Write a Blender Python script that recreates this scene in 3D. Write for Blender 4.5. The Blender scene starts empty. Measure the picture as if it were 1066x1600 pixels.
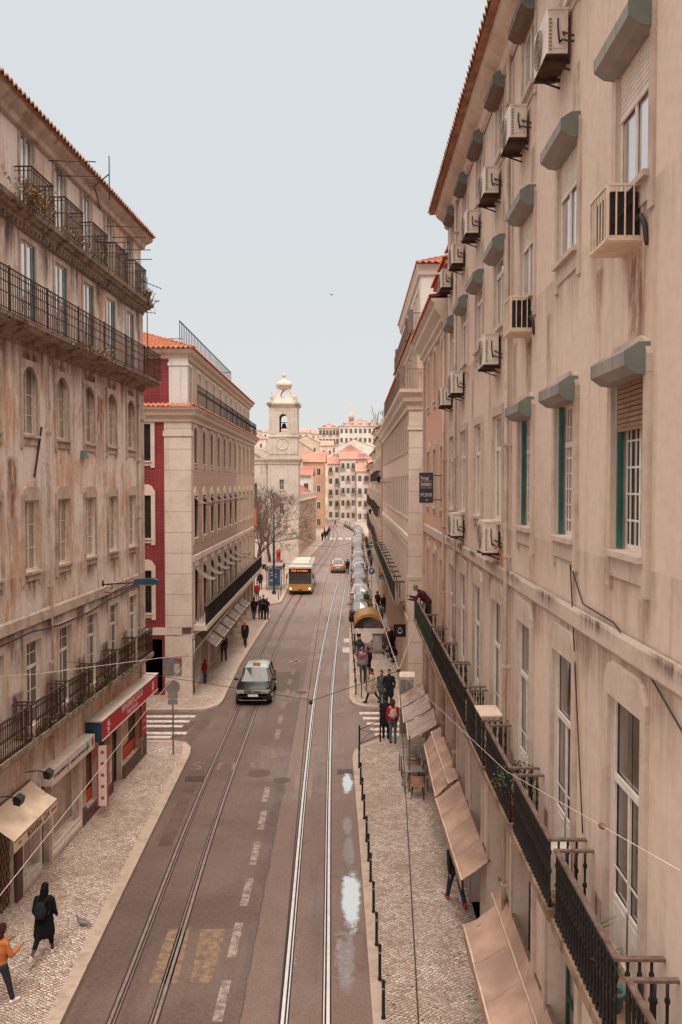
import bpy, bmesh, math, random
from mathutils import Vector, Matrix, noise as mnoise

random.seed(11)
scene = bpy.context.scene
COL = scene.collection
PI = math.pi
R = math.radians


def lin(h):
    h = h.lstrip('#')
    o = []
    for i in (0, 2, 4):
        c = int(h[i:i + 2], 16) / 255
        o.append(c / 12.92 if c <= .04045 else ((c + .055) / 1.055) ** 2.4)
    return (o[0], o[1], o[2], 1)


# ------------------------------------------------------------------ mesh builder
class MB:
    def __init__(s):
        s.v, s.f, s.mi, s.sm = [], [], [], []

    def add(s, vs, fs, m=0, smooth=False):
        b = len(s.v)
        s.v.extend([tuple(p) for p in vs])
        for f in fs:
            s.f.append([b + i for i in f])
            s.mi.append(m)
            s.sm.append(smooth)

    def quad(s, a, b, c, d, m=0):
        s.add([a, b, c, d], [(0, 1, 2, 3)], m)

    def box(s, x0, y0, z0, x1, y1, z1, m=0):
        x0, x1 = min(x0, x1), max(x0, x1)
        y0, y1 = min(y0, y1), max(y0, y1)
        z0, z1 = min(z0, z1), max(z0, z1)
        s.add([(x0, y0, z0), (x1, y0, z0), (x1, y1, z0), (x0, y1, z0), (x0, y0, z1), (x1, y0, z1), (x1, y1, z1), (x0, y1, z1)],
              [(0, 3, 2, 1), (4, 5, 6, 7), (0, 1, 5, 4), (1, 2, 6, 5), (2, 3, 7, 6), (3, 0, 4, 7)], m)

    def bar(s, p, q, w, h=None, m=0, up=(0, 0, 1)):
        p, q = Vector(p), Vector(q)
        h = h or w
        d = (q - p).normalized()
        u = Vector(up)
        if abs(d.dot(u)) > .98:
            u = Vector((1, 0, 0))
        a = d.cross(u).normalized()
        b = a.cross(d).normalized()
        a *= w / 2
        b *= h / 2
        vs = [p - a - b, p + a - b, p + a + b, p - a + b, q - a - b, q + a - b, q + a + b, q - a + b]
        s.add(vs, [(0, 1, 2, 3), (7, 6, 5, 4), (0, 4, 5, 1), (1, 5, 6, 2), (2, 6, 7, 3), (3, 7, 4, 0)], m)

    def tube(s, pts, r, n=6, m=0, cap=True, smooth=True):
        pts = [Vector(p) for p in pts]
        k = len(pts)
        rs = r if isinstance(r, (list, tuple)) else [r] * k
        vs, fs = [], []
        ref = None
        for i, p in enumerate(pts):
            d = (pts[min(i + 1, k - 1)] - pts[max(i - 1, 0)])
            d = d.normalized() if d.length > 1e-9 else Vector((0, 0, 1))
            if ref is None:
                ref = Vector((0, 0, 1)) if abs(d.z) < .9 else Vector((1, 0, 0))
            a = d.cross(ref)
            if a.length < 1e-4:
                a = d.cross(Vector((0, 1, 0)))
            a.normalize()
            b = a.cross(d).normalized()
            ref = b
            for j in range(n):
                t = 2 * PI * j / n
                vs.append(p + a * (rs[i] * math.cos(t)) + b * (rs[i] * math.sin(t)))
        for i in range(k - 1):
            for j in range(n):
                j2 = (j + 1) % n
                fs.append((i * n + j, i * n + j2, (i + 1) * n + j2, (i + 1) * n + j))
        if cap:
            fs.append(tuple(range(n - 1, -1, -1)))
            fs.append(tuple((k - 1) * n + j for j in range(n)))
        s.add(vs, fs, m, smooth)

    def lathe(s, prof, c=(0, 0, 0), n=12, m=0, smooth=True, sq=None):
        """prof: list of (r, z). sq: square section when True"""
        vs, fs = [], []
        k = len(prof)
        for r, z in prof:
            for j in range(n):
                t = 2 * PI * (j + (.5 if sq else 0)) / n
                rr = r * (1.41421 if sq else 1)
                vs.append((c[0] + rr * math.cos(t), c[1] + rr * math.sin(t), c[2] + z))
        for i in range(k - 1):
            for j in range(n):
                j2 = (j + 1) % n
                fs.append((i * n + j, i * n + j2, (i + 1) * n + j2, (i + 1) * n + j))
        fs.append(tuple(range(n - 1, -1, -1)))
        fs.append(tuple((k - 1) * n + j for j in range(n)))
        s.add(vs, fs, m, smooth and not sq)

    def cyl(s, c, axis, r, l, n=16, m=0, r2=None):
        """cylinder centred at c along axis vector"""
        a = Vector(axis).normalized()
        c = Vector(c)
        s.tube([c - a * l / 2, c + a * l / 2], [r, r if r2 is None else r2], n, m, True, False)

    def prism(s, poly, z0, z1, m=0, mside=None):
        n = len(poly)
        vs = [(p[0], p[1], z0) for p in poly] + [(p[0], p[1], z1) for p in poly]
        s.add(vs, [tuple(range(n - 1, -1, -1)), tuple(range(n, 2 * n))], m)
        b = len(s.v) - 2 * n
        for i in range(n):
            j = (i + 1) % n
            s.f.append([b + i, b + j, b + n + j, b + n + i])
            s.mi.append(m if mside is None else mside)
            s.sm.append(False)

    def prism_y(s, poly, y0, y1, m=0):
        """poly in (x, z) extruded along y"""
        n = len(poly)
        vs = [(p[0], y0, p[1]) for p in poly] + [(p[0], y1, p[1]) for p in poly]
        fs = [tuple(range(n)), tuple(range(2 * n - 1, n - 1, -1))]
        for i in range(n):
            j = (i + 1) % n
            fs.append((j, i, n + i, n + j))
        s.add(vs, fs, m)

    def prism_x(s, poly, x0, x1, m=0):
        """poly in (y, z) extruded along x"""
        n = len(poly)
        vs = [(x0, p[0], p[1]) for p in poly] + [(x1, p[0], p[1]) for p in poly]
        fs = [tuple(range(n - 1, -1, -1)), tuple(range(n, 2 * n))]
        for i in range(n):
            j = (i + 1) % n
            fs.append((i, j, n + j, n + i))
        s.add(vs, fs, m)

    def ball(s, c, rx, ry=None, rz=None, n=10, k=7, m=0):
        ry = rx if ry is None else ry
        rz = rx if rz is None else rz
        vs, fs = [], []
        for i in range(1, k):
            p = PI * i / k
            for j in range(n):
                t = 2 * PI * j / n
                vs.append((c[0] + rx * math.sin(p) * math.cos(t), c[1] + ry * math.sin(p) * math.sin(t), c[2] - rz * math.cos(p)))
        for i in range(k - 2):
            for j in range(n):
                j2 = (j + 1) % n
                fs.append((i * n + j, i * n + j2, (i + 1) * n + j2, (i + 1) * n + j))
        vs.append((c[0], c[1], c[2] - rz))
        vs.append((c[0], c[1], c[2] + rz))
        a, b = len(vs) - 2, len(vs) - 1
        for j in range(n):
            j2 = (j + 1) % n
            fs.append((a, j2, j))
            fs.append((b, (k - 2) * n + j, (k - 2) * n + j2))
        s.add(vs, fs, m, True)

    def xform(s, M):
        s.v = [tuple(M @ Vector(p)) for p in s.v]
        return s

    def join(s, o, M=None, m=None):
        vs = o.v if M is None else [tuple(M @ Vector(p)) for p in o.v]
        b = len(s.v)
        s.v.extend(vs)
        for f, mi, sm in zip(o.f, o.mi, o.sm):
            s.f.append([b + i for i in f])
            s.mi.append(mi if m is None else m)
            s.sm.append(sm)

    def mesh(s, name, mats):
        me = bpy.data.meshes.new(name)
        me.from_pydata(s.v, [], s.f)
        if not isinstance(mats, (list, tuple)):
            mats = [mats]
        for mm in mats:
            me.materials.append(mm)
        me.polygons.foreach_set('material_index', s.mi)
        me.polygons.foreach_set('use_smooth', s.sm)
        me.update()
        return me

    def build(s, name, mats, parent=None, loc=None, rz=0):
        o = bpy.data.objects.new(name, s.mesh(name, mats))
        COL.objects.link(o)
        if parent:
            o.parent = parent
        if loc:
            o.location = loc
        if rz:
            o.rotation_euler.z = rz
        return o


def tag(o, label=None, cat=None, group=None, kind=None):
    if label:
        o['label'] = label
    if cat:
        o['category'] = cat
    if group:
        o['group'] = group
    if kind:
        o['kind'] = kind
    return o


def struct(o):
    o['kind'] = 'structure'
    return o


def empty(name, loc=(0, 0, 0), rz=0, parent=None, label=None, cat=None, group=None):
    o = bpy.data.objects.new(name, None)
    COL.objects.link(o)
    o.location = loc
    o.rotation_euler.z = rz
    o.empty_display_size = .1
    if parent:
        o.parent = parent
    return tag(o, label, cat, group)


def copy_tree(o, parent=None, loc=None, rz=None):
    c = o.copy()
    COL.objects.link(c)
    c.parent = parent
    if loc is not None:
        c.location = loc
    if rz is not None:
        c.rotation_euler.z = rz
    for ch in o.children:
        copy_tree(ch, c)
    return c


# ------------------------------------------------------------------ camera model (used to place and check)
CAM_H = 10.6


# ------------------------------------------------------------------ materials
def newmat(name):
    m = bpy.data.materials.new(name)
    m.use_nodes = True
    nt = m.node_tree
    bs = nt.nodes['Principled BSDF']
    return m, nt, bs


class NG:
    """tiny node helper"""
    def __init__(s, nt):
        s.nt = nt

    def n(s, t, **kw):
        nd = s.nt.nodes.new(t)
        for k, v in kw.items():
            setattr(nd, k, v)
        return nd

    def link(s, a, b):
        s.nt.links.new(a, b)

    def pos(s, scale=(1, 1, 1), obj=False, rot=(0, 0, 0)):
        if obj:
            g = s.n('ShaderNodeTexCoord').outputs['Object']
        else:
            g = s.n('ShaderNodeNewGeometry').outputs['Position']
        m = s.n('ShaderNodeMapping')
        m.inputs['Scale'].default_value = scale
        m.inputs['Rotation'].default_value = rot
        s.link(g, m.inputs['Vector'])
        return m.outputs['Vector']

    def noise(s, vec, scale=1, detail=4, rough=.55, dist=0):
        t = s.n('ShaderNodeTexNoise')
        t.inputs['Scale'].default_value = scale
        t.inputs['Detail'].default_value = detail
        t.inputs['Roughness'].default_value = rough
        t.inputs['Distortion'].default_value = dist
        s.link(vec, t.inputs['Vector'])
        return t.outputs['Fac']

    def ramp(s, fac, a, b, va=0., vb=1.):
        t = s.n('ShaderNodeMapRange')
        t.interpolation_type = 'SMOOTHSTEP'
        t.inputs['From Min'].default_value = a
        t.inputs['From Max'].default_value = b
        t.inputs['To Min'].default_value = va
        t.inputs['To Max'].default_value = vb
        s.link(fac, t.inputs['Value'])
        return t.outputs['Result']

    def mix(s, fac, a, b):
        t = s.n('ShaderNodeMix')
        t.data_type = 'RGBA'
        for inp, val in ((t.inputs['Factor'], fac), (t.inputs[6], a), (t.inputs[7], b)):
            if hasattr(val, 'links'):
                s.link(val, inp)
            else:
                inp.default_value = val
        return t.outputs[2]

    def math(s, op, a, b=None, clamp=False):
        t = s.n('ShaderNodeMath')
        t.operation = op
        t.use_clamp = clamp
        for inp, val in ((t.inputs[0], a), (t.inputs[1], b)):
            if val is None:
                continue
            if hasattr(val, 'links'):
                s.link(val, inp)
            else:
                inp.default_value = val
        return t.outputs[0]

    def z(s, obj=False):
        if obj:
            g = s.n('ShaderNodeTexCoord').outputs['Object']
        else:
            g = s.n('ShaderNodeNewGeometry').outputs['Position']
        x = s.n('ShaderNodeSeparateXYZ')
        s.link(g, x.inputs[0])
        return x.outputs['Z']

    def bump(s, h, bs, strength=.3, dist=.02):
        t = s.n('ShaderNodeBump')
        t.inputs['Strength'].default_value = strength
        t.inputs['Distance'].default_value = dist
        s.link(h, t.inputs['Height'])
        s.link(t.outputs[0], bs.inputs['Normal'])
        return t


def sc(c, k):
    return (min(1, c[0] * k), min(1, c[1] * k), min(1, c[2] * k), 1)


def simple(name, c, rough=.7, var=.18, scale=6., metal=0., bump=0., spec=.4, coat=0., obj=True):
    """plain surface with noise variation in colour and roughness"""
    m, nt, bs = newmat(name)
    g = NG(nt)
    c = lin(c) if isinstance(c, str) else c
    v = g.pos(obj=obj)
    n1 = g.noise(v, scale, 5)
    f = g.ramp(n1, .3, .7)
    g.link(g.mix(f, sc(c, 1 - var), sc(c, 1 + var)), bs.inputs['Base Color'])
    g.link(g.ramp(n1, .2, .8, max(.02, rough - .08), min(1, rough + .08)), bs.inputs['Roughness'])
    bs.inputs['Metallic'].default_value = metal
    bs.inputs['Specular IOR Level'].default_value = spec
    bs.inputs['Coat Weight'].default_value = coat
    if bump:
        g.bump(g.noise(v, scale * 6, 4), bs, bump, .01)
    return m


def plaster(name, c, c2, grime, patch=.5, streak=.5, dirt_z=(), rough=.9, seed=0., bumpk=.35, warm=None, pscale=.45):
    """weathered wall paint: blotches of a second colour, vertical rain streaks, grime bands at given heights"""
    m, nt, bs = newmat(name)
    g = NG(nt)
    c, c2, grime = lin(c), lin(c2), lin(grime)
    v = g.pos()
    mp = g.n('ShaderNodeVectorMath', operation='ADD')
    g.link(v, mp.inputs[0])
    mp.inputs[1].default_value = (seed, seed * 1.7, seed * .6)
    v = mp.outputs[0]
    big = g.noise(v, pscale, 7, .62, .3)
    fine = g.noise(v, 7, 6, .6)
    vs = g.n('ShaderNodeMapping')
    vs.inputs['Scale'].default_value = (2.2, 2.2, .16)
    g.link(v, vs.inputs['Vector'])
    st = g.noise(vs.outputs[0], 1.3, 6, .6, .2)
    col = g.mix(g.ramp(big, .62 - .25 * patch, .72 - .1 * patch), c, c2)
    if warm:
        vw = g.n('ShaderNodeMapping')
        vw.inputs['Scale'].default_value = (1.5, 1.5, .42)
        g.link(v, vw.inputs['Vector'])
        w2 = g.noise(vw.outputs[0], 1.0, 8, .68, .35)
        w3 = g.noise(vw.outputs[0], 2.6, 7, .7, .2)
        col = g.mix(g.ramp(w2, .5, .6, 0, .8), col, lin(warm))
        col = g.mix(g.ramp(w3, .57, .62, 0, .85), col, lin('#e6d8cb'))
        col = g.mix(g.ramp(g.noise(v, 3.4, 8, .75, .4), .6, .68, 0, .8), col, lin('#94705c'))
    col = g.mix(g.math('MULTIPLY', g.ramp(st, .5, .78), streak), col, grime)
    col = g.mix(g.ramp(fine, .35, .75, 0, .16), col, sc(grime, .8))
    z = g.z()
    for (z0, z1, k) in dirt_z:   # dirt strongest at z0 fading towards z1
        a = g.ramp(z, min(z0, z1), max(z0, z1), 1. if z0 < z1 else 0., 0. if z0 < z1 else 1.)
        lo = g.math('GREATER_THAN', z, z0 - .02) if z0 < z1 else g.math('LESS_THAN', z, z0 + .02)
        a = g.math('MULTIPLY', a, lo)
        a = g.math('MULTIPLY', a, g.ramp(st, .32, .62))
        col = g.mix(g.math('MULTIPLY', a, k), col, sc(grime, .55))
    g.link(col, bs.inputs['Base Color'])
    bs.inputs['Roughness'].default_value = rough
    bs.inputs['Specular IOR Level'].default_value = .2
    h = g.math('ADD', g.math('MULTIPLY', big, .6), g.math('MULTIPLY', fine, .4))
    g.bump(h, bs, bumpk, .03)
    return m


def stone(name, c, grime, rough=.85, scale=1.4, k=.55, joint=0):
    m, nt, bs = newmat(name)
    g = NG(nt)
    c, gr = lin(c), lin(grime)
    v = g.pos()
    n1 = g.noise(v, scale, 8, .65, .4)
    n2 = g.noise(v, scale * 9, 5)
    vs = g.pos((3, 3, .25))
    st = g.noise(vs, 1.2, 5)
    col = g.mix(g.ramp(n1, .42, .75, 0, k), c, gr)
    col = g.mix(g.ramp(st, .52, .8, 0, k), col, sc(gr, .7))
    col = g.mix(g.ramp(n2, .35, .8, 0, .3), col, sc(c, .62))
    if joint:
        z = g.z()
        fr = g.math('FRACT', g.math('DIVIDE', z, joint))
        ln = g.math('LESS_THAN', fr, .035)
        col = g.mix(g.math('MULTIPLY', ln, .55), col, sc(gr, .5))
    g.link(col, bs.inputs['Base Color'])
    bs.inputs['Roughness'].default_value = rough
    bs.inputs['Specular IOR Level'].default_value = .25
    g.bump(g.math('ADD', n2, n1), bs, .35, .015)
    return m


def glass(name, c, rough=.04, var=.5, spec=.5, ior=2.):
    """window glass: dark interior tone with reflections"""
    m, nt, bs = newmat(name)
    g = NG(nt)
    c = lin(c)
    v = g.pos((1, 1, .55))
    n1 = g.noise(v, 1.6, 3)
    g.link(g.mix(g.ramp(n1, .38, .62), sc(c, 1 - var), sc(c, 1 + var)), bs.inputs['Base Color'])
    bs.inputs['Roughness'].default_value = .3
    bs.inputs['Specular IOR Level'].default_value = .2
    gl = g.n('ShaderNodeBsdfGlossy')
    gl.inputs['Color'].default_value = (.97, .95, .93, 1)
    gl.inputs['Roughness'].default_value = rough
    bp = g.bump(g.noise(v, .9, 2), bs, .05, .05)
    g.link(bp.outputs[0], gl.inputs['Normal'])
    fr = g.n('ShaderNodeFresnel')
    fr.inputs['IOR'].default_value = ior
    ms = g.n('ShaderNodeMixShader')
    g.link(fr.outputs[0], ms.inputs[0])
    g.link(bs.outputs[0], ms.inputs[1])
    g.link(gl.outputs[0], ms.inputs[2])
    g.link(ms.outputs[0], nt.nodes['Material Output'].inputs['Surface'])
    return m


M = {}
# walls
M['cream'] = plaster('cream plaster', '#dac2b0', '#d0b5a1', '#966f57', .5, .45, ((8.68, 7.6, .5), (13.6, 12.6, .45), (9.7, 8.96, .3), (17.1, 16.2, .35)), seed=3)
M['peach'] = plaster('peach plaster', '#d9a68d', '#d0ab97', '#9a6e55', .4, .3, ((8.68, 7.9, .5), (15.3, 14.6, .3)), seed=9)
M['old'] = plaster('old peeling plaster', '#e0d0c2', '#cfab94', '#7c5a47', .55, .6,
                   ((4.3, 5.6, .9), (7.0, 6.2, .75), (14.3, 12.9, .8), (17.3, 16.6, .8), (8.2, 7.3, .4), (0., .8, .5)), seed=1, bumpk=.6, warm='#c99878', pscale=.55)
M['rose'] = plaster('rose tile wall', '#a8806d', '#b08a74', '#7d5a4a', .4, .3, seed=5, rough=.5)
M['sand'] = plaster('sand plaster', '#cfb297', '#c8ab90', '#8a684e', .4, .3, seed=6)
M['pale'] = plaster('pale plaster', '#d9c6b4', '#cfb9a5', '#8d7360', .4, .35, seed=12)
M['white'] = plaster('white plaster', '#dfd5cb', '#d3c6ba', '#93806f', .35, .35, seed=14)
M['ochre'] = plaster('ochre plaster', '#bf7f4e', '#b87648', '#7f5638', .4, .3, seed=16)
M['buff'] = plaster('buff plaster', '#ccae95', '#c5a58b', '#8b6a52', .4, .35, seed=18)
M['pinkish'] = plaster('pinkish plaster', '#dbbdae', '#d4b3a2', '#94715e', .4, .35, seed=21)
M['church'] = stone('church limestone', '#d8c8b8', '#9b8470', scale=.5, k=.5)
M['stone'] = stone('limestone trim', '#cbb5a4', '#8c715e', scale=1.2, k=.55)
M['pilaster'] = stone('limestone pilaster', '#dac8b8', '#ab927e', scale=.9, k=.4, joint=1.02)
M['oldstone'] = stone('stained stone trim', '#c6af9d', '#7a5e4c', scale=1.6, k=.7)
M['darkstone'] = stone('mossy ledge stone', '#a08a78', '#33271f', scale=3.2, k=.95)
M['balcstone'] = stone('balcony slab stone', '#9c8068', '#4a3628', scale=2.2, k=.85)
M['plinth'] = stone('shop plinth stone', '#6e5a50', '#43332b', scale=2., k=.6)
# metals
M['iron'] = simple('wrought iron', '#221d1b', .6, .3, 14, .1)
M['ironrust'] = simple('rusty wrought iron', '#4a352b', .7, .45, 12, .2)
M['railtop'] = simple('rusty rail cap', '#7a6357', .6, .35, 9, .3, .2)
M['greeniron'] = simple('green painted iron', '#2c3b35', .5, .25, 9, .2)
M['green'] = simple('green shutter paint', '#33635a', .55, .22, 5, 0, .15)
M['darkgreen'] = simple('dark green paint', '#27403a', .5, .2, 5)
M['bluepanel'] = simple('petrol blue panel', '#234453', .5, .2, 5)
M['zinc'] = simple('grey zinc box', '#8c847c', .6, .16, 2.5, .1, .15)
M['zincgreen'] = simple('green grey shutter box end', '#71746c', .6, .16, 2.5, .1)
M['brownbox'] = simple('brown shutter box', '#6a564a', .6, .25, 8)
M['acwhite'] = simple('aged white enamel', '#d5c5b4', .45, .14, 4)
M['acgrille'] = simple('unit grille', '#8e7f72', .6, .25, 12)
M['cage'] = simple('cream cage bars', '#d9bfa6', .5, .12, 6)
M['darkin'] = simple('dark interior', '#2a211d', .8, .3, 2)
M['rubber'] = simple('black rubber', '#191615', .7, .2, 12)
M['chrome'] = simple('bright trim metal', '#c9c4bd', .22, .08, 8, .9)
M['steel'] = simple('galvanised steel', '#8f8a84', .4, .2, 6, .7)
M['railsteel'] = simple('polished rail steel', '#ece4dc', .34, .08, 5, .75, obj=False)
M['railworn'] = simple('worn rail steel', '#a8978a', .42, .15, 5, .7, obj=False)
M['railgroove'] = simple('rail groove dirt', '#3a2b25', .9, .3, 9, obj=False)
# windows
M['frame'] = simple('white window paint', '#dccfc2', .5, .1, 6)
M['framegrey'] = simple('grey window paint', '#b3a093', .55, .14, 6)
M['frameold'] = simple('flaking window paint', '#d6c5b6', .65, .2, 8)
M['framedark'] = simple('dark window paint', '#40362f', .55, .2, 6)
M['glass'] = glass('window glass', '#6b5f56', ior=4.2)
M['glasssky'] = glass('bright reflecting window glass', '#8a8079', ior=11.)
M['glassdark'] = glass('unlit window glass', '#2a211d', .08, .4, ior=1.22)
M['glassd'] = glass('dark window glass', '#2e2723')
M['glassc'] = glass('curtained window glass', '#a3907f', .1, .22)
M['glassold'] = glass('dusty boarded glass', '#93806f', .25, .25)
M['slat'] = simple('roller shutter slats', '#d9c8b8', .6, .12, 5)
M['slatbrown'] = simple('wood roller slats', '#8a6a54', .65, .2, 6)
# fabric
M['awnbrown'] = simple('brown awning canvas', '#b3917d', .8, .22, 1.3, 0, .4)
M['awngloss'] = simple('glossy brown awning vinyl', '#9a7c6a', .25, .16, 3, 0, .05, .6)
M['awncream'] = simple('cream awning canvas', '#dbbfa4', .55, .12, 3, 0, .15)
M['awngrey'] = simple('taupe awning canvas', '#77685e', .7, .15, 3)
M['awnyel'] = simple('mustard canopy plastic', '#a5743f', .45, .15, 3)
M['red'] = simple('red sign panel', '#b3202b', .45, .15, 3)
M['redcloth'] = simple('red cloth', '#b5302c', .8, .2, 8)
M['whitesign'] = simple('white sign panel', '#d8c8ba', .5, .1, 4)
M['ink'] = simple('dark lettering', '#3b302b', .6, .1, 9)
M['inkred'] = simple('red lettering', '#b04338', .6, .1, 9)
M['inkwhite'] = simple('pale lettering', '#e3cfc4', .6, .05, 9)
M['inkpink'] = simple('pink lettering', '#ecc0b6', .6, .08, 9)
M['orangeposter'] = simple('orange poster', '#c4572e', .6, .2, 6)
M['poster'] = simple('paper poster', '#cdb39f', .7, .25, 10)
M['teal'] = simple('teal sticker', '#3f8f80', .5, .1, 9)
M['black'] = simple('black enamel', '#171413', .4, .2, 6)
M['terracotta'] = simple('terracotta', '#a85a3a', .8, .2, 9)
M['potteal'] = simple('teal glazed pot', '#5d8580', .35, .15, 6)
M['wood'] = simple('brown wood', '#7c5b47', .65, .25, 7)
M['rattan'] = simple('tan rattan', '#b58e6f', .75, .25, 30, 0, .3)
M['leaf'] = simple('leaf', '#4b5632', .6, .4, 20)
M['leafdry'] = simple('dry weed', '#8a6f4f', .8, .35, 20)
M['bark'] = simple('bark', '#5e4438', .9, .3, 9)
M['twig'] = simple('twig', '#6d564a', .9, .25, 9)
M['rope'] = simple('pale cable', '#cdb8a8', .6, .1, 9)
M['cable'] = simple('dark cable', '#3b2f2a', .6, .2, 9)
M['tileorange'] = simple('roof tile', '#b97355', .8, .28, 5, 0, .2, obj=False)
M['tileold'] = simple('weathered roof tile', '#a1755f', .85, .35, 4, 0, .2, obj=False)
M['tilered'] = simple('red roof tile', '#b5674f', .8, .2, 3, 0, .2, obj=False)
# ------------------------------------------------------------------ site plan helpers
F_PX, HOR = 1330., 755.
PITCH = math.atan((800 - HOR) / F_PX)


def ray(px, py):
    u, v = (px - 533) / F_PX, (800 - py) / F_PX
    return Vector((u, math.cos(PITCH) + v * math.sin(PITCH), -math.sin(PITCH) + v * math.cos(PITCH)))


def ground_at(px, py, z=0.):
    """point at height z surveyed from the photograph"""
    d = ray(px, py)
    t = (z - CAM_H) / d.z
    return Vector((d.x * t, d.y * t, z))


def at(px, py, Y):
    d = ray(px, py)
    t = Y / d.y
    return Vector((d.x * t, Y, CAM_H + d.z * t))


def lerp(tab, y):
    if y <= tab[0][0]:
        return tab[0][1]
    for (a, b), (c, d) in zip(tab, tab[1:]):
        if y <= c:
            return b + (d - b) * (y - a) / (c - a)
    return tab[-1][1]


def smooth_tab(tab, y):
    return (lerp(tab, y - 4) + lerp(tab, y - 2) + lerp(tab, y) * 2 + lerp(tab, y + 2) + lerp(tab, y + 4)) / 6


def text_mb(body, size, ext=.004, align='CENTER', bold=0., spacing=1.):
    cu = bpy.data.curves.new('lettering', 'FONT')
    cu.body = body
    cu.size = size
    cu.extrude = ext
    cu.align_x = align
    cu.align_y = 'CENTER'
    cu.offset = bold
    cu.space_character = spacing
    cu.resolution_u = 3
    ob = bpy.data.objects.new('lettering', cu)
    COL.objects.link(ob)
    dg = bpy.context.evaluated_depsgraph_get()
    me = bpy.data.meshes.new_from_object(ob.evaluated_get(dg))
    mb = MB()
    mb.add([v.co[:] for v in me.vertices], [list(p.vertices) for p in me.polygons])
    bpy.data.objects.remove(ob)
    bpy.data.curves.remove(cu)
    bpy.data.meshes.remove(me)
    return mb


# ------------------------------------------------------------------ ground materials
def mat_calcada():
    m, nt, bs = newmat('limestone cobbles')
    g = NG(nt)
    v0 = g.pos()
    wn = g.n('ShaderNodeTexNoise')
    wn.inputs['Scale'].default_value = .55
    wn.inputs['Detail'].default_value = 2
    g.link(v0, wn.inputs['Vector'])
    off = g.n('ShaderNodeVectorMath', operation='MULTIPLY_ADD')
    g.link(wn.outputs['Color'], off.inputs[0])
    off.inputs[1].default_value = (.7, .7, 0)
    g.link(v0, off.inputs[2])
    mp = g.n('ShaderNodeMapping')
    mp.inputs['Rotation'].default_value = (0, 0, R(38))
    mp.inputs['Scale'].default_value = (.72, 1.12, 0)
    g.link(off.outputs[0], mp.inputs['Vector'])

    def vor(feat):
        t = g.n('ShaderNodeTexVoronoi')
        t.feature = feat
        t.inputs['Scale'].default_value = 14.5
        t.inputs['Randomness'].default_value = .42
        g.link(mp.outputs[0], t.inputs['Vector'])
        return t
    e = vor('DISTANCE_TO_EDGE').outputs['Distance']
    cellv = vor('F1').outputs['Color']
    sx = g.n('ShaderNodeSeparateColor')
    g.link(cellv, sx.inputs[0])
    cell = sx.outputs[0]
    big = g.noise(v0, .5, 6, .6)
    mid = g.noise(v0, 2.2, 5, .6)
    col = g.mix(cell, lin('#b89c89'), lin('#ecdac9'))
    col = g.mix(g.ramp(big, .42, .68, 0, .55), col, lin('#b08d77'))
    col = g.mix(g.ramp(mid, .52, .76, 0, .6), col, lin('#9a7866'))
    joint = g.ramp(e, .03, .13)
    col = g.mix(joint, lin('#5a4032'), col)
    g.link(col, bs.inputs['Base Color'])
    g.link(g.ramp(big, .3, .7, .38, .7), bs.inputs['Roughness'])
    bs.inputs['Specular IOR Level'].default_value = .35
    g.bump(g.math('ADD', joint, g.math('MULTIPLY', cell, .5)), bs, .8, .02)
    return m


def mat_asphalt():
    m, nt, bs = newmat('damp asphalt')
    g = NG(nt)
    v = g.pos()
    x = g.n('ShaderNodeSeparateXYZ')
    g.link(v, x.inputs[0])
    big = g.noise(v, .22, 7, .6, .4)
    mid = g.noise(v, 1.1, 7, .65, .2)
    lon = g.noise(g.pos((2.0, .12, 1)), 1.0, 5, .6)
    fine = g.noise(v, 22, 5, .8)
    grit = g.noise(v, 11, 5, .7)
    base = g.mix(g.ramp(big, .35, .68), lin('#5d483d'), lin('#786153'))
    xx = g.math('ADD', x.outputs['X'], g.math('MULTIPLY', g.math('SUBTRACT', mid, .5), .16))
    base = g.mix(g.ramp(xx, -2.06, -1.94, 0, .6), base, lin('#8c7162'))
    edge = g.math('LESS_THAN', g.math('ABSOLUTE', g.math('ADD', xx, 2.)), .022)
    base = g.mix(g.math('MULTIPLY', edge, .6), base, lin('#33261f'))
    base = g.mix(g.ramp(lon, .48, .7, 0, .55), base, lin('#4e3d36'))
    base = g.mix(g.ramp(mid, .55, .75, 0, .5), base, lin('#49392f'))
    base = g.mix(g.ramp(grit, .4, .75, 0, .4), base, lin('#93807a'))
    base = g.mix(g.ramp(fine, .48, .66, 0, .75), base, lin('#3f302a'))
    base = g.mix(g.ramp(fine, .46, .3, 0, .5), base, lin('#a08b80'))
    base = g.mix(g.ramp(x.outputs['Y'], 34, 75, 0, .5), base, lin('#a18a7c'))  # paler with distance: grazing sky reflection painted into the asphalt colour
    # cracks
    ck = g.n('ShaderNodeTexVoronoi')
    ck.feature = 'DISTANCE_TO_EDGE'
    ck.inputs['Scale'].default_value = .55
    wv = g.n('ShaderNodeVectorMath', operation='MULTIPLY_ADD')
    nn = g.n('ShaderNodeTexNoise')
    nn.inputs['Scale'].default_value = 1.6
    nn.inputs['Detail'].default_value = 5
    g.link(v, nn.inputs['Vector'])
    g.link(nn.outputs['Color'], wv.inputs[0])
    wv.inputs[1].default_value = (1., 1., 0)
    g.link(v, wv.inputs[2])
    g.link(wv.outputs[0], ck.inputs['Vector'])
    cm = g.math('MULTIPLY', g.ramp(ck.outputs['Distance'], .0, .008, 1, 0), g.ramp(big, .5, .66, 0, .45))
    base = g.mix(cm, base, lin('#2c221d'))
    g.link(base, bs.inputs['Base Color'])
    wet = g.math('MULTIPLY', g.ramp(big, .42, .6), g.ramp(lon, .4, .6))
    g.link(g.ramp(wet, 0, 1, .62, .3), bs.inputs['Roughness'])
    bs.inputs['Specular IOR Level'].default_value = .42
    g.bump(g.math('ADD', fine, grit), bs, .35, .012)
    return m


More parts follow.
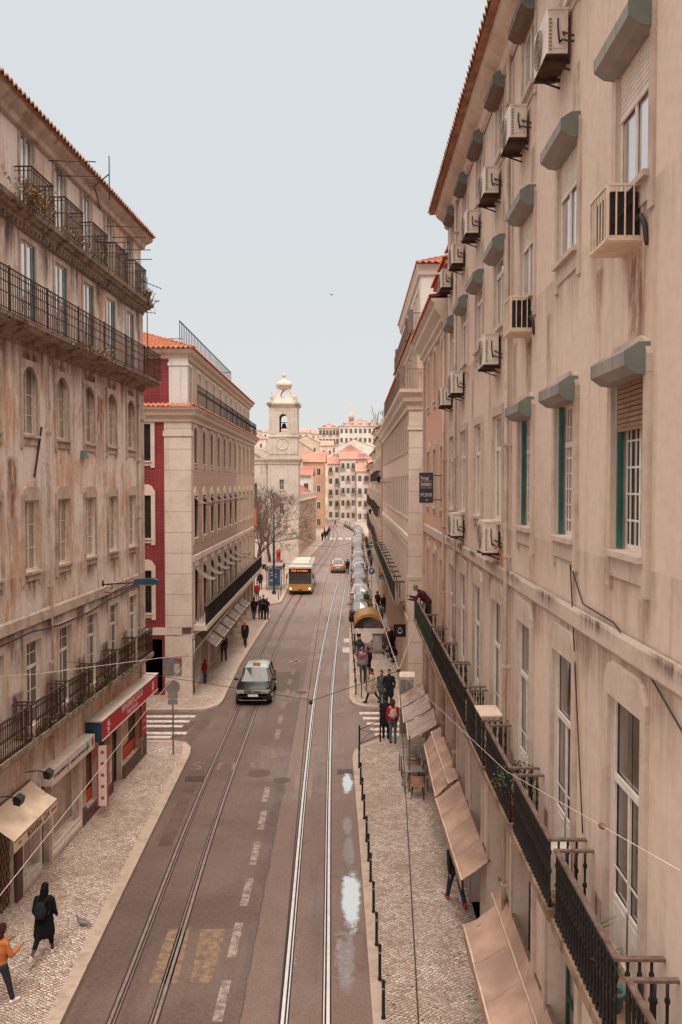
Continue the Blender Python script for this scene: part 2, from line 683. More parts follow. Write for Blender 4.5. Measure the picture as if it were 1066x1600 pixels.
def mat_paint(name, c, wear):
    m, nt, bs = newmat(name)
    g = NG(nt)
    v = g.pos()
    n = g.noise(v, 5, 8, .7, .3)
    f2 = g.noise(v, 34, 3, .7)
    k = g.math('ADD', g.math('MULTIPLY', n, .7), g.math('MULTIPLY', f2, .3))
    g.link(g.mix(g.ramp(k, wear - .08, wear + .08), lin(c), lin('#6d5950')), bs.inputs['Base Color'])
    bs.inputs['Roughness'].default_value = .6
    return m


def mat_water(k=.93):
    m, nt, bs = newmat('rain water')
    g = NG(nt)
    v = g.pos()
    bs.inputs['Base Color'].default_value = (1, .955, .9, 1)
    bs.inputs['Metallic'].default_value = .95
    bs.inputs['Roughness'].default_value = .12
    g.bump(g.noise(v, 3, 3), bs, .03, .02)
    ob = g.n('ShaderNodeTexCoord').outputs['Object']
    ln = g.n('ShaderNodeVectorMath', operation='LENGTH')
    g.link(ob, ln.inputs[0])
    e = g.math('SUBTRACT', 1.05, ln.outputs['Value'])
    n = g.math('ADD', g.math('MULTIPLY', g.noise(v, 2.2, 6, .7, .5), 1.1), g.math('MULTIPLY', g.noise(v, 14, 4, .7), .35))
    fac = g.ramp(g.math('ADD', e, n), .98, 1.3, 0, k)
    tr = g.n('ShaderNodeBsdfTransparent')
    ms = g.n('ShaderNodeMixShader')
    g.link(fac, ms.inputs[0])
    g.link(tr.outputs[0], ms.inputs[1])
    g.link(bs.outputs[0], ms.inputs[2])
    g.link(ms.outputs[0], nt.nodes['Material Output'].inputs['Surface'])
    return m


M['calcada'] = mat_calcada()
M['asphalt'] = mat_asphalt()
M['kerb'] = stone('kerb stone', '#c0a896', '#8b7060', scale=2.5, k=.5)
M['paint'] = mat_paint('road paint', '#d9cabf', .56)
M['paintworn'] = mat_paint('worn road paint', '#a89588', .5)
M['paintfaint'] = mat_paint('faint road paint', '#9c877b', .46)
M['paintyel'] = mat_paint('worn yellow paint', '#9b7a56', .49)
M['water'] = mat_water()
M['waterthin'] = mat_water(.2)


def mat_stain(name, c, k):
    """thin weathering film: object space x -1..1, z 0 at the top to -1 at the bottom"""
    m, nt, bs = newmat(name)
    g = NG(nt)
    ob = g.n('ShaderNodeTexCoord').outputs['Object']
    s_ = g.n('ShaderNodeSeparateXYZ')
    g.link(ob, s_.inputs[0])
    v = g.pos((3.2, 3.2, .5))
    n = g.noise(v, 2.2, 6, .65)
    n2 = g.noise(g.pos(), 5, 5, .6)
    fx_ = g.ramp(g.math('ABSOLUTE', s_.outputs['X']), .35, 1., 1, 0)
    fz = g.math('MULTIPLY', g.ramp(s_.outputs['Z'], -1, -.15), g.ramp(s_.outputs['Z'], -.06, 0, 1, .3))
    f = g.math('MULTIPLY', g.math('MULTIPLY', fx_, fz), g.ramp(g.math('ADD', g.math('MULTIPLY', n, .75), g.math('MULTIPLY', n2, .25)), .36, .62))
    bs.inputs['Base Color'].default_value = lin(c)
    bs.inputs['Roughness'].default_value = .9
    tr = g.n('ShaderNodeBsdfTransparent')
    ms = g.n('ShaderNodeMixShader')
    g.link(g.math('MULTIPLY', f, k), ms.inputs[0])
    g.link(tr.outputs[0], ms.inputs[1])
    g.link(bs.outputs[0], ms.inputs[2])
    g.link(ms.outputs[0], nt.nodes['Material Output'].inputs['Surface'])
    return m


M['stainrust'] = mat_stain('rust streak', '#8a5238', .75)
M['stainlight'] = mat_stain('faint rust streak', '#9a6a50', .42)
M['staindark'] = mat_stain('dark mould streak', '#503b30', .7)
M['stainpale'] = mat_stain('bare pale patch', '#e2d6ca', .95)


def stain(root, x, z, w, h, m='staindark', y=-.004):
    mb = MB()
    mb.quad((-1, 0, -1), (1, 0, -1), (1, 0, 0), (-1, 0, 0))
    o = mb.build('stain', M[m], root, (x, y, z))
    o.scale = (w / 2, 1, h)
    return o


M['earth'] = simple('dry ground', '#8b7462', .9, .2, .4, obj=False)
M['iron_cover'] = simple('cast iron cover', '#6b584d', .5, .25, 12, .4, .3, obj=False)

# ------------------------------------------------------------------ ground, road
mb = MB()
mb.quad((-900, -60, -.05), (900, -60, -.05), (900, 1500, -.05), (-900, 1500, -.05))
struct(mb.build('ground', M['earth']))
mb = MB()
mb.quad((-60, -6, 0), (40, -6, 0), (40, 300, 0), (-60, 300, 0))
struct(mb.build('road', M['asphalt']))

KL1 = [(-5.3, -4), (-5.47, 16.3), (-5.62, 22), (-5.86, 32.6), (-5.98, 33.5), (-6.3, 34.15), (-6.9, 34.4), (-30, 34.4)]
KL2 = [(-30, 39.1), (-6.9, 39.1), (-6.2, 39.3), (-5.82, 39.9), (-5.72, 40.8), (-5.85, 49), (-5.7, 58), (-5.55, 66), (-5.6, 67.2), (-5.9, 67.9), (-6.6, 68.1), (-30, 68.4)]
KL3 = [(-30, 73.9), (-6.2, 73.7), (-5.6, 74.1), (-5.3, 75), (-5.3, 84), (-5.25, 94), (-5.0, 106), (-4.4, 122.6), (-3.3, 145), (-2.5, 165), (-2.4, 182), (-3.2, 205), (-5., 232), (-9, 260)]
KR1 = [(.7, -4), (.63, 16.3), (.58, 22), (.45, 32.2), (.52, 33.), (.8, 33.7), (1.65, 34.7), (2.6, 35.1), (24, 35.4)]
KR2 = [(24, 39.4), (2., 39.5), (1.1, 39.7), (.6, 40.2), (.42, 41.2), (.55, 55), (.62, 61.2), (1.6, 63.4), (2.52, 64.8), (2.7, 74), (3.0, 95), (3.6, 134), (4.6, 166), (4.6, 185), (3.0, 205), (.8, 224), (-1.8, 243), (-6, 262)]


def sidewalk(name, kerb, extra, z=.12):
    poly = [(p[0], p[1]) for p in kerb] + extra
    a = sum(p[0] * q[1] - q[0] * p[1] for p, q in zip(poly, poly[1:] + poly[:1]))
    if a < 0:
        poly = poly[::-1]
    mb = MB()
    mb.prism(poly, -.02, z)
    return struct(mb.build(name, M['calcada']))


def kerbstones(kerb, side, w=.24, z=.128):
    """side +1: pavement lies to the left of the walking direction"""
    mb = MB()
    pts = [Vector((p[0], p[1], 0)) for p in kerb]
    nrm = []
    for i in range(len(pts)):
        d = (pts[min(i + 1, len(pts) - 1)] - pts[max(i - 1, 0)]).normalized()
        nrm.append(Vector((-d.y, d.x, 0)) * side)
    for i in range(len(pts) - 1):
        a, b = pts[i], pts[i + 1]
        L = (b - a).length
        k = max(1, min(40, int(L / 1.2)))
        for j in range(k):
            t0, t1 = j / k + .004 / max(L, .1), (j + 1) / k - .004 / max(L, .1)
            n0, n1 = nrm[i].lerp(nrm[i + 1], t0), nrm[i].lerp(nrm[i + 1], t1)
            p, q = a.lerp(b, t0), a.lerp(b, t1)
            h = z + random.uniform(-.002, .004)
            mb.prism([p - n0 * .012, q - n1 * .012, q + n1 * w, p + n0 * w] if side > 0 else
                     [q - n1 * .012, p - n0 * .012, p + n0 * w, q + n1 * w], -.02, h)
    return struct(mb.build('kerb', M['kerb']))


sidewalk('pavement', KL1, [(-30, -4)])
sidewalk('pavement', KL2, [])
sidewalk('pavement', KL3, [(-40, 260), (-40, 74)])
sidewalk('pavement', KR1, [(24, -4)])
sidewalk('pavement', KR2, [(24, 262)])
kerbstones(KL1, 1, .3)
kerbstones(KL2, 1)
kerbstones(KL3, 1)
kerbstones(KR1, -1)
kerbstones(KR2, -1)

# repaired strips in the asphalt, 2 mm proud
M['patchd'] = simple('dark asphalt repair', '#5f4b40', .6, .25, 1.6, bump=.3, obj=False)
M['patchl'] = simple('pale asphalt repair', '#897265', .65, .2, 1.6, bump=.3, obj=False)
for k_, q in (('patchd', [(-5.35, 24.5), (-4.95, 24.5), (-5.1, 31.), (-5.5, 31.)]), ('patchl', [(-1.6, 28.2), (-1.0, 28.2), (-1.05, 31.5), (-1.65, 31.4)]),
              ('patchd', [(-3.6, 43), (-2.2, 43.1), (-2.25, 47.6), (-3.65, 47.5)]), ('patchl', [(-3.9, 66), (-1.5, 66.2), (-1.4, 72), (-3.8, 71.8)]), ('patchd', [(-8.5, 35), (-6.7, 35.2), (-6.4, 37.6), (-7.6, 37.8)])):
    mb = MB()
    mb.add([(p[0], p[1], .002) for p in q], [(0, 1, 2, 3)])
    struct(mb.build('asphalt_patch', M[k_]))

# ------------------------------------------------------------------ tram tracks
TL = [(-6, -3.9), (16.3, -4.1), (26.8, -4.4), (39.4, -4.44), (53, -4.6), (66, -4.5), (82.7, -4.1), (96, -3.5), (112, -2.75), (134, -1.85), (160, -1.1), (178, -1.1), (200, -2.), (225, -3.4), (250, -6)]
TR = [(-6, -.5), (16.3, -.72), (28, -.86), (40.5, -.93), (54, -.78), (72, -.42), (92, .1), (116, .55), (134, 1.0), (160, 1.75), (178, 1.7), (200, .6), (225, -1.4), (250, -4.5)]


def track(tab, mat_, name):
    for off in (-.45, .45):
        head, groove = MB(), MB()
        ys = [-4 + i * 2. for i in range(126)]
        pts = [(smooth_tab(tab, y) + off, y) for y in ys]
        s = 1 if off > 0 else -1
        for (x0, y0), (x1, y1) in zip(pts, pts[1:]):
            a0, a1 = (-.015, .05)
            head.quad((x0 + a0, y0, .008), (x0 + a1, y0, .008), (x1 + a1, y1, .008), (x1 + a0, y1, .008))
            l0, l1 = (-.08, -.055) if s > 0 else (.09, .115)
            head.quad((x0 + l0, y0, .008), (x0 + l1, y0, .008), (x1 + l1, y1, .008), (x1 + l0, y1, .008))
            g0, g1 = (-.11, .085) if s > 0 else (-.05, .145)
            groove.quad((x0 + g0, y0, .004), (x0 + g1, y0, .004), (x1 + g1, y1, .004), (x1 + g0, y1, .004))
        r = head.build(name, mat_)
        struct(r)
        gr = groove.build('rail_groove', M['railgroove'], r)


track(TL, M['railworn'], 'tram_rail')
track(TR, M['railsteel'], 'tram_rail')

# ------------------------------------------------------------------ painted markings (4 mm above the road)


def marking(name, quads, m, z=.004):
    mb = MB()
    for q in quads:
        mb.add([(p[0], p[1], z) for p in q], [tuple(range(len(q)))])
    return struct(mb.build(name, m))


def rect(x0, y0, x1, y1):
    return [(x0, y0), (x1, y0), (x1, y1), (x0, y1)]


dash = []
for px, py, ln in [(347, 1563, 1.4), (368, 1468, 1.5), (386, 1393, 1.5), (399, 1333, 1.5), (410, 1281, 1.5), (416, 1241, 1.4), (427, 1180, 1.1), (434, 1147, 1.4), (438, 1124, 1.3),
                   (443, 1102, 1.3), (449, 1082, 1.3), (453, 1065, 1.3), (458, 1050, 1.3), (463, 1033, 1.4)]:
    p = ground_at(px, py)
    dash.append(rect(p.x - .1, p.y - ln / 2, p.x + .1, p.y + ln / 2))
marking('lane_marking', dash[:6], M['paintworn'])
marking('lane_marking', dash[6:], M['paintfaint'])
yb = []
for x0, x1, x2, x3 in [(232, 285, 270, 297), (297, 337, 320, 354)]:
    a, b, c, d = ground_at(x0, 1537), ground_at(x1 - 8, 1537), ground_at(x3, 1452), ground_at(x2 - 6, 1452)
    yb.append([a, b, c, d])
marking('worn_crossing', yb, M['paintyel'])
marking('worn_crossing', [[ground_at(440, 1537), ground_at(462, 1537), ground_at(470, 1452), ground_at(447, 1452)],
                          [ground_at(522, 1537), ground_at(549, 1537), ground_at(547, 1452), ground_at(523, 1452)]], M['paintfaint'], .0035)
# zebra crossings of the two side streets
z1 = []
for i, (xe, y) in enumerate([(-6.62, 38.35), (-6.75, 37.55), (-6.9, 36.8), (-6.55, 35.75), (-7.1, 35.2), (-7.25, 34.62)]):
    z1.append(rect(-11, y - .16, xe, y + .2))
marking('zebra_crossing', z1, M['paint'])
z2 = []
for i, y in enumerate([38.9, 38.05, 37.2, 36.35, 35.6]):
    z2.append(rect(.85 + .14 * i, y - .17, 3.6, y + .2))
marking('zebra_crossing', z2, M['paint'])
# far zebra over the street, faint box and stop line
marking('zebra_crossing', [rect(x, 64.2, x + .62, 67.6) for x in (-3.6, -2.45, -1.4, -.35)], M['paintfaint'])
marking('lane_marking', [rect(-3.4, 70.5, -1.3, 70.8), rect(-4.6, 68.9, -2.2, 69.3), rect(-3.5, 71.8, -1.6, 72.1), rect(-1.6, 62.2, -.3, 62.45), rect(-3.1, 50.2, -2.4, 50.5)], M['paintworn'])
marking('zebra_crossing', [rect(x, 160, x + 1.0, 165.5) for x in (-2.1, -.7, .9, 2.4)], M['paint'])
marking('zebra_crossing', [rect(x, 166.2, x + .9, 168.6) for x in (-2.0, 0., 1.9)], M['paintworn'])
marking('parking_line', [rect(.62, 42.5, .74, 60.5)], M['paintworn'])
marking('parking_line', [rect(.2, 56.4, .7, 57.8), rect(.1, 53., .66, 54.6)], M['paint'])
# BUS, painted to be read from the other end of the street
t = text_mb('B U S', 1.55, 0, spacing=1.12)
c = ground_at(357, 1196)
t.v = [(c.x - 0.72 * x, c.y - .82 * y, .0045) for x, y, z in t.v]
struct(t.build('bus_lane_lettering', M['paintfaint']))

# puddles
rp = random.Random(5)


def puddle(cx, cy, rx, ry, label):
    mb = MB()
    pts = []
    for i in range(40):
        t = 2 * PI * i / 40
        k = 1 + .28 * mnoise.noise(Vector((math.cos(t) * 1.6 + cx, math.sin(t) * 1.6 + cy, 3.)))
        pts.append((k * math.cos(t), k * math.sin(t), 0))
    mb.add(pts, [tuple(range(40))])
    o = mb.build('water', M['water' if label == 'bright' else 'waterthin'], None, (cx, cy, .0065))
    o.scale = (rx, ry, 1)
    o['kind'] = 'structure'
    return o


for px, py, rx, ry in [(549, 1403, .36, 2.3), (543, 1224, .27, 1.4), (545, 1330, .24, 1.6), (541, 1500, .3, 1.6), (543, 1290, .22, 1.0)]:
    p = ground_at(px, py)
    puddle(p.x, p.y, rx, ry, 'bright' if py in (1403, 1224) else 'wet')
puddle(.2, 48.5, .12, .5, '')
# gutter drains and manholes
for px, py, r_, lab in [(405, 1208, .42, 'large round iron manhole cover between the left rails and the lane dashes'), (441, 1219, .3, 'smaller round iron manhole cover to the right of the large one'),
                        (471, 1082, .3, 'pale round manhole cover on the road beyond the taxi bonnet')]:
    p = ground_at(px, py)
    mb = MB()
    n = 28
    mb.lathe([(r_, .0), (r_, .009), (r_ * .9, .009), (r_ * .88, .006), (.0, .006)], (0, 0, 0), n, smooth=False)
    for i in range(-3, 4):
        w_ = math.sqrt(max(0, (r_ * .82) ** 2 - (i * r_ * .24) ** 2))
        mb.box(-w_, i * r_ * .24 - .012, .006, w_, i * r_ * .24 + .012, .0095)
    o = mb.build('manhole_cover', M['iron_cover'], None, (p.x, p.y, .001))
    tag(o, lab, 'manhole cover', 'manhole covers in the road')
for px, py, lab in [(296, 1217, 'dark slotted drain grate in the left gutter by the rounded kerb'), (537, 1206, 'slotted drain grate in the right gutter above the small puddle')]:
    p = ground_at(px, py)
    mb = MB()
    mb.box(-.38, -.25, 0, .38, .25, .004)
    for i in range(7):
        mb.box(-.34 + i * .1, -.2, .0, -.29 + i * .1, .2, .008, 1)
    o = mb.build('drain_grate', [M['black'], M['iron_cover']], None, (p.x + (.25 if px < 400 else .15), p.y, .002))
    tag(o, lab, 'drain')
# ================================================================== people
def wallx_r(Y):
    return 3.0 + .0128 * Y


R3X = lambda Y: 3.24 + .0128 * (Y - 40)
SK = {'light': '#b98469', 'tan': '#9c6b52', 'dark': '#4d3328'}
for k_, c_ in SK.items():
    M['skin_' + k_] = simple('skin ' + k_, c_, .6, .08, 8)
CLOTH = {}


def cloth(c):
    if c not in CLOTH:
        CLOTH[c] = simple('cloth ' + c, c, .88, .2, 9, 0, .25, .2)
    return CLOTH[c]


def blob(name, parts, m, parent, voxel=.018, smooth=4):
    """fuse tapered capsules ('c', p, q, r0, r1) and ellipsoids ('e', c, rx, ry, rz) into one continuous skin"""
    mb = MB()
    for q in parts:
        if q[0] == 'c':
            _, a, b, r0, r1 = q
            a, b = Vector(a), Vector(b)
            d = b - a
            d = d.normalized() if d.length > 1e-6 else Vector((0, 0, 1))
            P = [a - d * r0 * .98, a - d * r0 * .7, a, b, b + d * r1 * .7, b + d * r1 * .98]
            mb.tube(P, [r0 * .2, r0 * .7, r0, r1, r1 * .7, r1 * .2], 10)
        else:
            _, c, rx, ry, rz = q
            mb.ball(c, rx, ry, rz, 14, 9)
    me = mb.mesh('tmp', m)
    o = bpy.data.objects.new(name, me)
    COL.objects.link(o)
    md = o.modifiers.new('r', 'REMESH')
    md.mode = 'VOXEL'
    md.voxel_size = voxel
    ms = o.modifiers.new('s', 'SMOOTH')
    ms.iterations = smooth
    ms.factor = .5
    dg = bpy.context.evaluated_depsgraph_get()
    nm = bpy.data.meshes.new_from_object(o.evaluated_get(dg))
    o.modifiers.clear()
    o.data = nm
    bpy.data.meshes.remove(me)
    nm.polygons.foreach_set('use_smooth', [True] * len(nm.polygons))
    if not nm.materials:
        nm.materials.append(m)
    o.parent = parent
    return o


def person(loc, rz, label, top='#2b2a2c', legs='#2a2b33', shoes='#2a2422', hair='#2c211c', skin='light', h=1.7, legang=((8, 4), (-8, 6)), arms=((8, 6, 18), (-8, 6, 18)), lean=2., coat=0., hairlen=.0, scarf=None,
           group=None, bag=None, hood=False, skirt=0., voxel=.02, headturn=0, bare=False, hat=None, bulk=1., sit=False):
    """legang: (thigh forward, knee bend) left,right; arms: (upper forward, outward, elbow bend) left,right"""
    s = h / 1.74
    t = empty('person', loc, rz, None, label, 'person', group)
    V = Vector
    hip = V((0, 0, .93))
    L = R(lean)
    tors = V((0, math.sin(L), math.cos(L)))
    fwd = V((0, math.cos(L), -math.sin(L)))
    sh = hip + tors * .5
    kn, an, hp = [], [], []
    for i, sx in enumerate((-1, 1)):
        a, b = R(legang[i][0]), R(legang[i][1])
        p = hip + V((sx * .088, 0, -.02))
        k = p + V((sx * .012, math.sin(a), -math.cos(a))) * .43
        n = k + V((0, math.sin(a - b), -math.cos(a - b))) * .42
        hp.append(p), kn.append(k), an.append(n)
    dz = .075 - min(an[0].z, an[1].z)
    off = V((0, 0, dz))
    hip, sh = hip + off, sh + off
    hp, kn, an = [p + off for p in hp], [p + off for p in kn], [p + off for p in an]
    el, wr, sp_ = [], [], []
    for i, sx in enumerate((-1, 1)):
        u, o_, e = [R(v) for v in arms[i]]
        p = sh + V((sx * .18, 0, -.03))
        q = p + V((sx * math.sin(o_), math.sin(u) * math.cos(o_), -math.cos(u) * math.cos(o_))) * .285
        w_ = q + V((-sx * math.sin(o_) * .3 - sx * .12 * math.sin(e), math.sin(u + e), -math.cos(u + e))) * .25
        sp_.append(p), el.append(q), wr.append(w_)
    neck = sh + tors * .07
    head = sh + tors * .215 + fwd * .03
    # one continuous body
    B = [('c', hip + V((0, 0, .02)), hip + tors * .18, .125, .12), ('c', hip + tors * .2, sh - tors * .1, .12, .135), ('c', sp_[0] + V((.04, 0, 0)), sp_[1] - V((.04, 0, 0)), .06, .06),
         ('c', sh, neck + tors * .07, .058, .052), ('e', head, .074, .09, .108), ('e', head - tors * .06 + fwd * .03, .052, .06, .055), ('c', head + fwd * .088 - tors * .0, head + fwd * .104 - tors * .024, .011, .013)]
    for i, sx in enumerate((-1, 1)):
        B += [('e', head + V((sx * .074, -.005, -.005)), .012, .02, .03)]
        B += [('c', hp[i], kn[i], .082, .055), ('c', kn[i], an[i], .053, .037), ('c', an[i] + V((0, -.02, -.035)), an[i] + V((0, .14, -.05)), .035, .028)]
        B += [('c', sp_[i], el[i], .05, .038), ('c', el[i], wr[i], .037, .026)]
        d = (wr[i] - el[i]).normalized()
        side = V((sx, 0, 0)) - d * d.x * sx
        side = side.normalized() if side.length > .05 else V((0, 1, 0))
        palm = wr[i] + d * .055
        cr = d.cross(side).normalized()
        B += [('e', palm, .02, .034, .045) if abs(d.z) > .6 else ('e', palm, .026, .042, .022)]
        for f in range(4):
            a0 = palm + d * .03 + cr * (-.026 + .0175 * f)
            ln = (.058, .07, .066, .05)[f]
            a1 = a0 + d * ln * .6 - side * .008
            B += [('c', a0, a1, .009, .0085), ('c', a1, a1 + d * ln * .35 - side * .022, .0085, .007)]
        B += [('c', wr[i] + d * .02 + cr * -.028, wr[i] + d * .06 + cr * -.055 - side * .01, .011, .008)]
    blob('body', B, M['skin_' + skin], t, min(voxel, .014))
    bk = bulk
    J = [('c', hip + tors * .1, sh - tors * .1, .15 * bk, .158 * bk), ('c', sp_[0] + V((.03, 0, -.01)), sp_[1] - V((.03, 0, .01)), .078 * bk, .078 * bk), ('c', sh - tors * .02, neck + tors * .01, .085, .07),
         ('e', hip + tors * .3 + V((0, 0, 0)), .19 * bk, .13 * bk, .2)]
    for i in (0, 1):
        J += [('c', sp_[i], el[i], .064 * bk, .054 * bk), ('c', el[i], el[i].lerp(wr[i], .93), .053 * bk, .042 * bk)]
    if coat:
        for i in (0, 1):
            J.append(('c', hip + V(((-1, 1)[i] * .07, 0, .08)), hip + V(((-1, 1)[i] * .1, (kn[i].y - hip.y) * .5 * coat / .5, -coat)), .13 * bk, .125 * bk))
        J.append(('c', hip + V((0, 0, .08)), hip + V((0, -.02, -coat * .98)), .13 * bk, .12 * bk))
    else:
        J.append(('e', hip + V((0, 0, .04)), .168 * bk, .128 * bk, .12))
    if hood:
        J += [('e', head - fwd * .02 + tors * .01, .105, .11, .135), ('c', neck, head - fwd * .05, .09, .09)]
    blob('jacket', J, cloth(top), t, voxel)
    T = [('e', hip + V((0, 0, .03)), .155, .122, .12)]
    for i in (0, 1):
        e_ = an[i] + (kn[i] - an[i]) * (.08 if not bare else .55)
        if bare:
            T += [('c', hp[i], kn[i], .095, .068), ('c', kn[i], e_, .066, .058)]
        else:
            T += [('c', hp[i], kn[i], .098, .068), ('c', kn[i], e_, .066, .052)]
    blob('trousers', T, cloth(legs), t, voxel)
    for i in (0, 1):
        blob('shoe', [('c', an[i] + V((0, -.035, -.03)), an[i] + V((0, .15, -.045)), .046, .04), ('c', an[i] + V((0, 0, .03)), an[i] + V((0, 0, -.02)), .045, .045), ('c', an[i] + V((0, -.03, -.055)), an[i] + V((0, .15, -.06)), .036, .034)], cloth(shoes), t, voxel * .9)
    if not hood:
        H = [('e', head + tors * .03 - fwd * .012, .086, .1, .1), ('e', head - fwd * .045 - tors * .0, .08, .06, .1)]
        if hairlen:
            H += [('c', head - fwd * .05, head - fwd * .085 - tors * hairlen, .085, .075), ('c', head - fwd * .03 + V((.05, 0, -.02)), head - fwd * .07 + V((.07, 0, 0)) - tors * hairlen * .9, .05, .03), ('c', head - fwd * .03 + V((-.05, 0, -.02)), head - fwd * .07 + V((-.07, 0, 0)) - tors * hairlen * .9, .05, .03)]
        ho = blob('hair', H, cloth(hair), t, voxel * .9, 2)
        # keep the face clear of the hair cap
        ho.data.vertices.foreach_get
        for v in ho.data.vertices:
            r_ = v.co - head
            if r_.dot(fwd) > .045 and r_.dot(tors) < .06:
                v.co -= fwd * (r_.dot(fwd) - .04)
    eb = MB()
    for sx in (-1, 1):
        eb.ball(head + fwd * .083 + V((sx * .03, 0, 0)) + tors * .012, .011, .008, .007, 6, 4)
    eb.build('eyes', M['black'], t)
    mo = MB()
    mo.box(head.x - .022, head.y + fwd.y * .088 - .005, head.z + fwd.z * .088 - .058, head.x + .022, head.y + fwd.y * .088 + .003, head.z + fwd.z * .088 - .05)
    mo.build('mouth', cloth('#8a4a40'), t)
    if scarf:
        blob('scarf', [('c', neck - tors * .02 + V((-.05, .03, 0)), neck + V((.05, .04, -.01)), .07, .07), ('c', neck + fwd * .08, neck + fwd * .13 - tors * .28, .06, .05), ('c', neck - fwd * .05, neck + fwd * .05, .075, .075)], cloth(scarf), t, voxel)
    t.scale = (s, s, s)
    if bag:
        c_, kind = bag
        m_ = Matrix.Translation(t.location) @ Matrix.Rotation(rz, 4, 'Z') @ Matrix.Scale(s, 4)
        if kind == 'backpack':
            b = empty('backpack', loc, rz, None, None, 'backpack', 'backpacks worn by pedestrians')
            b.scale = (s, s, s)
            cc = hip + tors * .3 - fwd * (.165 * bk + .06)
            blob('pack', [('e', cc, .15, .085, .2), ('e', cc - tors * .05, .15, .095, .17), ('e', cc - tors * .08 - fwd * .05, .11, .06, .1)], cloth(c_), b, voxel)
            sb = MB()
            for sx in (-1, 1):
                sb.tube([cc + tors * .15 + V((sx * .09, 0, 0)), sh + V((sx * .11, -.04, .05)), sh + V((sx * .12, .06, .03)), sh + V((sx * .13, .14 * bk + .02, -.1)), hip + tors * .3 + V((sx * .15, .13 * bk, 0)), cc - tors * .12 + V((sx * .16, .06, 0))], .022, 6)
            sb.build('strap', cloth(c_), b)
            b['label'] = label_bag(label, 'backpack', c_)
        else:
            b = empty('handbag', loc, rz, None, None, 'bag', 'bags carried by pedestrians')
            b.scale = (s, s, s)
            cc = wr[1] + V((.03, 0, -.28))
            blob('bag_body', [('e', cc, .06, .15, .12), ('e', cc - V((0, 0, .04)), .065, .16, .09)], cloth(c_), b, voxel)
            sb = MB()
            sb.tube([cc + V((0, -.1, .08)), wr[1] + V((0, -.02, -.03)), wr[1] + V((0, .02, -.03)), cc + V((0, .1, .08))], .01, 5)
            sb.build('handle', cloth(c_), b)
            b['label'] = label_bag(label, 'handbag', c_)
    return t


def label_bag(lab, kind, c):
    for k in ('dark', 'pale', 'teal', 'black'):
        if k + ' backpack' in lab:
            return {'dark': 'dark backpack worn by the woman in the long black coat', 'pale': 'pale backpack on the bright red jacket', 'teal': 'teal backpack on the pale grey jacket behind the shelter', 'black': 'black backpack on the grey jacket walking away on the left'}[k]
    return 'tan bag carried by the blonde woman with the orange scarf'


WALK = dict(legang=((24, 6), (-18, 22)), arms=((-16, 6, 14), (18, 6, 18)))
WALK2 = dict(legang=((-20, 26), (22, 4)), arms=((16, 6, 18), (-16, 6, 14)))
STAND = dict(legang=((2, 2), (-2, 2)), arms=((2, 8, 16), (4, 8, 20)))
POCKET = dict(legang=((3, 3), (-3, 3)), arms=((-12, 16, 50), (-12, 16, 50)))
PHONE = dict(legang=((2, 2), (-3, 4)), arms=((20, 8, 95), (22, 8, 100)))

g0 = lambda px, py, z=.125: ground_at(px, py, z)
p = person(g0(70, 1497), R(-4), 'woman in a long black coat walking away with a dark backpack and white shoes', '#131214', '#141316', '#c9c0b8', '#120f0f', 'dark', 1.66, coat=.34, hairlen=.24, lean=3, bag=('#232227', 'backpack'), voxel=.012, bare=True, bulk=1.06, legang=((-24, 30), (18, 4)), arms=((-10, 10, 40), (6, 10, 40)))
p = person(g0(2, 1572), R(-35), 'woman in an orange jumper and dark jeans cut by the left edge', '#b5683c', '#33343c', '#d5ccc4', '#3a221c', 'tan', 1.66, voxel=.012, hairlen=.16, arms=((14, 14, 95), (14, 14, 90)), legang=((-14, 10), (16, 4)), headturn=0)
p = person((wallx_r(31.9) - .12, 31.9, 5.165), R(78), 'grey haired man in a dark red jumper leaning over the far balcony rail', '#4a2226', '#33302f', '#2a2422', '#7d7169', 'light', 1.76, lean=40, voxel=.014, arms=((28, 12, 66), (34, 10, 72)), legang=((-6, 2), (6, 10)))
GR = 'pedestrians on the right pavement'
GL = 'pedestrians on the left pavement'
person(g0(603, 1154), R(4), 'person in a dark coat waiting at the right zebra crossing beside the red jacket', '#252224', '#1e1d20', '#1c1918', '#241c19', 'light', 1.72, coat=.34, group=GR, **STAND)
person(g0(614, 1161), R(2), 'person in a bright red jacket with a pale backpack at the right zebra crossing', '#b52a30', '#55606a', '#3a302c', '#4a2f22', 'light', 1.74, group=GR, bag=('#b9a493', 'backpack'), hairlen=.08, **STAND)
person(g0(608, 1108), R(185), 'tall person in a dark blue coat standing past the right zebra crossing', '#20242c', '#201f22', '#1c1918', '#2e231e', 'light', 1.84, coat=.3, group=GR, **POCKET)
person(g0(597, 1104), R(150), 'person in grey with green trousers beside the tall dark blue coat', '#565650', '#2d5a48', '#2a2422', '#4a3428', 'light', 1.7, coat=.2, group=GR, **STAND)
person(g0(582, 1099), R(60), 'person in a cream coat and red scarf stepping along the right corner', '#b9a48f', '#2a2a31', '#2a2422', '#3a2822', 'light', 1.7, coat=.3, scarf='#b0282c', group=GR, **WALK)
person(g0(567, 1066), R(0), 'man in a pale grey jacket and jeans under the no stopping sign', '#9c9088', '#33353d', '#2a2422', '#3a2c24', 'light', 1.78, group=GR, bulk=1.1, **STAND)
person(g0(575, 1061), R(20), 'person in black behind the pale grey jacket at the round sign', '#1f1e20', '#1f1e20', '#1c1918', '#241c19', 'light', 1.7, group=GR, **STAND)
person(g0(562, 1041), R(170), 'man in dark green waiting at the front of the right bus shelter', '#2f3a31', '#2a2a2e', '#2a2422', '#3c2c22', 'light', 1.72, group=GR, **POCKET)
person(g0(563, 1018), R(200), 'person in navy inside the right bus shelter', '#232a35', '#2a2a2e', '#2a2422', '#5a4436', 'light', 1.7, group=GR, **STAND)
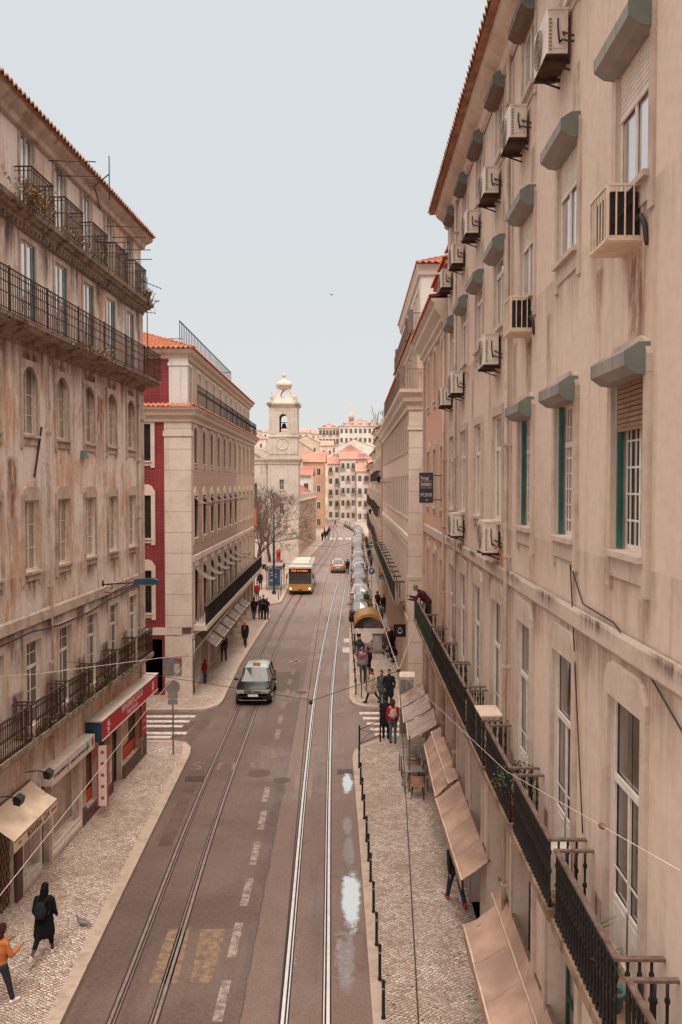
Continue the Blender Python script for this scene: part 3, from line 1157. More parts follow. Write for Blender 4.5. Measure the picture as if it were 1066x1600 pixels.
person(g0(603, 1026), R(182), 'woman in a grey coat walking towards the viewer by the drop sign', '#4a4542', '#7d7069', '#2a2422', '#4a2a1e', 'light', 1.74, coat=.3, hairlen=.12, scarf='#8a7260', group=GR, **WALK)
person(g0(612, 1023), R(178), 'person in a long black coat beside the grey coated woman', '#1c1b1c', '#1c1b1c', '#1c1918', '#3a241c', 'light', 1.78, coat=.42, group=GR, **WALK2)
person(g0(620, 1034), R(100), 'dark figure crouching by the wall under the drop sign', '#221f20', '#2a2628', '#1c1918', '#3a2a22', 'light', 1.66, lean=40, legang=((88, 120), (70, 118)), arms=((40, 8, 60), (40, 8, 60)), group=GR)
person(g0(590, 957), R(180), 'person in a hooded dark brown jacket walking by the pink facade', '#332a28', '#2a2628', '#1c1918', '#241c19', 'light', 1.76, hood=True, group=GR, **WALK)
person(g0(600, 962), R(180), 'person in a black jacket beside the hooded brown jacket', '#242223', '#2a2a2e', '#1c1918', '#3c2c22', 'light', 1.76, group=GR, **WALK2)
person(g0(595, 978), R(0), 'person in pale grey with a teal backpack behind the shelter', '#8f8780', '#3a3a40', '#2a2422', '#4a3a2e', 'light', 1.72, group=GR, bag=('#41585f', 'backpack'), **WALK)
person(g0(573, 957), R(160), 'person in a green jacket between the parked cars and the shelter', '#2f4a38', '#2a2a2e', '#2a2422', '#5a3a2a', 'light', 1.72, group=GR, **STAND)
GC = 'crowd on the pavement near the pharmacy sign'
rn = random.Random(17)
cols = ['#2a2c33', '#3a3230', '#6a5a50', '#8f8780', '#22303c', '#4a2a2a', '#2b2b2b', '#5a4a3a', '#7a3a30', '#33443a']
k = 0
cl = ['nearest person of the crowd beyond the letter P sign, tan coat', 'person in dark clothes second in the crowd by the P sign', 'person in grey brown in the crowd by the P sign', 'pale clothed person in the crowd below the pharmacy cross', 'navy clothed person in the crowd below the pharmacy cross', 'maroon clothed person in the crowd below the pharmacy cross',
      'black clothed person farther in the crowd below the pharmacy cross', 'brown clothed person at the back of the pharmacy crowd', 'rust clothed person at the back of the pharmacy crowd', 'green clothed person at the back of the pharmacy crowd']
for (px, py) in ((573, 897), (580, 884), (585, 888), (578, 872), (583, 876), (587, 870), (577, 866), (583, 862), (580, 856), (585, 852)):
    q = g0(px, py)
    person((min(q.x, R3X(q.y) - .35), q.y, .125), R(rn.choice([0, 180, 170, 10])), cl[k], cols[k] if k else '#9a7d66', rn.choice(['#2a2a31', '#33353d']), '#2a2422', rn.choice(['#241c19', '#4a3428']), 'light', rn.uniform(1.62, 1.8), group=GC, voxel=.03, **(WALK if k % 2 else STAND))
    k += 1
GF = 'people crossing at the far bend'
fl_ = ['dark figure leading the far left crowd on the kerb', 'dark figure second in the far left crowd', 'dark figure third in the far left crowd', 'tall dark figure in the middle of the far left crowd', 'grey figure at the back of the far left crowd', 'dark blue figure at the back of the far left crowd', 'lone dark figure walking across the far road']
for i, (px, py) in enumerate(((504, 846), (508, 843), (511, 842), (513, 838), (507, 836), (515, 836), (524, 823))):
    q = g0(px, py, .125 if i < 6 else .01)
    person(q, R(170 + 20 * i if i < 6 else 90), fl_[i], ['#1d1c1e', '#232427', '#1c1b1c', '#26221f', '#5a524c', '#232a35', '#1d1c1e'][i], '#1f1e22', '#1c1918', '#241c19', 'light', 1.74, group=GF, voxel=.03, **(WALK if i % 2 == 0 else STAND))
person(ground_at(543.5, 897, .01), R(10), 'dark clothed person standing in the road beside the beige car', '#1f1e20', '#232226', '#1c1918', '#241c19', 'light', 1.74, voxel=.025, **STAND)
# left side
person(g0(397, 968), R(0), 'person in black with back turned by the corner building wall', '#1e1d1f', '#232226', '#1c1918', '#1d1817', 'light', 1.74, group=GL, coat=.15, **WALK)
person(g0(407, 968), R(185), 'man in a navy jacket looking at a phone in the group of three', '#262a33', '#26262c', '#2a2422', '#2c211c', 'light', 1.74, group=GL, **PHONE)
person(g0(412, 967), R(175), 'taller man in dark blue in the middle of the group of three', '#222631', '#26262c', '#2a2422', '#2c211c', 'light', 1.82, group=GL, **POCKET)
person(g0(417, 968), R(190), 'woman in black on the right of the group of three', '#1d1c1e', '#1d1c1e', '#1c1918', '#4a2f22', 'light', 1.64, group=GL, hairlen=.14, **PHONE)
person(g0(402, 939), R(5), 'person in a red jacket walking past the bus shelter', '#a8282a', '#2a2628', '#2a2422', '#3a2a22', 'light', 1.7, group=GL, **WALK)
person(g0(407, 921), R(185), 'person in dark clothes beyond the red jacket near the shelter', '#262527', '#2a2a2e', '#2a2422', '#3a2a22', 'light', 1.72, group=GL, **STAND)
person(g0(383, 1010), R(178), 'blonde woman in a dark coat with an orange scarf and a tan bag', '#232021', '#1f1d1e', '#1c1918', '#c2a37c', 'light', 1.7, coat=.22, scarf='#a8562c', group=GL, bag=('#b58a4e', 'handbag'), **WALK)
person(g0(350, 1034), R(2), 'man in a grey jacket with a black backpack walking away on the left', '#5a534d', '#2c2b2f', '#2a2422', '#3a302a', 'light', 1.74, group=GL, bag=('#201f22', 'backpack'), **WALK2)
person(g0(320.5, 1067), R(150), 'child in a red hooded jacket and blue trousers by the corner shop', '#a8262b', '#2f4a66', '#2a2422', '#241c19', 'light', 1.22, group=GL, hood=True, **STAND)
person(g0(712, 1412), R(15), 'person in blue jeans and red boots half hidden under the awning', '#2a2a2e', '#2a3a4c', '#a8402c', '#3a2a22', 'light', 1.7, group=GR, voxel=.014, **WALK)
# ------------------------------------------------------------------ building kit (local frame: x along facade, y into the building, z up)
def facade(mb, x0, x1, z0, z1, holes, depth=.26, y=0., m=0, mr=None):
    """wall sheet with rectangular openings and reveals; outward is -y"""
    mr = m if mr is None else mr
    xs = sorted(set([x0, x1] + [min(max(v, x0), x1) for h in holes for v in (h[0], h[2])]))
    zs = sorted(set([z0, z1] + [min(max(v, z0), z1) for h in holes for v in (h[1], h[3])]))
    for i in range(len(xs) - 1):
        run = None
        for j in range(len(zs) - 1):
            cx, cz = (xs[i] + xs[i + 1]) / 2, (zs[j] + zs[j + 1]) / 2
            inside = any(h[0] < cx < h[2] and h[1] < cz < h[3] for h in holes)
            if not inside:
                mb.quad((xs[i], y, zs[j]), (xs[i + 1], y, zs[j]), (xs[i + 1], y, zs[j + 1]), (xs[i], y, zs[j + 1]), m)
    for a, b, c, d in holes:
        q = y + depth
        mb.quad((a, y, b), (a, y, d), (a, q, d), (a, q, b), mr)
        mb.quad((c, y, d), (c, y, b), (c, q, b), (c, q, d), mr)
        mb.quad((a, y, d), (c, y, d), (c, q, d), (a, q, d), mr)
        mb.quad((c, y, b), (a, y, b), (a, q, b), (c, q, b), mr)


def shell(mb, x0, x1, z0, z1, depth, m=0, front=False):
    """back and side walls of a block behind a facade"""
    mb.quad((x0, 0, z0), (x0, 0, z1), (x0, depth, z1), (x0, depth, z0), m)
    mb.quad((x1, 0, z0), (x1, depth, z0), (x1, depth, z1), (x1, 0, z1), m)
    mb.quad((x0, depth, z0), (x0, depth, z1), (x1, depth, z1), (x1, depth, z0), m)
    if front:
        mb.quad((x0, 0, z0), (x1, 0, z0), (x1, 0, z1), (x0, 0, z1), m)


def tile_roof(mb, a, b, c, d, pitch=.24, course=.38, amp=.045, m=0):
    """pantile sheet: a-b is the eave, d-c the upper edge"""
    a, b, c, d = map(Vector, (a, b, c, d))
    L = (b - a).length
    S = ((d - a).length + (c - b).length) / 2
    nu = max(4, int(L / pitch) * 4)
    nv = max(1, int(S / course))
    up = (b - a).cross(d - a).normalized()
    if up.z < 0:
        up = -up
    vs, fs = [], []
    for j in range(nv):
        for e in (0, 1):
            t = (j + (e * .98)) / nv
            for i in range(nu + 1):
                s = i / nu
                p = (a.lerp(b, s)).lerp(d.lerp(c, s), t)
                w = math.cos(2 * PI * s * nu / 4.)
                hgt = amp * w + (.035 if e == 0 else 0.)
                hgt += .012 * mnoise.noise(p * 3.1)
                vs.append(p + up * hgt)
    n = nu + 1
    for r in range(2 * nv - 1):
        for i in range(nu):
            fs.append((r * n + i, r * n + i + 1, (r + 1) * n + i + 1, (r + 1) * n + i))
    mb.add(vs, fs, m, True)
    # thickness at the eave
    vs2 = []
    for i in range(nu + 1):
        p = Vector(vs[i])
        vs2 += [p, p - Vector((0, 0, .035))]
    mb.add(vs2, [(2 * i, 2 * i + 1, 2 * i + 3, 2 * i + 2) for i in range(nu)], m)


def cornice(mb, x0, x1, prof, y=0., m=0, ret0=0., ret1=0.):
    """prof: list of (out, z) from bottom to top, extruded along x; returns along y at the ends when given"""
    for (o0, z0), (o1, z1) in zip(prof, prof[1:]):
        mb.quad((x0 - (o0 if ret0 else 0), y - o0, z0), (x1 + (o0 if ret1 else 0), y - o0, z0),
                (x1 + (o1 if ret1 else 0), y - o1, z1), (x0 - (o1 if ret0 else 0), y - o1, z1), m)
        if ret0:
            mb.quad((x0 - o0, y + ret0, z0), (x0 - o0, y - o0, z0), (x0 - o1, y - o1, z1), (x0 - o1, y + ret0, z1), m)
        if ret1:
            mb.quad((x1 + o0, y - o0, z0), (x1 + o0, y + ret1, z0), (x1 + o1, y + ret1, z1), (x1 + o1, y - o1, z1), m)
    if not ret0:
        mb.add([(x0, y - o, z) for o, z in prof] + [(x0, y, prof[-1][1]), (x0, y, prof[0][1])], [tuple(range(len(prof) + 1, -1, -1))], m)
    if not ret1:
        mb.add([(x1, y - o, z) for o, z in prof] + [(x1, y, prof[-1][1]), (x1, y, prof[0][1])], [tuple(range(len(prof) + 2))], m)


def arch_fill(mb, w, h, rise, y0, y1, m=0, n=9):
    """two spandrels that turn a square-headed opening into an arch of the given rise"""
    r = ((w / 2) ** 2 + rise ** 2) / (2 * rise)
    cz = h - r
    for s in (-1, 1):
        pts = []
        for i in range(n + 1):
            x = (w / 2) * (1 - i / n)
            pts.append((s * x, cz + math.sqrt(max(0, r * r - x * x))))
        poly = [(s * (w / 2 + .003), h + .003)] + [(p[0], p[1]) for p in pts]
        poly[1] = (s * (w / 2 + .003), poly[1][1])
        if s > 0:
            poly = poly[::-1]
        mb.prism_y(poly, y0, y1, m)


def bars(mb, w, h, y, cols, rows, fw=.055, bw=.03, t=.05, transom=None, z0=0., split=True, tm=False):
    """window joinery: outer frame, glazing bars, meeting stile and transom"""
    x0, x1 = -w / 2, w / 2
    mb.box(x0, y - t, z0, x0 + fw, y, h)
    mb.box(x1 - fw, y - t, z0, x1, y, h)
    mb.box(x0 + fw, y - t, h - fw, x1 - fw, y, h)
    mb.box(x0 + fw, y - t, z0, x1 - fw, y, z0 + fw * 1.4)
    if split:
        mb.box(-fw * .6, y - t - .004, z0 + fw * 1.4, fw * .6, y - .002, (transom or h - fw))
    if transom:
        mb.box(x0 + fw, y - t - .012, transom - .04, x1 - fw, y - .003, transom + .04)
    for i in range(1, cols):
        x = x0 + w * i / cols
        if split and abs(x) < .04 and not tm:
            continue
        mb.box(x - bw / 2, y - t * .7, z0 + fw * 1.2, x + bw / 2, y - .006, h - fw)
    for r_ in rows:
        z = z0 + (h - z0) * r_
        mb.box(x0 + fw, y - t * .66, z - bw / 2, x1 - fw, y - .008, z + bw / 2)


PROTO = {}


def place(key, root, maker, x, z, y=0.):
    """first use makes the thing's part under root, later uses copy it with its sub-parts"""
    k = key
    if k in PROTO:
        return copy_tree(PROTO[k], root, (x, y, z))
    o = maker(root)
    o.location = (x, y, z)
    PROTO[k] = o
    return o


def make_window(root, w, h, depth=.2, fm='frame', gm='glass', cols=2, rows=(), transom=None, sur=None, sw=.16, head='plain', ears=0., sill=True, arch=0.,
                box=None, slat=0., slatm='slat', green=False, name='window', split=True, fw=.045, panel=0., proud=.05, bw=.024, t=.026, tm=False):
    mb = MB()
    bars(mb, w - .006, h - .006, depth, cols, rows, fw, bw, t=t, transom=transom, z0=0, split=split, tm=tm)
    if panel:
        mb.box(-w / 2 + .05, depth - .03, .05, w / 2 - .05, depth - .004, panel)
        for s in (-1, 1):
            mb.box(s * w / 4 - w / 6, depth - .036, .12, s * w / 4 + w / 6, depth - .03, panel - .08)
    o = mb.build(name, M[fm], root)
    p = MB()
    nx = max(1, 2)
    for i in range(nx):
        a, b = -w / 2 + w * i / nx, -w / 2 + w * (i + 1) / nx
        tl = random.uniform(-.006, .006)
        p.quad((a, depth + .006 + tl, 0.), (b, depth + .006 - tl, 0.), (b, depth + .006 - tl, h), (a, depth + .006 + tl, h))
    p.build('pane', M[gm], o)
    if sur:
        s = MB()
        e = .004
        s.box(-w / 2 - sw, -proud, -ears, -w / 2 - e, .02, h)
        s.box(w / 2 + e, -proud, -ears, w / 2 + sw, .02, h)
        if arch:
            s.box(-w / 2 - sw, -proud, h + e, w / 2 + sw, .02, h + sw * 1.1)
            arch_fill(s, w, h, arch, -proud + .004, depth - .052)
        else:
            s.box(-w / 2 - sw, -proud, h + e, w / 2 + sw, .02, h + sw * 1.25)
        if head == 'ear':
            s.prism_y([(-w / 2 - sw * .8, h + sw * 1.25), (w / 2 + sw * .8, h + sw * 1.25), (w / 2 + sw * .2, h + sw * 2.3), (w / 2 - .12, h + sw * 2.7), (-w / 2 + .12, h + sw * 2.7), (-w / 2 - sw * .2, h + sw * 2.3)], -proud - .002, .02)
        elif head == 'key':
            s.prism_y([(-w / 2 - sw * .2, h + sw * 1.25), (w / 2 + sw * .2, h + sw * 1.25), (w / 2 - .1, h + sw * 2.), (.16, h + sw * 2.3), (.1, h + sw * 3.1), (-.1, h + sw * 3.1), (-.16, h + sw * 2.3), (-w / 2 + .1, h + sw * 2.)], -proud - .002, .02)
        if ears:
            s.box(-w / 2 - e, -proud + .006, -ears * .72, w / 2 + e, .02, -.06)
        s.build('surround', M[sur], o)
    if sill:
        s = MB()
        s.box(-w / 2 - .05, -proud - .06, -.07, w / 2 + .05, depth - .052, -.002)
        s.build('sill', M['stone' if not sur else sur], o)
    if box:
        b = MB()
        W2 = w / 2 + .06
        prof = [(.0, h - .02), (-.15, h - .0), (-.26, h + .08), (-.26, h + .22), (-.12, h + .31), (.0, h + .31)]
        b.prism_x(prof, -W2, W2, 0)
        for i in range(1, 3):
            x = -W2 + 2 * W2 * i / 3
            b.box(x - .008, -.264, h + .08, x + .008, -.26, h + .22)
        bo = b.build('shutter_box', M[box], o)
        c = MB()
        c.prism_x([(.0, h - .023), (-.15, h - .004), (-.264, h + .078), (-.264, h + .222), (-.12, h + .315), (.0, h + .315)], W2 + .001, W2 + .014)
        c2 = MB()
        c2.prism_x([(.0, h - .023), (-.15, h - .004), (-.264, h + .078), (-.264, h + .222), (-.12, h + .315), (.0, h + .315)], -W2 - .014, -W2 - .001)
        c.build('end_cap', M['zincgreen'], bo)
        c2.build('end_cap', M['zincgreen'], bo)
    if slat:
        s = MB()
        n = max(3, int(slat / .052))
        for i in range(n):
            z0 = h - slat + i * slat / n
            s.prism_x([(.035, z0), (.02, z0 + .006), (.018, z0 + slat / n * .8), (.035, z0 + slat / n * .97)], -w / 2 + .02, w / 2 - .02)
        s.box(-w / 2 + .01, .012, h - slat - .035, w / 2 - .01, .036, h - slat)
        s.build('roller_shutter', M[slatm], o)
    if green and depth < .1:
        s = MB()
        s.box(w / 2 - .06, .0, .02, w / 2 - .006, depth - .02, h - .02)
        s.build('folding_shutter', M['green'], o)
    elif green:
        for sx in (-1, 1):
            s = MB()
            xa, xb = (-w / 2 + .012, -w / 2 + .05) if sx < 0 else (w / 2 - .05, w / 2 - .012)
            s.box(xa, .02, .02, xb, depth - .056, h - .02)
            for k in range(3):
                z0 = .12 + k * (h - .2) / 3
                xx = xb if sx < 0 else xa
                s.box(xx - .004, .06, z0, xx + .008 if sx < 0 else xx - .012, depth - .09, z0 + (h - .2) / 3 - .1)
            s.build('folding_shutter', M['green'], o)
    return o


def baluster_prof(h, r=.017):
    return [(r * 1.3, 0), (r * 1.3, .02), (r, .03), (r * 1.9, .07), (r * 1.9, .09), (r * .9, .12), (r * 1.35, .17), (r, .22), (r * .9, h * .5), (r * 1.7, h * .52), (r * 1.7, h * .55), (r * .9, h * .58),
            (r * .95, h * .78), (r * 1.6, h * .8), (r * 1.6, h * .83), (r * .9, h * .86), (r, h)]


def make_balcony(root, hl, out, hz, slab_t, nb, ironm='iron', slabm='balcstone', capm='railtop', prof='turned', nside=7, slab_out=.05, flat_back=False):
    """small balcony: slab (mesh of the part itself), railing and rail cap; origin on the wall at floor level"""
    s = MB()
    s.prism_x([(.02, -slab_t), (-out * .55, -slab_t), (-out - slab_out + .05, -slab_t * .62), (-out - slab_out, -slab_t * .45), (-out - slab_out, 0), (.02, 0)], -hl - slab_out, hl + slab_out)
    o = s.build('balcony', M[slabm], root)
    r = MB()
    pts = []
    for i in range(nb):
        pts.append((-hl + .03 + (2 * hl - .06) * i / (nb - 1), -out))
    ns = max(2, int(out / (2 * hl / nb)) - 1)
    for i in range(1, ns + 1):
        for sx in (-1, 1):
            pts.append((sx * (hl - .03), -out + out * i / (ns + 1)))
    for x, y in pts:
        if prof == 'turned':
            r.lathe(baluster_prof(hz - .03), (x, y, 0), nside)
        elif prof == 'turnedlow':
            r.lathe([(.016, 0), (.016, .05), (.028, .08), (.014, .12), (.014, hz * .45), (.028, hz * .5), (.014, hz * .55), (.014, hz * .8), (.026, hz * .84), (.014, hz * .88), (.014, hz - .03)], (x, y, 0), 5)
        else:
            r.box(x - .009, y - .009, 0, x + .009, y + .009, hz - .03)
    for zz in ((.035,) if prof != 'bar' else (.05, hz * .55, hz - .12)):
        r.box(-hl, -out - .012, zz, hl, -out + .012, zz + .014)
        for sx in (-1, 1):
            r.box(sx * hl - .012, -out + .012, zz, sx * hl + .012, 0, zz + .014)
    r.build('railing', M[ironm], o)
    c = MB()
    cw = .03 if prof != 'bar' else .018
    c.box(-hl - cw, -out - cw, hz - .03, hl + cw, -out + cw, hz)
    for sx in (-1, 1):
        c.box(sx * (hl) - cw, -out + cw, hz - .03, sx * hl + cw, .0, hz - .001)
    c.build('rail_cap', M[capm], o)
    return o


def drainpipe(root, x, z0, z1, r=.05, out=.09, m='oldstone'):
    mb = MB()
    mb.tube([(x, -out, z0), (x, -out, z1)], r, 8)
    z = z0 + .6
    while z < z1:
        mb.box(x - r * 1.4, -out - r * 1.2, z, x + r * 1.4, .02, z + .05)
        z += 2.1
    return mb.build('drainpipe', M[m], root)


# ================================================================== RIGHT NEAR BUILDING (cream, shutter boxes, balconies)
def wallx_r(Y):
    return 3.0 + .0128 * Y


R1E = 26.9
R1 = empty('apartment_building', (wallx_r(R1E), R1E, 0), math.atan2(-1, -.0128), None,
           'tall cream building on the right with roller shutter boxes and a row of iron balconies', 'building')
BAYS1 = [6.45, 9.2, 11.93, 14.66, 17.39, 20.12, 22.75, 25.35]
fx = lambda Y: R1E - Y
X1 = fx(3.)
holes = []
for b in BAYS1:
    x = fx(b)
    holes += [(x - .55, 5.25, x + .55, 8.17), (x - .53, 9.85, x + .53, 11.71 if b < 16 else 11.98), (x - .53, 13.75, x + .53, 15.16), (x - .5, 17.2, x + .5, 18.32), (x - .85, .12, x + .85, 4.55)]
mb = MB()
facade(mb, 0, X1, 0, 18.75, holes, .4)
shell(mb, 0, X1, 0, 18.75, 11)
mb.build('wall', M['cream'], R1)
mb = MB()
cornice(mb, -.02, X1, [(.03, 8.66), (.06, 8.7), (.06, 8.9), (.03, 8.96)], m=0)
mb.build('string_course', M['stone'], R1)
mb = MB()
cornice(mb, 0, X1, [(.02, 18.5), (.1, 18.55), (.14, 18.72), (.3, 18.84), (.36, 18.9), (.4, 19.02), (.4, 19.08)], m=0)
mb.build('cornice', M['cream'], R1)
mb = MB()
tile_roof(mb, (-.3, -.58, 19.1), (X1, -.58, 19.1), (X1, 5.5, 22.2), (-.3, 5.5, 22.2))
tile_roof(mb, (X1, 11.4, 19.1), (-.3, 11.4, 19.1), (-.3, 5.5, 22.2), (X1, 5.5, 22.2), .5)
mb.quad((-.3, -.56, 19.06), (X1, -.56, 19.06), (X1, 0, 19.1), (-.3, 0, 19.1))
mb.add([(-.0, 0, 18.75), (-.0, 11, 18.75), (-.0, 5.5, 22.15)], [(0, 1, 2)])
mb.build('roof', M['tileold'], R1)
KW = dict(sur='stone', sw=.15)
for i, b in enumerate(BAYS1):
    x = fx(b)
    A = b < 16
    place('r1door', R1, lambda r: make_window(r, 1.1, 2.92, .06, 'frame', 'glassd', 2, (.32,), 1.98, head='ear', sill=False, name='door', panel=.62, **KW), x, 5.25) if i % 3 != 1 else \
        place('r1doorb', R1, lambda r: make_window(r, 1.1, 2.92, .06, 'frame', 'glassd', 2, (.32,), 1.98, head='ear', sill=False, name='door', panel=.62, **KW), x, 5.25)
    if b < 10.5:
        place('r1f2a%d' % (b > 8), R1, lambda r: make_window(r, 1.06, 1.86, .14, 'frame', 'glassd', 6, (.18, .34, .5, .66, .82), None, head='ear', ears=.42, box='zinc', slat=.5, slatm='slatbrown', green=True, **KW), x, 9.85)
    elif A:
        place('r1f2b', R1, lambda r: make_window(r, 1.06, 1.86, .14, 'frame', 'glassc', 6, (.12, .24, .36, .48, .6, .84), 1.3, head='ear', ears=.42, box='zinc', green=True, **KW), x, 9.85)
    else:
        place('r1f2c', R1, lambda r: make_window(r, 1.06, 2.13, .045, 'frame', 'glasssky', 2, (), 1.45, head='plain', ears=.3, **KW), x, 9.85)
    if A:
        place('r1f3a', R1, lambda r: make_window(r, 1.06, 1.41, .045, 'frame', 'glasssky', 2, (), None, t=.018, proud=.03, head='ear', ears=.4, box='zinc', slat=.5, **KW), x, 13.75)
    else:
        place('r1f3b', R1, lambda r: make_window(r, 1.06, 1.41, .045, 'frame', 'glasssky', 2, (), 1.1, t=.018, proud=.03, ears=.3, box='zinc', **KW), x, 13.75)
    place('r1f4', R1, lambda r: make_window(r, 1.0, 1.12, .045, 'frame', 'glasssky', 2, (), None, t=.018, proud=.03, ears=.25, box='brownbox', sur='stone', sw=.12), x, 17.2)
    # shop bay at street level
    place('r1shop%d' % (i % 2), R1, (lambda r: make_window(r, 1.7, 4.43, .3, 'framedark', 'glassdark', 3, (.24, .6), 3.1, sur='stone', sw=.2, sill=False, name='shopfront', fw=.08)) if i % 2 else
          (lambda r: make_window(r, 1.7, 4.43, .3, 'darkgreen', 'glassc', 2, (.3,), 2.7, sur='stone', sw=.2, sill=False, name='shopfront', fw=.1, panel=.7)), x, .12)
    place('r1balc', R1, lambda r: make_balcony(r, 1.2, .46, .9, .3, 21), x, 5.16)
for Y_ in (16.05, 24.1):
    drainpipe(R1, fx(Y_), .2, 18.5, .045)

# ================================================================== PEACH BUILDING beyond it
R2S, R2E = 26.96, 35.2
R2 = empty('apartment_building', (wallx_r(R2E), R2E, 0), math.atan2(-1, -.0128), None,
           'narrow peach building with a deep moulded cornice between the cream building and the side street', 'building')
f2 = lambda Y: R2E - Y
X2 = f2(R2S)
B2 = [28.1, 30.6, 33.1]
holes = []
for b in B2:
    x = f2(b)
    holes += [(x - .5, 5.25, x + .5, 8.05), (x - .45, 9.75, x + .45, 11.8), (x - .45, 13.55, x + .45, 15.35), (x - .8, .1, x + .8, 3.9)]
mb = MB()
facade(mb, 0, X2, 0, 15.9, holes, .3)
shell(mb, 0, X2, 0, 15.9, 10)
mb.build('wall', M['peach'], R2)
mb = MB()
cornice(mb, 0, X2, [(.02, 8.6), (.07, 8.66), (.07, 8.92), (.02, 8.98)])
mb.box(0.0, -.09, .1, .42, .03, 15.5)
mb.build('string_course', M['stone'], R2)
mb = MB()
cornice(mb, 0, X2, [(.02, 15.45), (.1, 15.5), (.1, 15.62), (.2, 15.72), (.2, 15.84), (.34, 16.02), (.4, 16.1), (.4, 16.26), (.5, 16.36), (.52, 16.42)], ret0=3, ret1=0)
mb.build('cornice', M['pale'], R2)
mb = MB()
tile_roof(mb, (-.55, -.57, 16.45), (X2 - .01, -.57, 16.45), (X2 - .01, 1.3, 16.95), (-.55, 1.3, 16.95))
mb.quad((-.55, -.55, 16.42), (X2, -.55, 16.42), (X2, 0, 16.43), (-.55, 0, 16.43))
mb.build('roof', M['tilered'], R2)
# attic set back with dormers
mb = MB()
mb.box(.0, 1.3, 16.4, X2, 10, 18.2)
for dx in (1.3, 3.9, 6.5):
    mb.box(dx - .75, .5, 16.6, dx + .75, 4., 18.5)
mb.build('attic', M['peach'], R2)
mb = MB()
for dx in (1.3, 3.9, 6.5):
    tile_roof(mb, (dx - 1., .2, 18.5), (dx + 1., .2, 18.5), (dx + 1., 3.4, 19.4), (dx - 1., 3.4, 19.4))
    mb.box(dx - .95, .3, 18.36, dx + .95, 3.8, 18.5)
tile_roof(mb, (-.2, 1.1, 18.2), (X2, 1.1, 18.2), (X2, 5, 20.), (-.2, 5, 20.), .3)
mb.build('roof', M['tilered'], R2)
for dx in (1.3, 3.9, 6.5):
    place('r2dorm', R2, lambda r: make_window(r, .9, 1.4, .04, 'frame', 'glass', 2, (.5,), sur='pale', sw=.12, sill=False), dx, 16.85, .44)
for i, b in enumerate(B2):
    x = f2(b)
    place('r2f1', R2, lambda r: make_window(r, 1., 2.8, .08, 'frame', 'glassd', 2, (.3,), 1.95, sur='stone', sw=.14, head='key', sill=False, name='door', panel=.5), x, 5.25)
    place('r2f2', R2, lambda r: make_window(r, .9, 2.05, .08, 'framegrey', 'glass', 2, (), 1.5, sur='stone', sw=.14, head='key', ears=.3), x, 9.75)
    place('r2f3', R2, lambda r: make_window(r, .9, 1.8, .1, 'frame', 'glass', 2, (.5,), None, sur='pale', sw=.13, arch=.3, ears=.3), x, 13.55)
    place('r2shop', R2, lambda r: make_window(r, 1.6, 3.8, .28, 'framedark', 'glassdark', 2, (.3,), 2.6, sur='stone', sw=.18, sill=False, name='shopfront', fw=.08), x, .1)
    place('r2balc', R2, lambda r: make_balcony(r, 1.17, .46, .9, .3, 21, 'greeniron'), x, 5.16)
drainpipe(R2, X2 - .12, .2, 15.4, .045)

# ================================================================== LEFT NEAR BUILDING (old, peeling)
L1S = 13.
L1 = empty('apartment_building', (-9.1 + .045 * L1S, L1S, 0), math.atan2(1, .045), None,
           'old peeling building on the left with a long iron balcony and weedy ledges', 'building')
fl = lambda Y: (Y - L1S) * 1.001
X3 = fl(32.75)
BAYSL = [15.45, 17.7, 19.95, 22.2, 24.47, 26.75, 28.97, 31.2]
holes = []
for b in BAYSL:
    x = fl(b)
    holes += [(x - .46, 4.22, x + .46, 6.46), (x - .46, 8.3, x + .46, 10.15), (x - .45, 11.85, x + .45, 13.62), (x - .44, 14.55, x + .44, 16.8), (x - .4, 17.55, x + .4, 19.5)]
# shop openings are separate: (start, end) along Y
SH = [(15., 20.9, .06, 2.9), (21.35, 22.45, .45, 2.5), (22.5, 23.2, .1, 2.5), (23.3, 25.5, .45, 2.75), (26.15, 27.2, .45, 2.9), (27.3, 28.5, .45, 2.9), (28.7, 29.75, .1, 2.9), (29.9, 32.1, .55, 2.9)]
for a, b, z0, z1 in SH:
    holes.append((fl(a), z0, fl(b), z1))
mb = MB()
facade(mb, 0, X3, 0, 19.75, holes, .34)
shell(mb, 0, X3, 0, 19.75, 11)
mb.build('wall', M['old'], L1)
mb = MB()
cornice(mb, 0, X3, [(.02, 6.86), (.07, 6.9), (.07, 7.16), (.02, 7.22)])
mb.box(X3 - .55, -.07, .4, X3 - .01, .02, 13.95)
mb.box(X3 - .62, -.12, 13.0, X3 + .04, .02, 13.25)
mb.box(X3 - .5, -.06, 14.6, X3 - .01, .02, 17.1)
mb.build('string_course', M['oldstone'], L1)
mb = MB()
cornice(mb, 0, X3, [(.02, 14.1), (.08, 14.12), (.08, 14.18), (.16, 14.2), (.18, 14.27), (.34, 14.29), (.34, 14.34), (.5, 14.36), (.52, 14.42), (.6, 14.45), (.61, 14.52), (.0, 14.53)], ret1=2)
mb.box(-.1, -.62, 14.525, X3 + .6, 0.0, 14.545)
cornice(mb, 0, X3, [(.02, 17.0), (.08, 17.02), (.08, 17.12), (.16, 17.14), (.16, 17.22), (.28, 17.26), (.28, 17.32), (.38, 17.36), (.4, 17.48), (.0, 17.49)], ret1=2)
x = .1
while x < X3:
    mb.box(x, -.15, 17.04, x + .1, -.07, 17.125)
    x += .24
mb.build('ledge', M['darkstone'], L1)
mb = MB()
cornice(mb, 0, X3, [(.02, 19.5), (.12, 19.54), (.15, 19.68), (.34, 19.84), (.38, 19.95)], ret1=2)
mb.build('cornice', M['oldstone'], L1)
mb = MB()
tile_roof(mb, (0, -.5, 19.97), (X3 + .22, -.5, 19.97), (X3 - 5, 5.5, 23.2), (0, 5.5, 23.2))
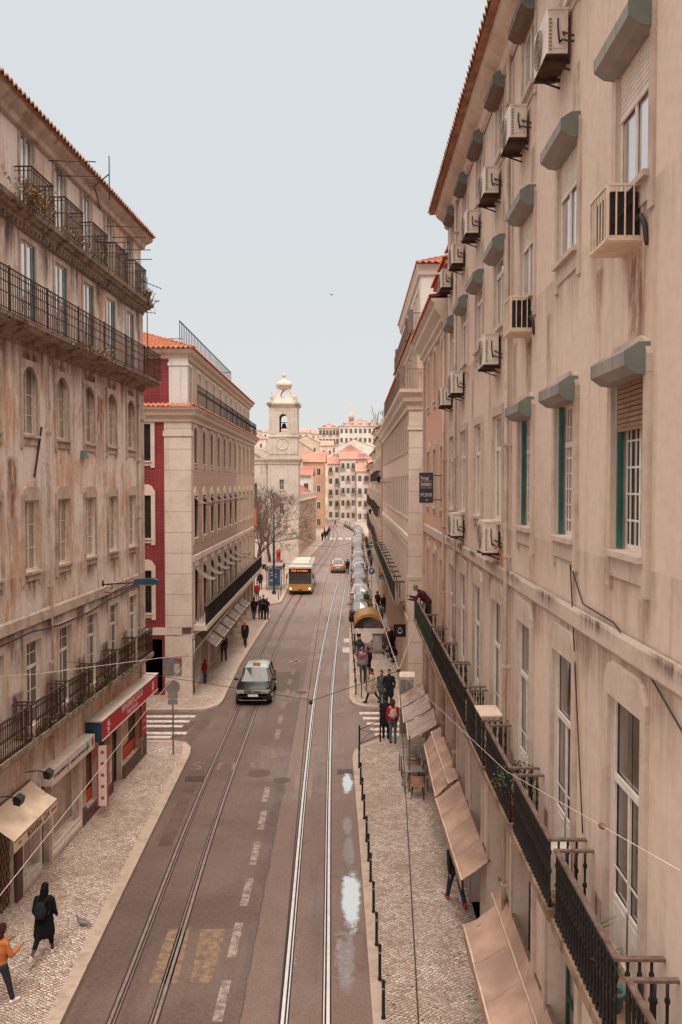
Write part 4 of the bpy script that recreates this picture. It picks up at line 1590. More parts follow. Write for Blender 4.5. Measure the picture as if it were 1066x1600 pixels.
tile_roof(mb, (X3 + .22, -.5, 19.97), (X3 + .22, 11.5, 19.97), (X3 - 5, 5.6, 23.2), (X3 - 5, 5.5, 23.2), .5)
tile_roof(mb, (X3 + .22, 11.5, 19.97), (0, 11.5, 19.97), (0, 5.6, 23.2), (X3 - 5, 5.6, 23.2), .5)
mb.quad((0, -.48, 19.94), (X3 + .2, -.48, 19.94), (X3 + .2, 0, 19.96), (0, 0, 19.96))
mb.build('roof', M['tileold'], L1)
for i, b in enumerate(BAYSL):
    x = fl(b)
    place('l1f1', L1, lambda r: make_window(r, .92, 2.24, .09, 'frame', 'glassd', 2, (.2, .42, .86), 1.56, sur='stone', sw=.13, sill=False, name='door', head='plain', tm=True), x, 4.22)
    gm = ['glassc', 'glassold', 'glassc', 'glassold'][i % 4]
    place('l1f2' + gm, L1, lambda r: make_window(r, .92, 1.85, .1, 'frameold', gm, 2, (.33, .66), None, sur='oldstone', sw=.13, ears=.34, head='ear'), x, 8.3)
    place('l1f3%d' % (i % 2), L1, (lambda r: make_window(r, .9, 1.77, .12, 'frameold', 'glassold', 2, (.3, .6), None, sur='oldstone', sw=.14, arch=.3, ears=.36, head='plain')) if i % 2 else
          (lambda r: make_window(r, .9, 1.77, .12, 'frameold', 'glassc', 2, (.33, .66), None, sur='oldstone', sw=.14, arch=.3, ears=.36)), x, 11.85)
    place('l1f4', L1, lambda r: make_window(r, .88, 2.25, .045, 'frame', 'glasssky', 2, (), None, t=.018, proud=.03, sur='oldstone', sw=.12, sill=False, name='door', green=True), x, 14.55)
    place('l1f5', L1, lambda r: make_window(r, .8, 1.95, .045, 'frame', 'glasssky', 2, (.45,), None, t=.018, proud=.03, sur='oldstone', sw=.12, sill=False, name='door'), x, 17.55)
    place('l1balc', L1, lambda r: make_balcony(r, .98, .48, .92, .34, 17, 'ironrust', 'darkstone', 'ironrust', 'turnedlow'), x, 4.2)
    if i not in (0, 2):
        place('l1balc5', L1, lambda r: make_balcony(r, .72, .42, 1.0, .05, 15, 'ironrust', 'darkstone', 'ironrust', 'bar', slab_out=.0), x, 17.5)
# the long third-floor balcony
mb = MB()
x = .1
while x < X3 + .58:
    mb.box(x - .008, -.588, 14.55, x + .008, -.572, 15.52)
    x += .125
for z in (14.6, 14.95, 15.2, 15.42, 15.54):
    w_ = .016 if z < 15.5 else .026
    mb.box(.05, -.58 - w_ / 2 - .006, z, X3 + .58, -.58 + w_ / 2 + .006, z + w_)
    mb.box(X3 + .565, -.58, z, X3 + .585, 0, z + w_)
for k in range(5):
    mb.box(X3 + .568, -.58 + .12 * k, 14.55, X3 + .584, -.564 + .12 * k, 15.5)
for k in range(1, 9):
    xx = X3 + .58 - k * 2.26
    mb.box(xx - .02, -.6, 14.4, xx + .02, -.56, 15.6)
ob = mb.build('balcony_railing', M['ironrust'], L1)
drainpipe(L1, X3 - .75, .3, 13.9, .05, m='oldstone')
drainpipe(L1, fl(23.35), 2.95, 13.8, .035, m='oldstone')
# shopfronts of the left building
def shopfill(root, a, b, z0, z1, kind):
    x0, x1 = fl(a), fl(b)
    w, h = x1 - x0, z1 - z0
    xc = (x0 + x1) / 2
    if kind == 'grille':
        g = MB()
        n = 60
        k = int(w / .16)
        for i in range(k + 10):
            for s in (-1, 1):
                xa = x0 + (i - 5) * w / k
                p, q = Vector((xa, .1 + .005 * s, z0)), Vector((xa + s * h * .42, .1 + .005 * s, z1))
                # clip to the opening
                d = q - p
                t0, t1 = 0., 1.
                if d.x > 0:
                    t0, t1 = max(0, (x0 - p.x) / d.x), min(1, (x1 - p.x) / d.x)
                else:
                    t0, t1 = max(0, (x1 - p.x) / d.x), min(1, (x0 - p.x) / d.x)
                if t1 > t0 + .01:
                    g.bar(p + d * t0, p + d * t1, .016, .008)
        o = g.build('shop_grille', M['ironrust'], root)
        d_ = MB()
        d_.quad((x0, .335, z0), (x1, .335, z0), (x1, .335, z1), (x0, .335, z1))
        d_.build('shop_interior', M['wood'], o)
        return
    o = make_window(root, w, h, .2, {'red': 'inkred', 'plain': 'frame', 'dark': 'framedark'}[kind], {'red': 'glassd', 'plain': 'glassc', 'dark': 'glassd'}[kind], 2 if kind == 'dark' else 1, (), None, sill=False, name='shop_window', split=kind == 'dark', fw=.07)
    o.location = (xc, 0, z0)


for (a, b, z0, z1), k in zip(SH, ['grille', 'plain', 'dark', 'plain', 'red', 'red', 'dark', 'red']):
    shopfill(L1, a, b, z0, z1, k)
mb = MB()   # fluted panels and plinth of the shops
for a, b in ((21.3, 22.45), (23.25, 25.55)):
    x0, x1 = fl(a), fl(b)
    mb.box(x0, -.05, .05, x1, -.002, .43)
    k = int((x1 - x0) / .14)
    for i in range(k):
        xx = x0 + (i + .5) * (x1 - x0) / k
        mb.tube([(xx, -.05, .08), (xx, -.05, .41)], .045, 6)
    mb.box(x0 - .02, -.07, .43, x1 + .02, -.002, .49)
    for xx in (x0, x1):
        mb.box(xx - .05, -.075, .05, xx + .05, -.003, 2.7)
mb.build('shop_panelling', M['whitesign'], L1)
rs = random.Random(77)
for b in BAYSL:
    x = fl(b)
    stain(L1, x + rs.uniform(-.2, .2), 14.0, 1.3, rs.uniform(.9, 1.5), 'staindark')
    stain(L1, x - .95, 7.0 - .1, 1.1, rs.uniform(.7, 1.6), 'staindark')
    stain(L1, x - .9, 5.35, 1.2, 1.5, 'staindark', -.006)
    stain(L1, x, 8.2, .9, .8, 'stainrust', -.005)
    if rs.random() < .7:
        stain(L1, x + 1.1, rs.uniform(9.5, 13.), rs.uniform(.5, .9), rs.uniform(1.2, 2.4), 'stainpale', -.003)
    if rs.random() < .7:
        stain(L1, x - 1.1, rs.uniform(11, 13.5), rs.uniform(.6, 1.), rs.uniform(1.5, 3.), 'stainrust', -.007)
    stain(L1, x + rs.uniform(-.3, .3), 19.5, 1.2, .8, 'staindark', -.004)
    stain(L1, x + 1.1, 17.0, 1.0, 1.1, 'staindark', -.004)
stain(L1, fl(23.2), 11.2, .8, 3., 'stainpale', -.008)
for i, b in enumerate(BAYS1):
    x = fx(b)
    stain(R1, x + .5, 9.4, .5, .6, 'stainlight', -.005)
    stain(R1, x + rs.uniform(-1.2, 1.2), 8.64, 1.2, rs.uniform(.6, 1.2), 'stainlight', -.004)
    stain(R1, x + rs.uniform(-1.2, -.9), 13.2, .5, rs.uniform(1., 2.), 'stainlight', -.003)
    stain(R1, x - .9, 5.6, .9, 1.0, 'staindark', -.004)
    stain(R1, x + .4, 16.2, .6, 1.2, 'stainlight', -.005)
stain(R1, fx(9.05), 13.06, .75, 2.1, 'stainrust', -.006)
stain(R1, fx(14.5), 13.06, .6, 1.6, 'stainrust', -.006)
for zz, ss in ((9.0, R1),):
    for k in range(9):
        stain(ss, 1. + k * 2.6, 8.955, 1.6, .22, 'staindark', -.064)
for a, b, h in ((26.05, 28.6, .44), (29.85, 32.2, .54), (32.2, 32.72, .9), (25.6, 26.0, .6), (20.9, 21.25, 2.9)):
    mb = MB()
    mb.box(fl(a) + .001, -.09, 0, fl(b) - .001, -.002, h)
    mb.build('plinth', M['plinth'], L1)
# ================================================================== LEFT CORNER BUILDING beyond the side street (rose tiles, red gable tiles, attic)
def mat_redtile():
    m, nt, bs = newmat('crimson glazed tile')
    g = NG(nt)
    v = g.pos()
    sx = g.n('ShaderNodeSeparateXYZ')
    g.link(v, sx.inputs[0])
    a = g.math('FRACT', g.math('DIVIDE', sx.outputs['X'], .19))
    b = g.math('FRACT', g.math('DIVIDE', sx.outputs['Z'], .19))
    ln = g.math('MAXIMUM', g.math('LESS_THAN', a, .1), g.math('LESS_THAN', b, .1))
    n = g.noise(v, 1.2, 5)
    c = g.mix(g.ramp(n, .3, .7), lin('#74262a'), lin('#8a3236'))
    g.link(g.mix(g.math('MULTIPLY', ln, .55), c, lin('#9a5a58')), bs.inputs['Base Color'])
    bs.inputs['Roughness'].default_value = .4
    return m


def mat_walltile(name, c1, c2, p=.28):
    m, nt, bs = newmat(name)
    g = NG(nt)
    v = g.pos()
    sx = g.n('ShaderNodeSeparateXYZ')
    g.link(v, sx.inputs[0])
    a = g.math('FRACT', g.math('DIVIDE', sx.outputs['Y'], p))
    b = g.math('FRACT', g.math('DIVIDE', sx.outputs['Z'], p))
    ln = g.math('MAXIMUM', g.math('LESS_THAN', a, .12), g.math('LESS_THAN', b, .12))
    n = g.noise(v, .8, 6, .6)
    c = g.mix(g.ramp(n, .35, .7), lin(c1), lin(c2))
    g.link(g.mix(g.math('MULTIPLY', ln, .35), c, lin('#d8bfae')), bs.inputs['Base Color'])
    bs.inputs['Roughness'].default_value = .5
    return m


M['redtile'] = mat_redtile()
M['rosetile'] = mat_walltile('rose patterned tile', '#b0907f', '#bb9a87')
M['sandtile'] = mat_walltile('sand patterned tile', '#d2b394', '#cbab8d')
L2X, L2S, L2E = -7.4, 41.8, 71.6
L2 = empty('corner_building', (L2X, L2S, 0), R(90), None, 'left corner building with crimson tiled gable, awnings and a tiled hip roof', 'building')
B3 = [43.25 + 2.69 * i for i in range(11)]
XS = 60.4 - L2S
LEN = L2E - L2S
holes, hA, hB = [], [], []
for i, b in enumerate(B3):
    x = b - L2S
    hs = [(x - .5, 3.6, x + .5, 6.4), (x - .5, 7.85, x + .5, 9.98), (x - .47, 11.62, x + .47, 13.45)]
    (hA if b < 60.4 else hB).extend(hs)
    holes += hs
gh = [(b - L2S - .85, .3, b - L2S + .85, 2.95) for b in B3]
mb = MB()
facade(mb, 0, XS, 3.3, 13.75, hA, .25, m=1)
facade(mb, XS, LEN, 3.3, 13.75, hB, .25, m=2)
facade(mb, 0, LEN, 0, 3.3, gh, .35, m=0)
mb.quad((LEN, 0, 0), (LEN, 14, 0), (LEN, 14, 13.75), (LEN, 0, 13.75), 3)
mb.quad((LEN, 14, 0), (0, 14, 0), (0, 14, 13.75), (LEN, 14, 13.75), 3)
# gable wall that faces the camera: pilaster at the corner, then red tiles
mb.build('wall', [M['pale'], M['rosetile'], M['sandtile'], M['white'], M['redtile']], L2)
mb = MB()
mb.box(-.06, -.06, .0, .42, 1.28, 3.1)
mb.box(-.05, -.05, 3.5, .4, 1.26, 12.9)
mb.box(-.1, -.1, 12.9, .45, 1.32, 13.15)
mb.box(-.05, -.05, 13.15, .4, 1.26, 13.6)
mb.build('corner_pilaster', M['pilaster'], L2)
mb = MB()
mb.box(LEN - .45, -.05, 3.5, LEN + .03, .4, 13.6)
mb.build('corner_pilaster', M['pilaster'], L2)
mb = MB()
cornice(mb, 0.4, LEN, [(.03, 6.62), (.08, 6.68), (.08, 6.94), (.03, 7.0)])
mb.box(-.08, .45, 3.12, .1, 6., 3.48)
mb.build('string_course', M['pilaster'], L2)
mb = MB()
cornice(mb, 0, LEN, [(.06, 13.58), (.12, 13.62), (.14, 13.78), (.3, 13.92), (.34, 14.05), (.46, 14.2), (.48, 14.3), (.0, 14.31)], ret0=10, ret1=4)
mb.build('cornice', M['pale'], L2)
mb = MB()
tile_roof(mb, (-.52, 14, 14.33), (-.52, -.5, 14.33), (-.1, -.1, 14.5), (-.1, 14, 14.5), .24, .4)
tile_roof(mb, (-.52, -.52, 14.32), (LEN + .45, -.52, 14.32), (LEN + .45, -.1, 14.42), (-.52, -.1, 14.42), .24, .4, .03)
mb.build('ledge_tiles', M['tileorange'], L2)
# attic storey
hat = []
for b in B3:
    x = b - L2S
    hat.append((x - .62, 14.6, x + .62, 16.5))
mb = MB()
facade(mb, .5, LEN - .2, 14.3, 16.9, [h for h in hat], .15, y=.25, m=0)
mb.quad((.5, .25, 14.3), (.5, .25, 16.9), (.5, 13, 16.9), (.5, 13, 14.3), 1)
mb.box(.42, .18, 14.4, .75, 1.1, 16.4, 2)
mb.box(.38, .14, 16.4, .8, 1.15, 16.55, 2)
mb.box(.42, .18, 16.55, .75, 1.1, 16.86, 2)
mb.quad((LEN - .2, .25, 14.3), (LEN - .2, 13, 14.3), (LEN - .2, 13, 16.9), (LEN - .2, .25, 16.9), 0)
mb.build('attic', [M['sand'], M['redtile'], M['white']], L2)
mb = MB()
cornice(mb, .5, LEN - .2, [(.02, 16.72), (.1, 16.78), (.12, 16.9), (.28, 17.02), (.34, 17.16), (.36, 17.2), (0, 17.21)], y=.25, ret0=10, ret1=4)
mb.build('cornice', M['pale'], L2)
mb = MB()
a, b = .5 - .42, LEN - .2 + .42
tile_roof(mb, (a, 13, 17.24), (a, -.17, 17.24), (a + 6.4, 6.4, 19.7), (a + 6.4, 6.6, 19.7), .24, .4)
tile_roof(mb, (a, -.17, 17.24), (b, -.17, 17.24), (b - 6.4, 6.4, 19.7), (a + 6.4, 6.4, 19.7), .3, .45)
tile_roof(mb, (b, -.17, 17.24), (b, 13, 17.24), (b - 6.4, 6.6, 19.7), (b - 6.4, 6.4, 19.7), .5, .6)
tile_roof(mb, (b, 13, 17.24), (a, 13, 17.24), (a + 6.4, 6.6, 19.7), (b - 6.4, 6.6, 19.7), .6, .6)
for t in [i / 26 for i in range(27)]:
    p = Vector((a, -.17, 17.27)).lerp(Vector((a + 6.4, 6.4, 19.75)), t)
    mb.ball(p, .13, .13, .1, 6, 4)
mb.build('roof', M['tileorange'], L2)
for i, bb in enumerate(B3):
    x = bb - L2S
    gm = 'glassdark' if i < 7 else 'glassc'
    fm = 'framedark' if i < 7 else 'framegrey'
    k = int(i >= 7)
    place('l2f1%d' % k, L2, lambda r: make_window(r, 1., 2.78, .06, fm, gm, 2, (.3,), 2.0, sur='pale', sw=.15, head='key', sill=False, name='door', tm=True), x, 3.6)
    place('l2f2%d' % k, L2, lambda r: make_window(r, 1., 2.11, .06, fm, gm, 2, (.5,), 1.5, sur='pale', sw=.15, head='key', ears=.34), x, 7.85)
    place('l2f3%d' % k, L2, lambda r: make_window(r, .94, 1.82, .08, fm, gm, 2, (.5,), None, sur='pale', sw=.14, arch=.32, ears=.36), x, 11.62)
    place('l2f4', L2, lambda r: make_window(r, 1.24, 1.88, .04, 'frame', 'glasssky', 2, (.65,), None, sur='white', sw=.1, sill=False, proud=.02), x, 14.6, .25)
    place('l2g%d' % (i % 2), L2, (lambda r: make_window(r, 1.7, 2.63, .3, 'wood', 'glassdark', 2, (), 2.1, sur='pale', sw=.13, sill=False, name='shopfront', fw=.08)) if i % 2 else
          (lambda r: make_window(r, 1.7, 2.63, .3, 'framedark', 'glassdark', 2, (.4,), 2.0, sur='pale', sw=.13, sill=False, name='shopfront', fw=.1)), x, .3)
# windows in the crimson gable wall (facing the camera)
gable = empty('gable_bay', (0, 2.05, 0), R(-90), L2)
mb = MB()
facade(mb, -11.95, .79, 0, 13.75, [(-.83, z0, .12, z0 + h) for z0, h in ((11.7, 1.8), (7.9, 2.1), (4.2, 2.1))], .2)
mb.build('gable_wall', M['redtile'], gable)
for z0, h in ((11.7, 1.8), (7.9, 2.1), (4.2, 2.1)):
    o = make_window(gable, .95, h, .12, 'framedark', 'glassdark', 2, (.5,), None, sur='pale', sw=.2, ears=.34, head='ear')
    o.location = (-.355, 0, z0)
mb = MB()
mb.box(-.9, .05, 0, .9, .2, .05)
mb.box(-.62, -.0, .3, .62, .04, 2.9)
mb.build('side_door', M['darkin'], gable)
# long balcony on the first floor and iron railing on the cornice
mb = MB()
mb.box(.45, -.72, 3.24, LEN + .3, .02, 3.5)
for i in range(12):
    mb.prism_x([(.0, 2.95), (-.5, 3.23), (0., 3.235)], .6 + i * 2.68, .75 + i * 2.68)
mb.build('balcony', M['pale'], L2)
mb = MB()
x = .48
while x < LEN + .28:
    mb.box(x - .012, -.68, 3.5, x + .012, -.656, 4.45)
    x += .115
for i in range(12):
    xx = .5 + i * 2.69
    mb.box(xx - .03, -.7, 3.5, xx + .03, -.64, 4.5)
    for k in range(5):
        mb.box(xx + .9, -.62 + .12 * k, 3.5, xx + .915, -.6 + .12 * k, 4.4) if i < 10 else None
mb.build('balcony_railing', M['iron'], L2)
mb = MB()
mb.box(.46, -.7, 4.44, LEN + .3, -.64, 4.49)
for i in range(10):
    xx = .5 + i * 2.69 + .9
    mb.box(xx - .7, -.6, 4.44, xx + .7, -.52, 4.5)
mb.build('rail_cap', M['steel'], L2)
mb = MB()
for i in range(12):
    x0 = .6 + i * 2.7
    if x0 > LEN - .2:
        break
    x1 = min(x0 + 2.58, LEN + .2)
    mb.box(x0, -.31, 14.34, x0 + .04, -.27, 15.5)
    mb.box(x0, -.3, 15.44, x1, -.27, 15.48)
    mb.box(x0, -.3, 14.48, x1, -.27, 14.51)
    n = 11
    for j in range(n):
        xx = x0 + (j + .5) * (x1 - x0) / n
        mb.box(xx - .008, -.292, 14.5, xx + .008, -.276, 15.45)
        for zz in (15.15,):
            pts = [(xx + .07 * math.cos(t * PI / 4), -.285, zz + .12 * math.sin(t * PI / 4)) for t in range(9)]
            mb.tube(pts, .008, 3, cap=False)
mb.build('attic_railing', M['iron'], L2)
mb = MB()
for i in range(42):
    xx = 2.3 + i * .5
    mb.box(xx - .015, .9, 17.55, xx + .015, .93, 18.95)
    if i % 8 == 2:
        mb.bar((xx, .92, 18.2), (xx, 2.4, 18.2), .03)
mb.box(2.3, .89, 18.93, 22.8, .94, 18.97)
mb.box(22.77, .9, 17.55, 22.8, 2.6, 17.6)
mb.box(22.77, .9, 18.93, 22.8, 2.6, 18.97)
mb.build('roof_railing', M['ironrust'], L2)
mb = MB()
for xx, yy, hh in ((9., 2.5, 1.0), (10.4, 2.6, .8), (19, 2.2, .9)):
    mb.box(xx, yy, 17.6, xx + 1., yy + .6, 18.3 + hh * .4)
    mb.lathe([(.12, 18.3 + hh * .4), (.1, 18.7 + hh * .4), (.16, 18.75 + hh * .4), (.05, 18.9 + hh * .4)], (xx + .5, yy + .3, 0), 8)
mb.build('chimney', M['tileorange'], L2)
drainpipe(L2, LEN - .1, .2, 13.6, .05, m='oldstone')
drainpipe(L2, .12, .2, 3.0, .05, .12, m='steel')

# ================================================================== RIGHT BUILDING beyond the side street (long pink facade, white corner pilaster)
R3S, R3E = 40.1, 75.
R3X = lambda Y: 3.24 + .0128 * (Y - 40)
R3 = empty('corner_building', (R3X(R3E), R3E, 0), math.atan2(-1, -.0128), None, 'long pink and cream building on the right with a white pilastered corner and set-back attics', 'building')
f3 = lambda Y: R3E - Y
X4 = f3(R3S)
B4 = [41.35 + 1.78 * i for i in range(19)]
hs = []
for b in B4:
    x = f3(b)
    hs += [(x - .42, 4.75, x + .42, 7.45), (x - .42, 8.95, x + .42, 11.0), (x - .42, 12.2, x + .42, 13.9)]
gh = [(f3(b) - .6, .2, f3(b) + .6, 3.9) for b in B4]
mb = MB()
facade(mb, 0, X4, 4.4, 14.1, hs, .2, m=1)
facade(mb, 0, X4, 0, 4.4, gh, .3, m=0)
mb.quad((X4, 0, 0), (X4, 12, 0), (X4, 12, 14.1), (X4, 0, 14.1), 2)
mb.quad((0, 0, 0), (0, 0, 14.1), (0, 12, 14.1), (0, 12, 0), 2)
mb.quad((0, 12, 0), (0, 12, 14.1), (X4, 12, 14.1), (X4, 12, 0), 2)
mb.build('wall', [M['buff'], M['pinkish'], M['pale']], R3)
mb = MB()
mb.box(X4 - .42, -.05, 0, X4 + .05, 1.6, 13.1)
mb.box(X4 - .48, -.1, 13.1, X4 + .1, 1.7, 13.35)
mb.box(X4 - .42, -.05, 13.35, X4 + .05, 1.6, 14.1)
mb.box(X4 - .45, -.08, 6.05, X4 + .08, 1.65, 6.2)
mb.build('corner_pilaster', M['pilaster'], R3)
mb = MB()
cornice(mb, 0, X4 - .42, [(.02, 7.75), (.08, 7.8), (.08, 8.08), (.02, 8.14)])
mb.build('string_course', M['pale'], R3)
mb = MB()
cornice(mb, 0, X4, [(.05, 14.0), (.12, 14.05), (.14, 14.25), (.3, 14.42), (.34, 14.6), (.5, 14.82), (.52, 14.98), (0, 15.0)], ret0=4, ret1=4)
mb.build('cornice', M['pale'], R3)
for i, b in enumerate(B4):
    x = f3(b)
    place('r3a', R3, lambda r: make_window(r, .84, 2.68, .04, 'framegrey', 'glassdark', 2, (), 1.9, sur='pale', sw=.12, proud=.02, sill=False, name='door', head='key'), x, 4.75)
    place('r3b', R3, lambda r: make_window(r, .84, 2.03, .04, 'framegrey', 'glassdark', 2, (), 1.3, sur='pale', sw=.12, proud=.02, ears=.2), x, 8.95)
    place('r3c', R3, lambda r: make_window(r, .84, 1.68, .04, 'framegrey', 'glassdark', 2, (.5,), sur='pale', sw=.12, proud=.02, ears=.2), x, 12.2)
    place('r3g', R3, lambda r: make_window(r, 1.2, 3.68, .26, 'wood', 'glassdark', 2, (.3,), 2.6, sur='buff', sw=.14, sill=False, name='shopfront', fw=.1), x, .2)
# balcony slab with green railing along part of the facade
xa, xb = f3(72.5), f3(43.)
mb = MB()
mb.box(xa, -.62, 4.4, xb, .02, 4.62)
mb.build('balcony', M['balcstone'], R3)
mb = MB()
x = xa + .05
while x < xb:
    mb.box(x - .01, -.585, 4.62, x + .01, -.565, 5.6)
    x += .12
for k in range(4):
    mb.box(xb - .03, -.56 + .14 * k, 4.62, xb - .01, -.54 + .14 * k, 5.6)
for x in [xb - 2.65 * i for i in range(12)]:
    mb.box(x - .7, -.5, 5.5, x - .6, -.02, 5.56)
    mb.box(x - .68, -.3, 4.7, x - .64, -.26, 5.5)
    mb.box(x - .02, -.6, 4.62, x + .02, -.55, 5.65)
mb.build('balcony_railing', M['greeniron'], R3)
mb = MB()
mb.box(xa, -.61, 5.6, xb + .02, -.55, 5.66)
mb.box(xb - .03, -.55, 5.6, xb + .02, 0, 5.659)
mb.build('rail_cap', M['railtop'], R3)
# set-back attics with railings
mb = MB()
mb.box(0, .35, 15.0, X4 - .1, 11, 17.5, 0)
mb.box(f3(56), .5, 17.5, X4 - .3, 10, 20.7, 1)
mb.build('attic', [M['buff'], M['white']], R3)
mb = MB()
tile_roof(mb, (f3(56), -.02, 17.62), (X4 - .02, -.02, 17.62), (X4 - .02, .5, 17.85), (f3(56), .5, 17.85), .3, .3)
tile_roof(mb, (f3(56) - .3, .28, 20.9), (X4 + .05, .28, 20.9), (X4 - 3.5, 4.5, 22.6), (f3(56) + 3.5, 4.5, 22.6), .3, .4)
tile_roof(mb, (X4 + .05, .28, 20.9), (X4 + .05, 9, 20.9), (X4 - 3.5, 4.6, 22.6), (X4 - 3.5, 4.5, 22.6), .3, .4)
tile_roof(mb, (0, .1, 17.5), (f3(56), .1, 17.5), (f3(56), 4, 19), (0, 4, 19), .4, .5)
mb.build('roof', M['tilered'], R3)
mb = MB()
cornice(mb, f3(56), X4 - .3, [(.0, 20.3), (.1, 20.4), (.12, 20.6), (.2, 20.86)], y=.5, ret1=6)
cornice(mb, f3(56), X4 - .1, [(.0, 17.1), (.1, 17.2), (.12, 17.4), (.3, 17.58)], y=.35, ret1=6)
mb.build('attic_cornice', M['pale'], R3)
for zz, yy, x0, x1 in ((15.0, -.4, f3(62), X4 + .02), (17.62, -.0, f3(55), X4 - .05)):
    mb = MB()
    x = x0
    while x < x1:
        mb.box(x - .008, yy - .008, zz, x + .008, yy + .008, zz + .95)
        x += .13
    for k in range(12):
        mb.box(x1 - .01, yy + k * .13, zz, x1 + .01, yy + k * .13 + .016, zz + .95)
    mb.box(x0, yy - .015, zz + .93, x1, yy + .015, zz + .97)
    mb.box(x1 - .015, yy, zz + .93, x1 + .015, yy + 1.6, zz + .97)
    for xx in (x0 + 3, x1 - 2.2, x1):
        mb.box(xx - .12, yy - .1, zz, xx + .12, yy + .12, zz + 1.1)
    mb.build('attic_railing', M['railtop'], R3)
ATT = [f3(41.5), f3(43.4), f3(45.6), f3(47.8), f3(50), f3(52.2), f3(54.4)]
for x in ATT:
    place('r3att', R3, lambda r: make_window(r, 1., 1.7, .02, 'frame', 'glass', 2, (.5,), sur='pale', sw=.1, sill=False), x, 15.2, .33)
    place('r3att2', R3, lambda r: make_window(r, 1., 1.9, .02, 'frame', 'glass', 2, (.5,), sur='pale', sw=.1, sill=False), x - .3, 17.9, .48)
# attic windows that face the camera
side = empty('attic_return', (X4 - .3, 2.2, 0), R(90), R3)
o = make_window(side, .8, 1.5, .03, 'framegrey', 'glass', 2, (), sur='pale', sw=.12, sill=False)
o.location = (0.3, 0, 18.4)

# ================================================================== generic distant houses
FARC = {'pale': '#d6c3b2', 'white': '#dfd5cb', 'ochre': '#b98058', 'buff': '#c7a88f', 'pinkish': '#d6b9aa', 'tilered': '#b5674f', 'tileorange': '#b97355', 'tileold': '#a1755f'}


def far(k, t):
    """wall or roof colour made paler: distance haze painted into it"""
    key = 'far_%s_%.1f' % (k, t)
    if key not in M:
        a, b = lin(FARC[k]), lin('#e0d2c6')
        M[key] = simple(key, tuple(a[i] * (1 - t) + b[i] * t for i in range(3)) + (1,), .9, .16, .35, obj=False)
    return key


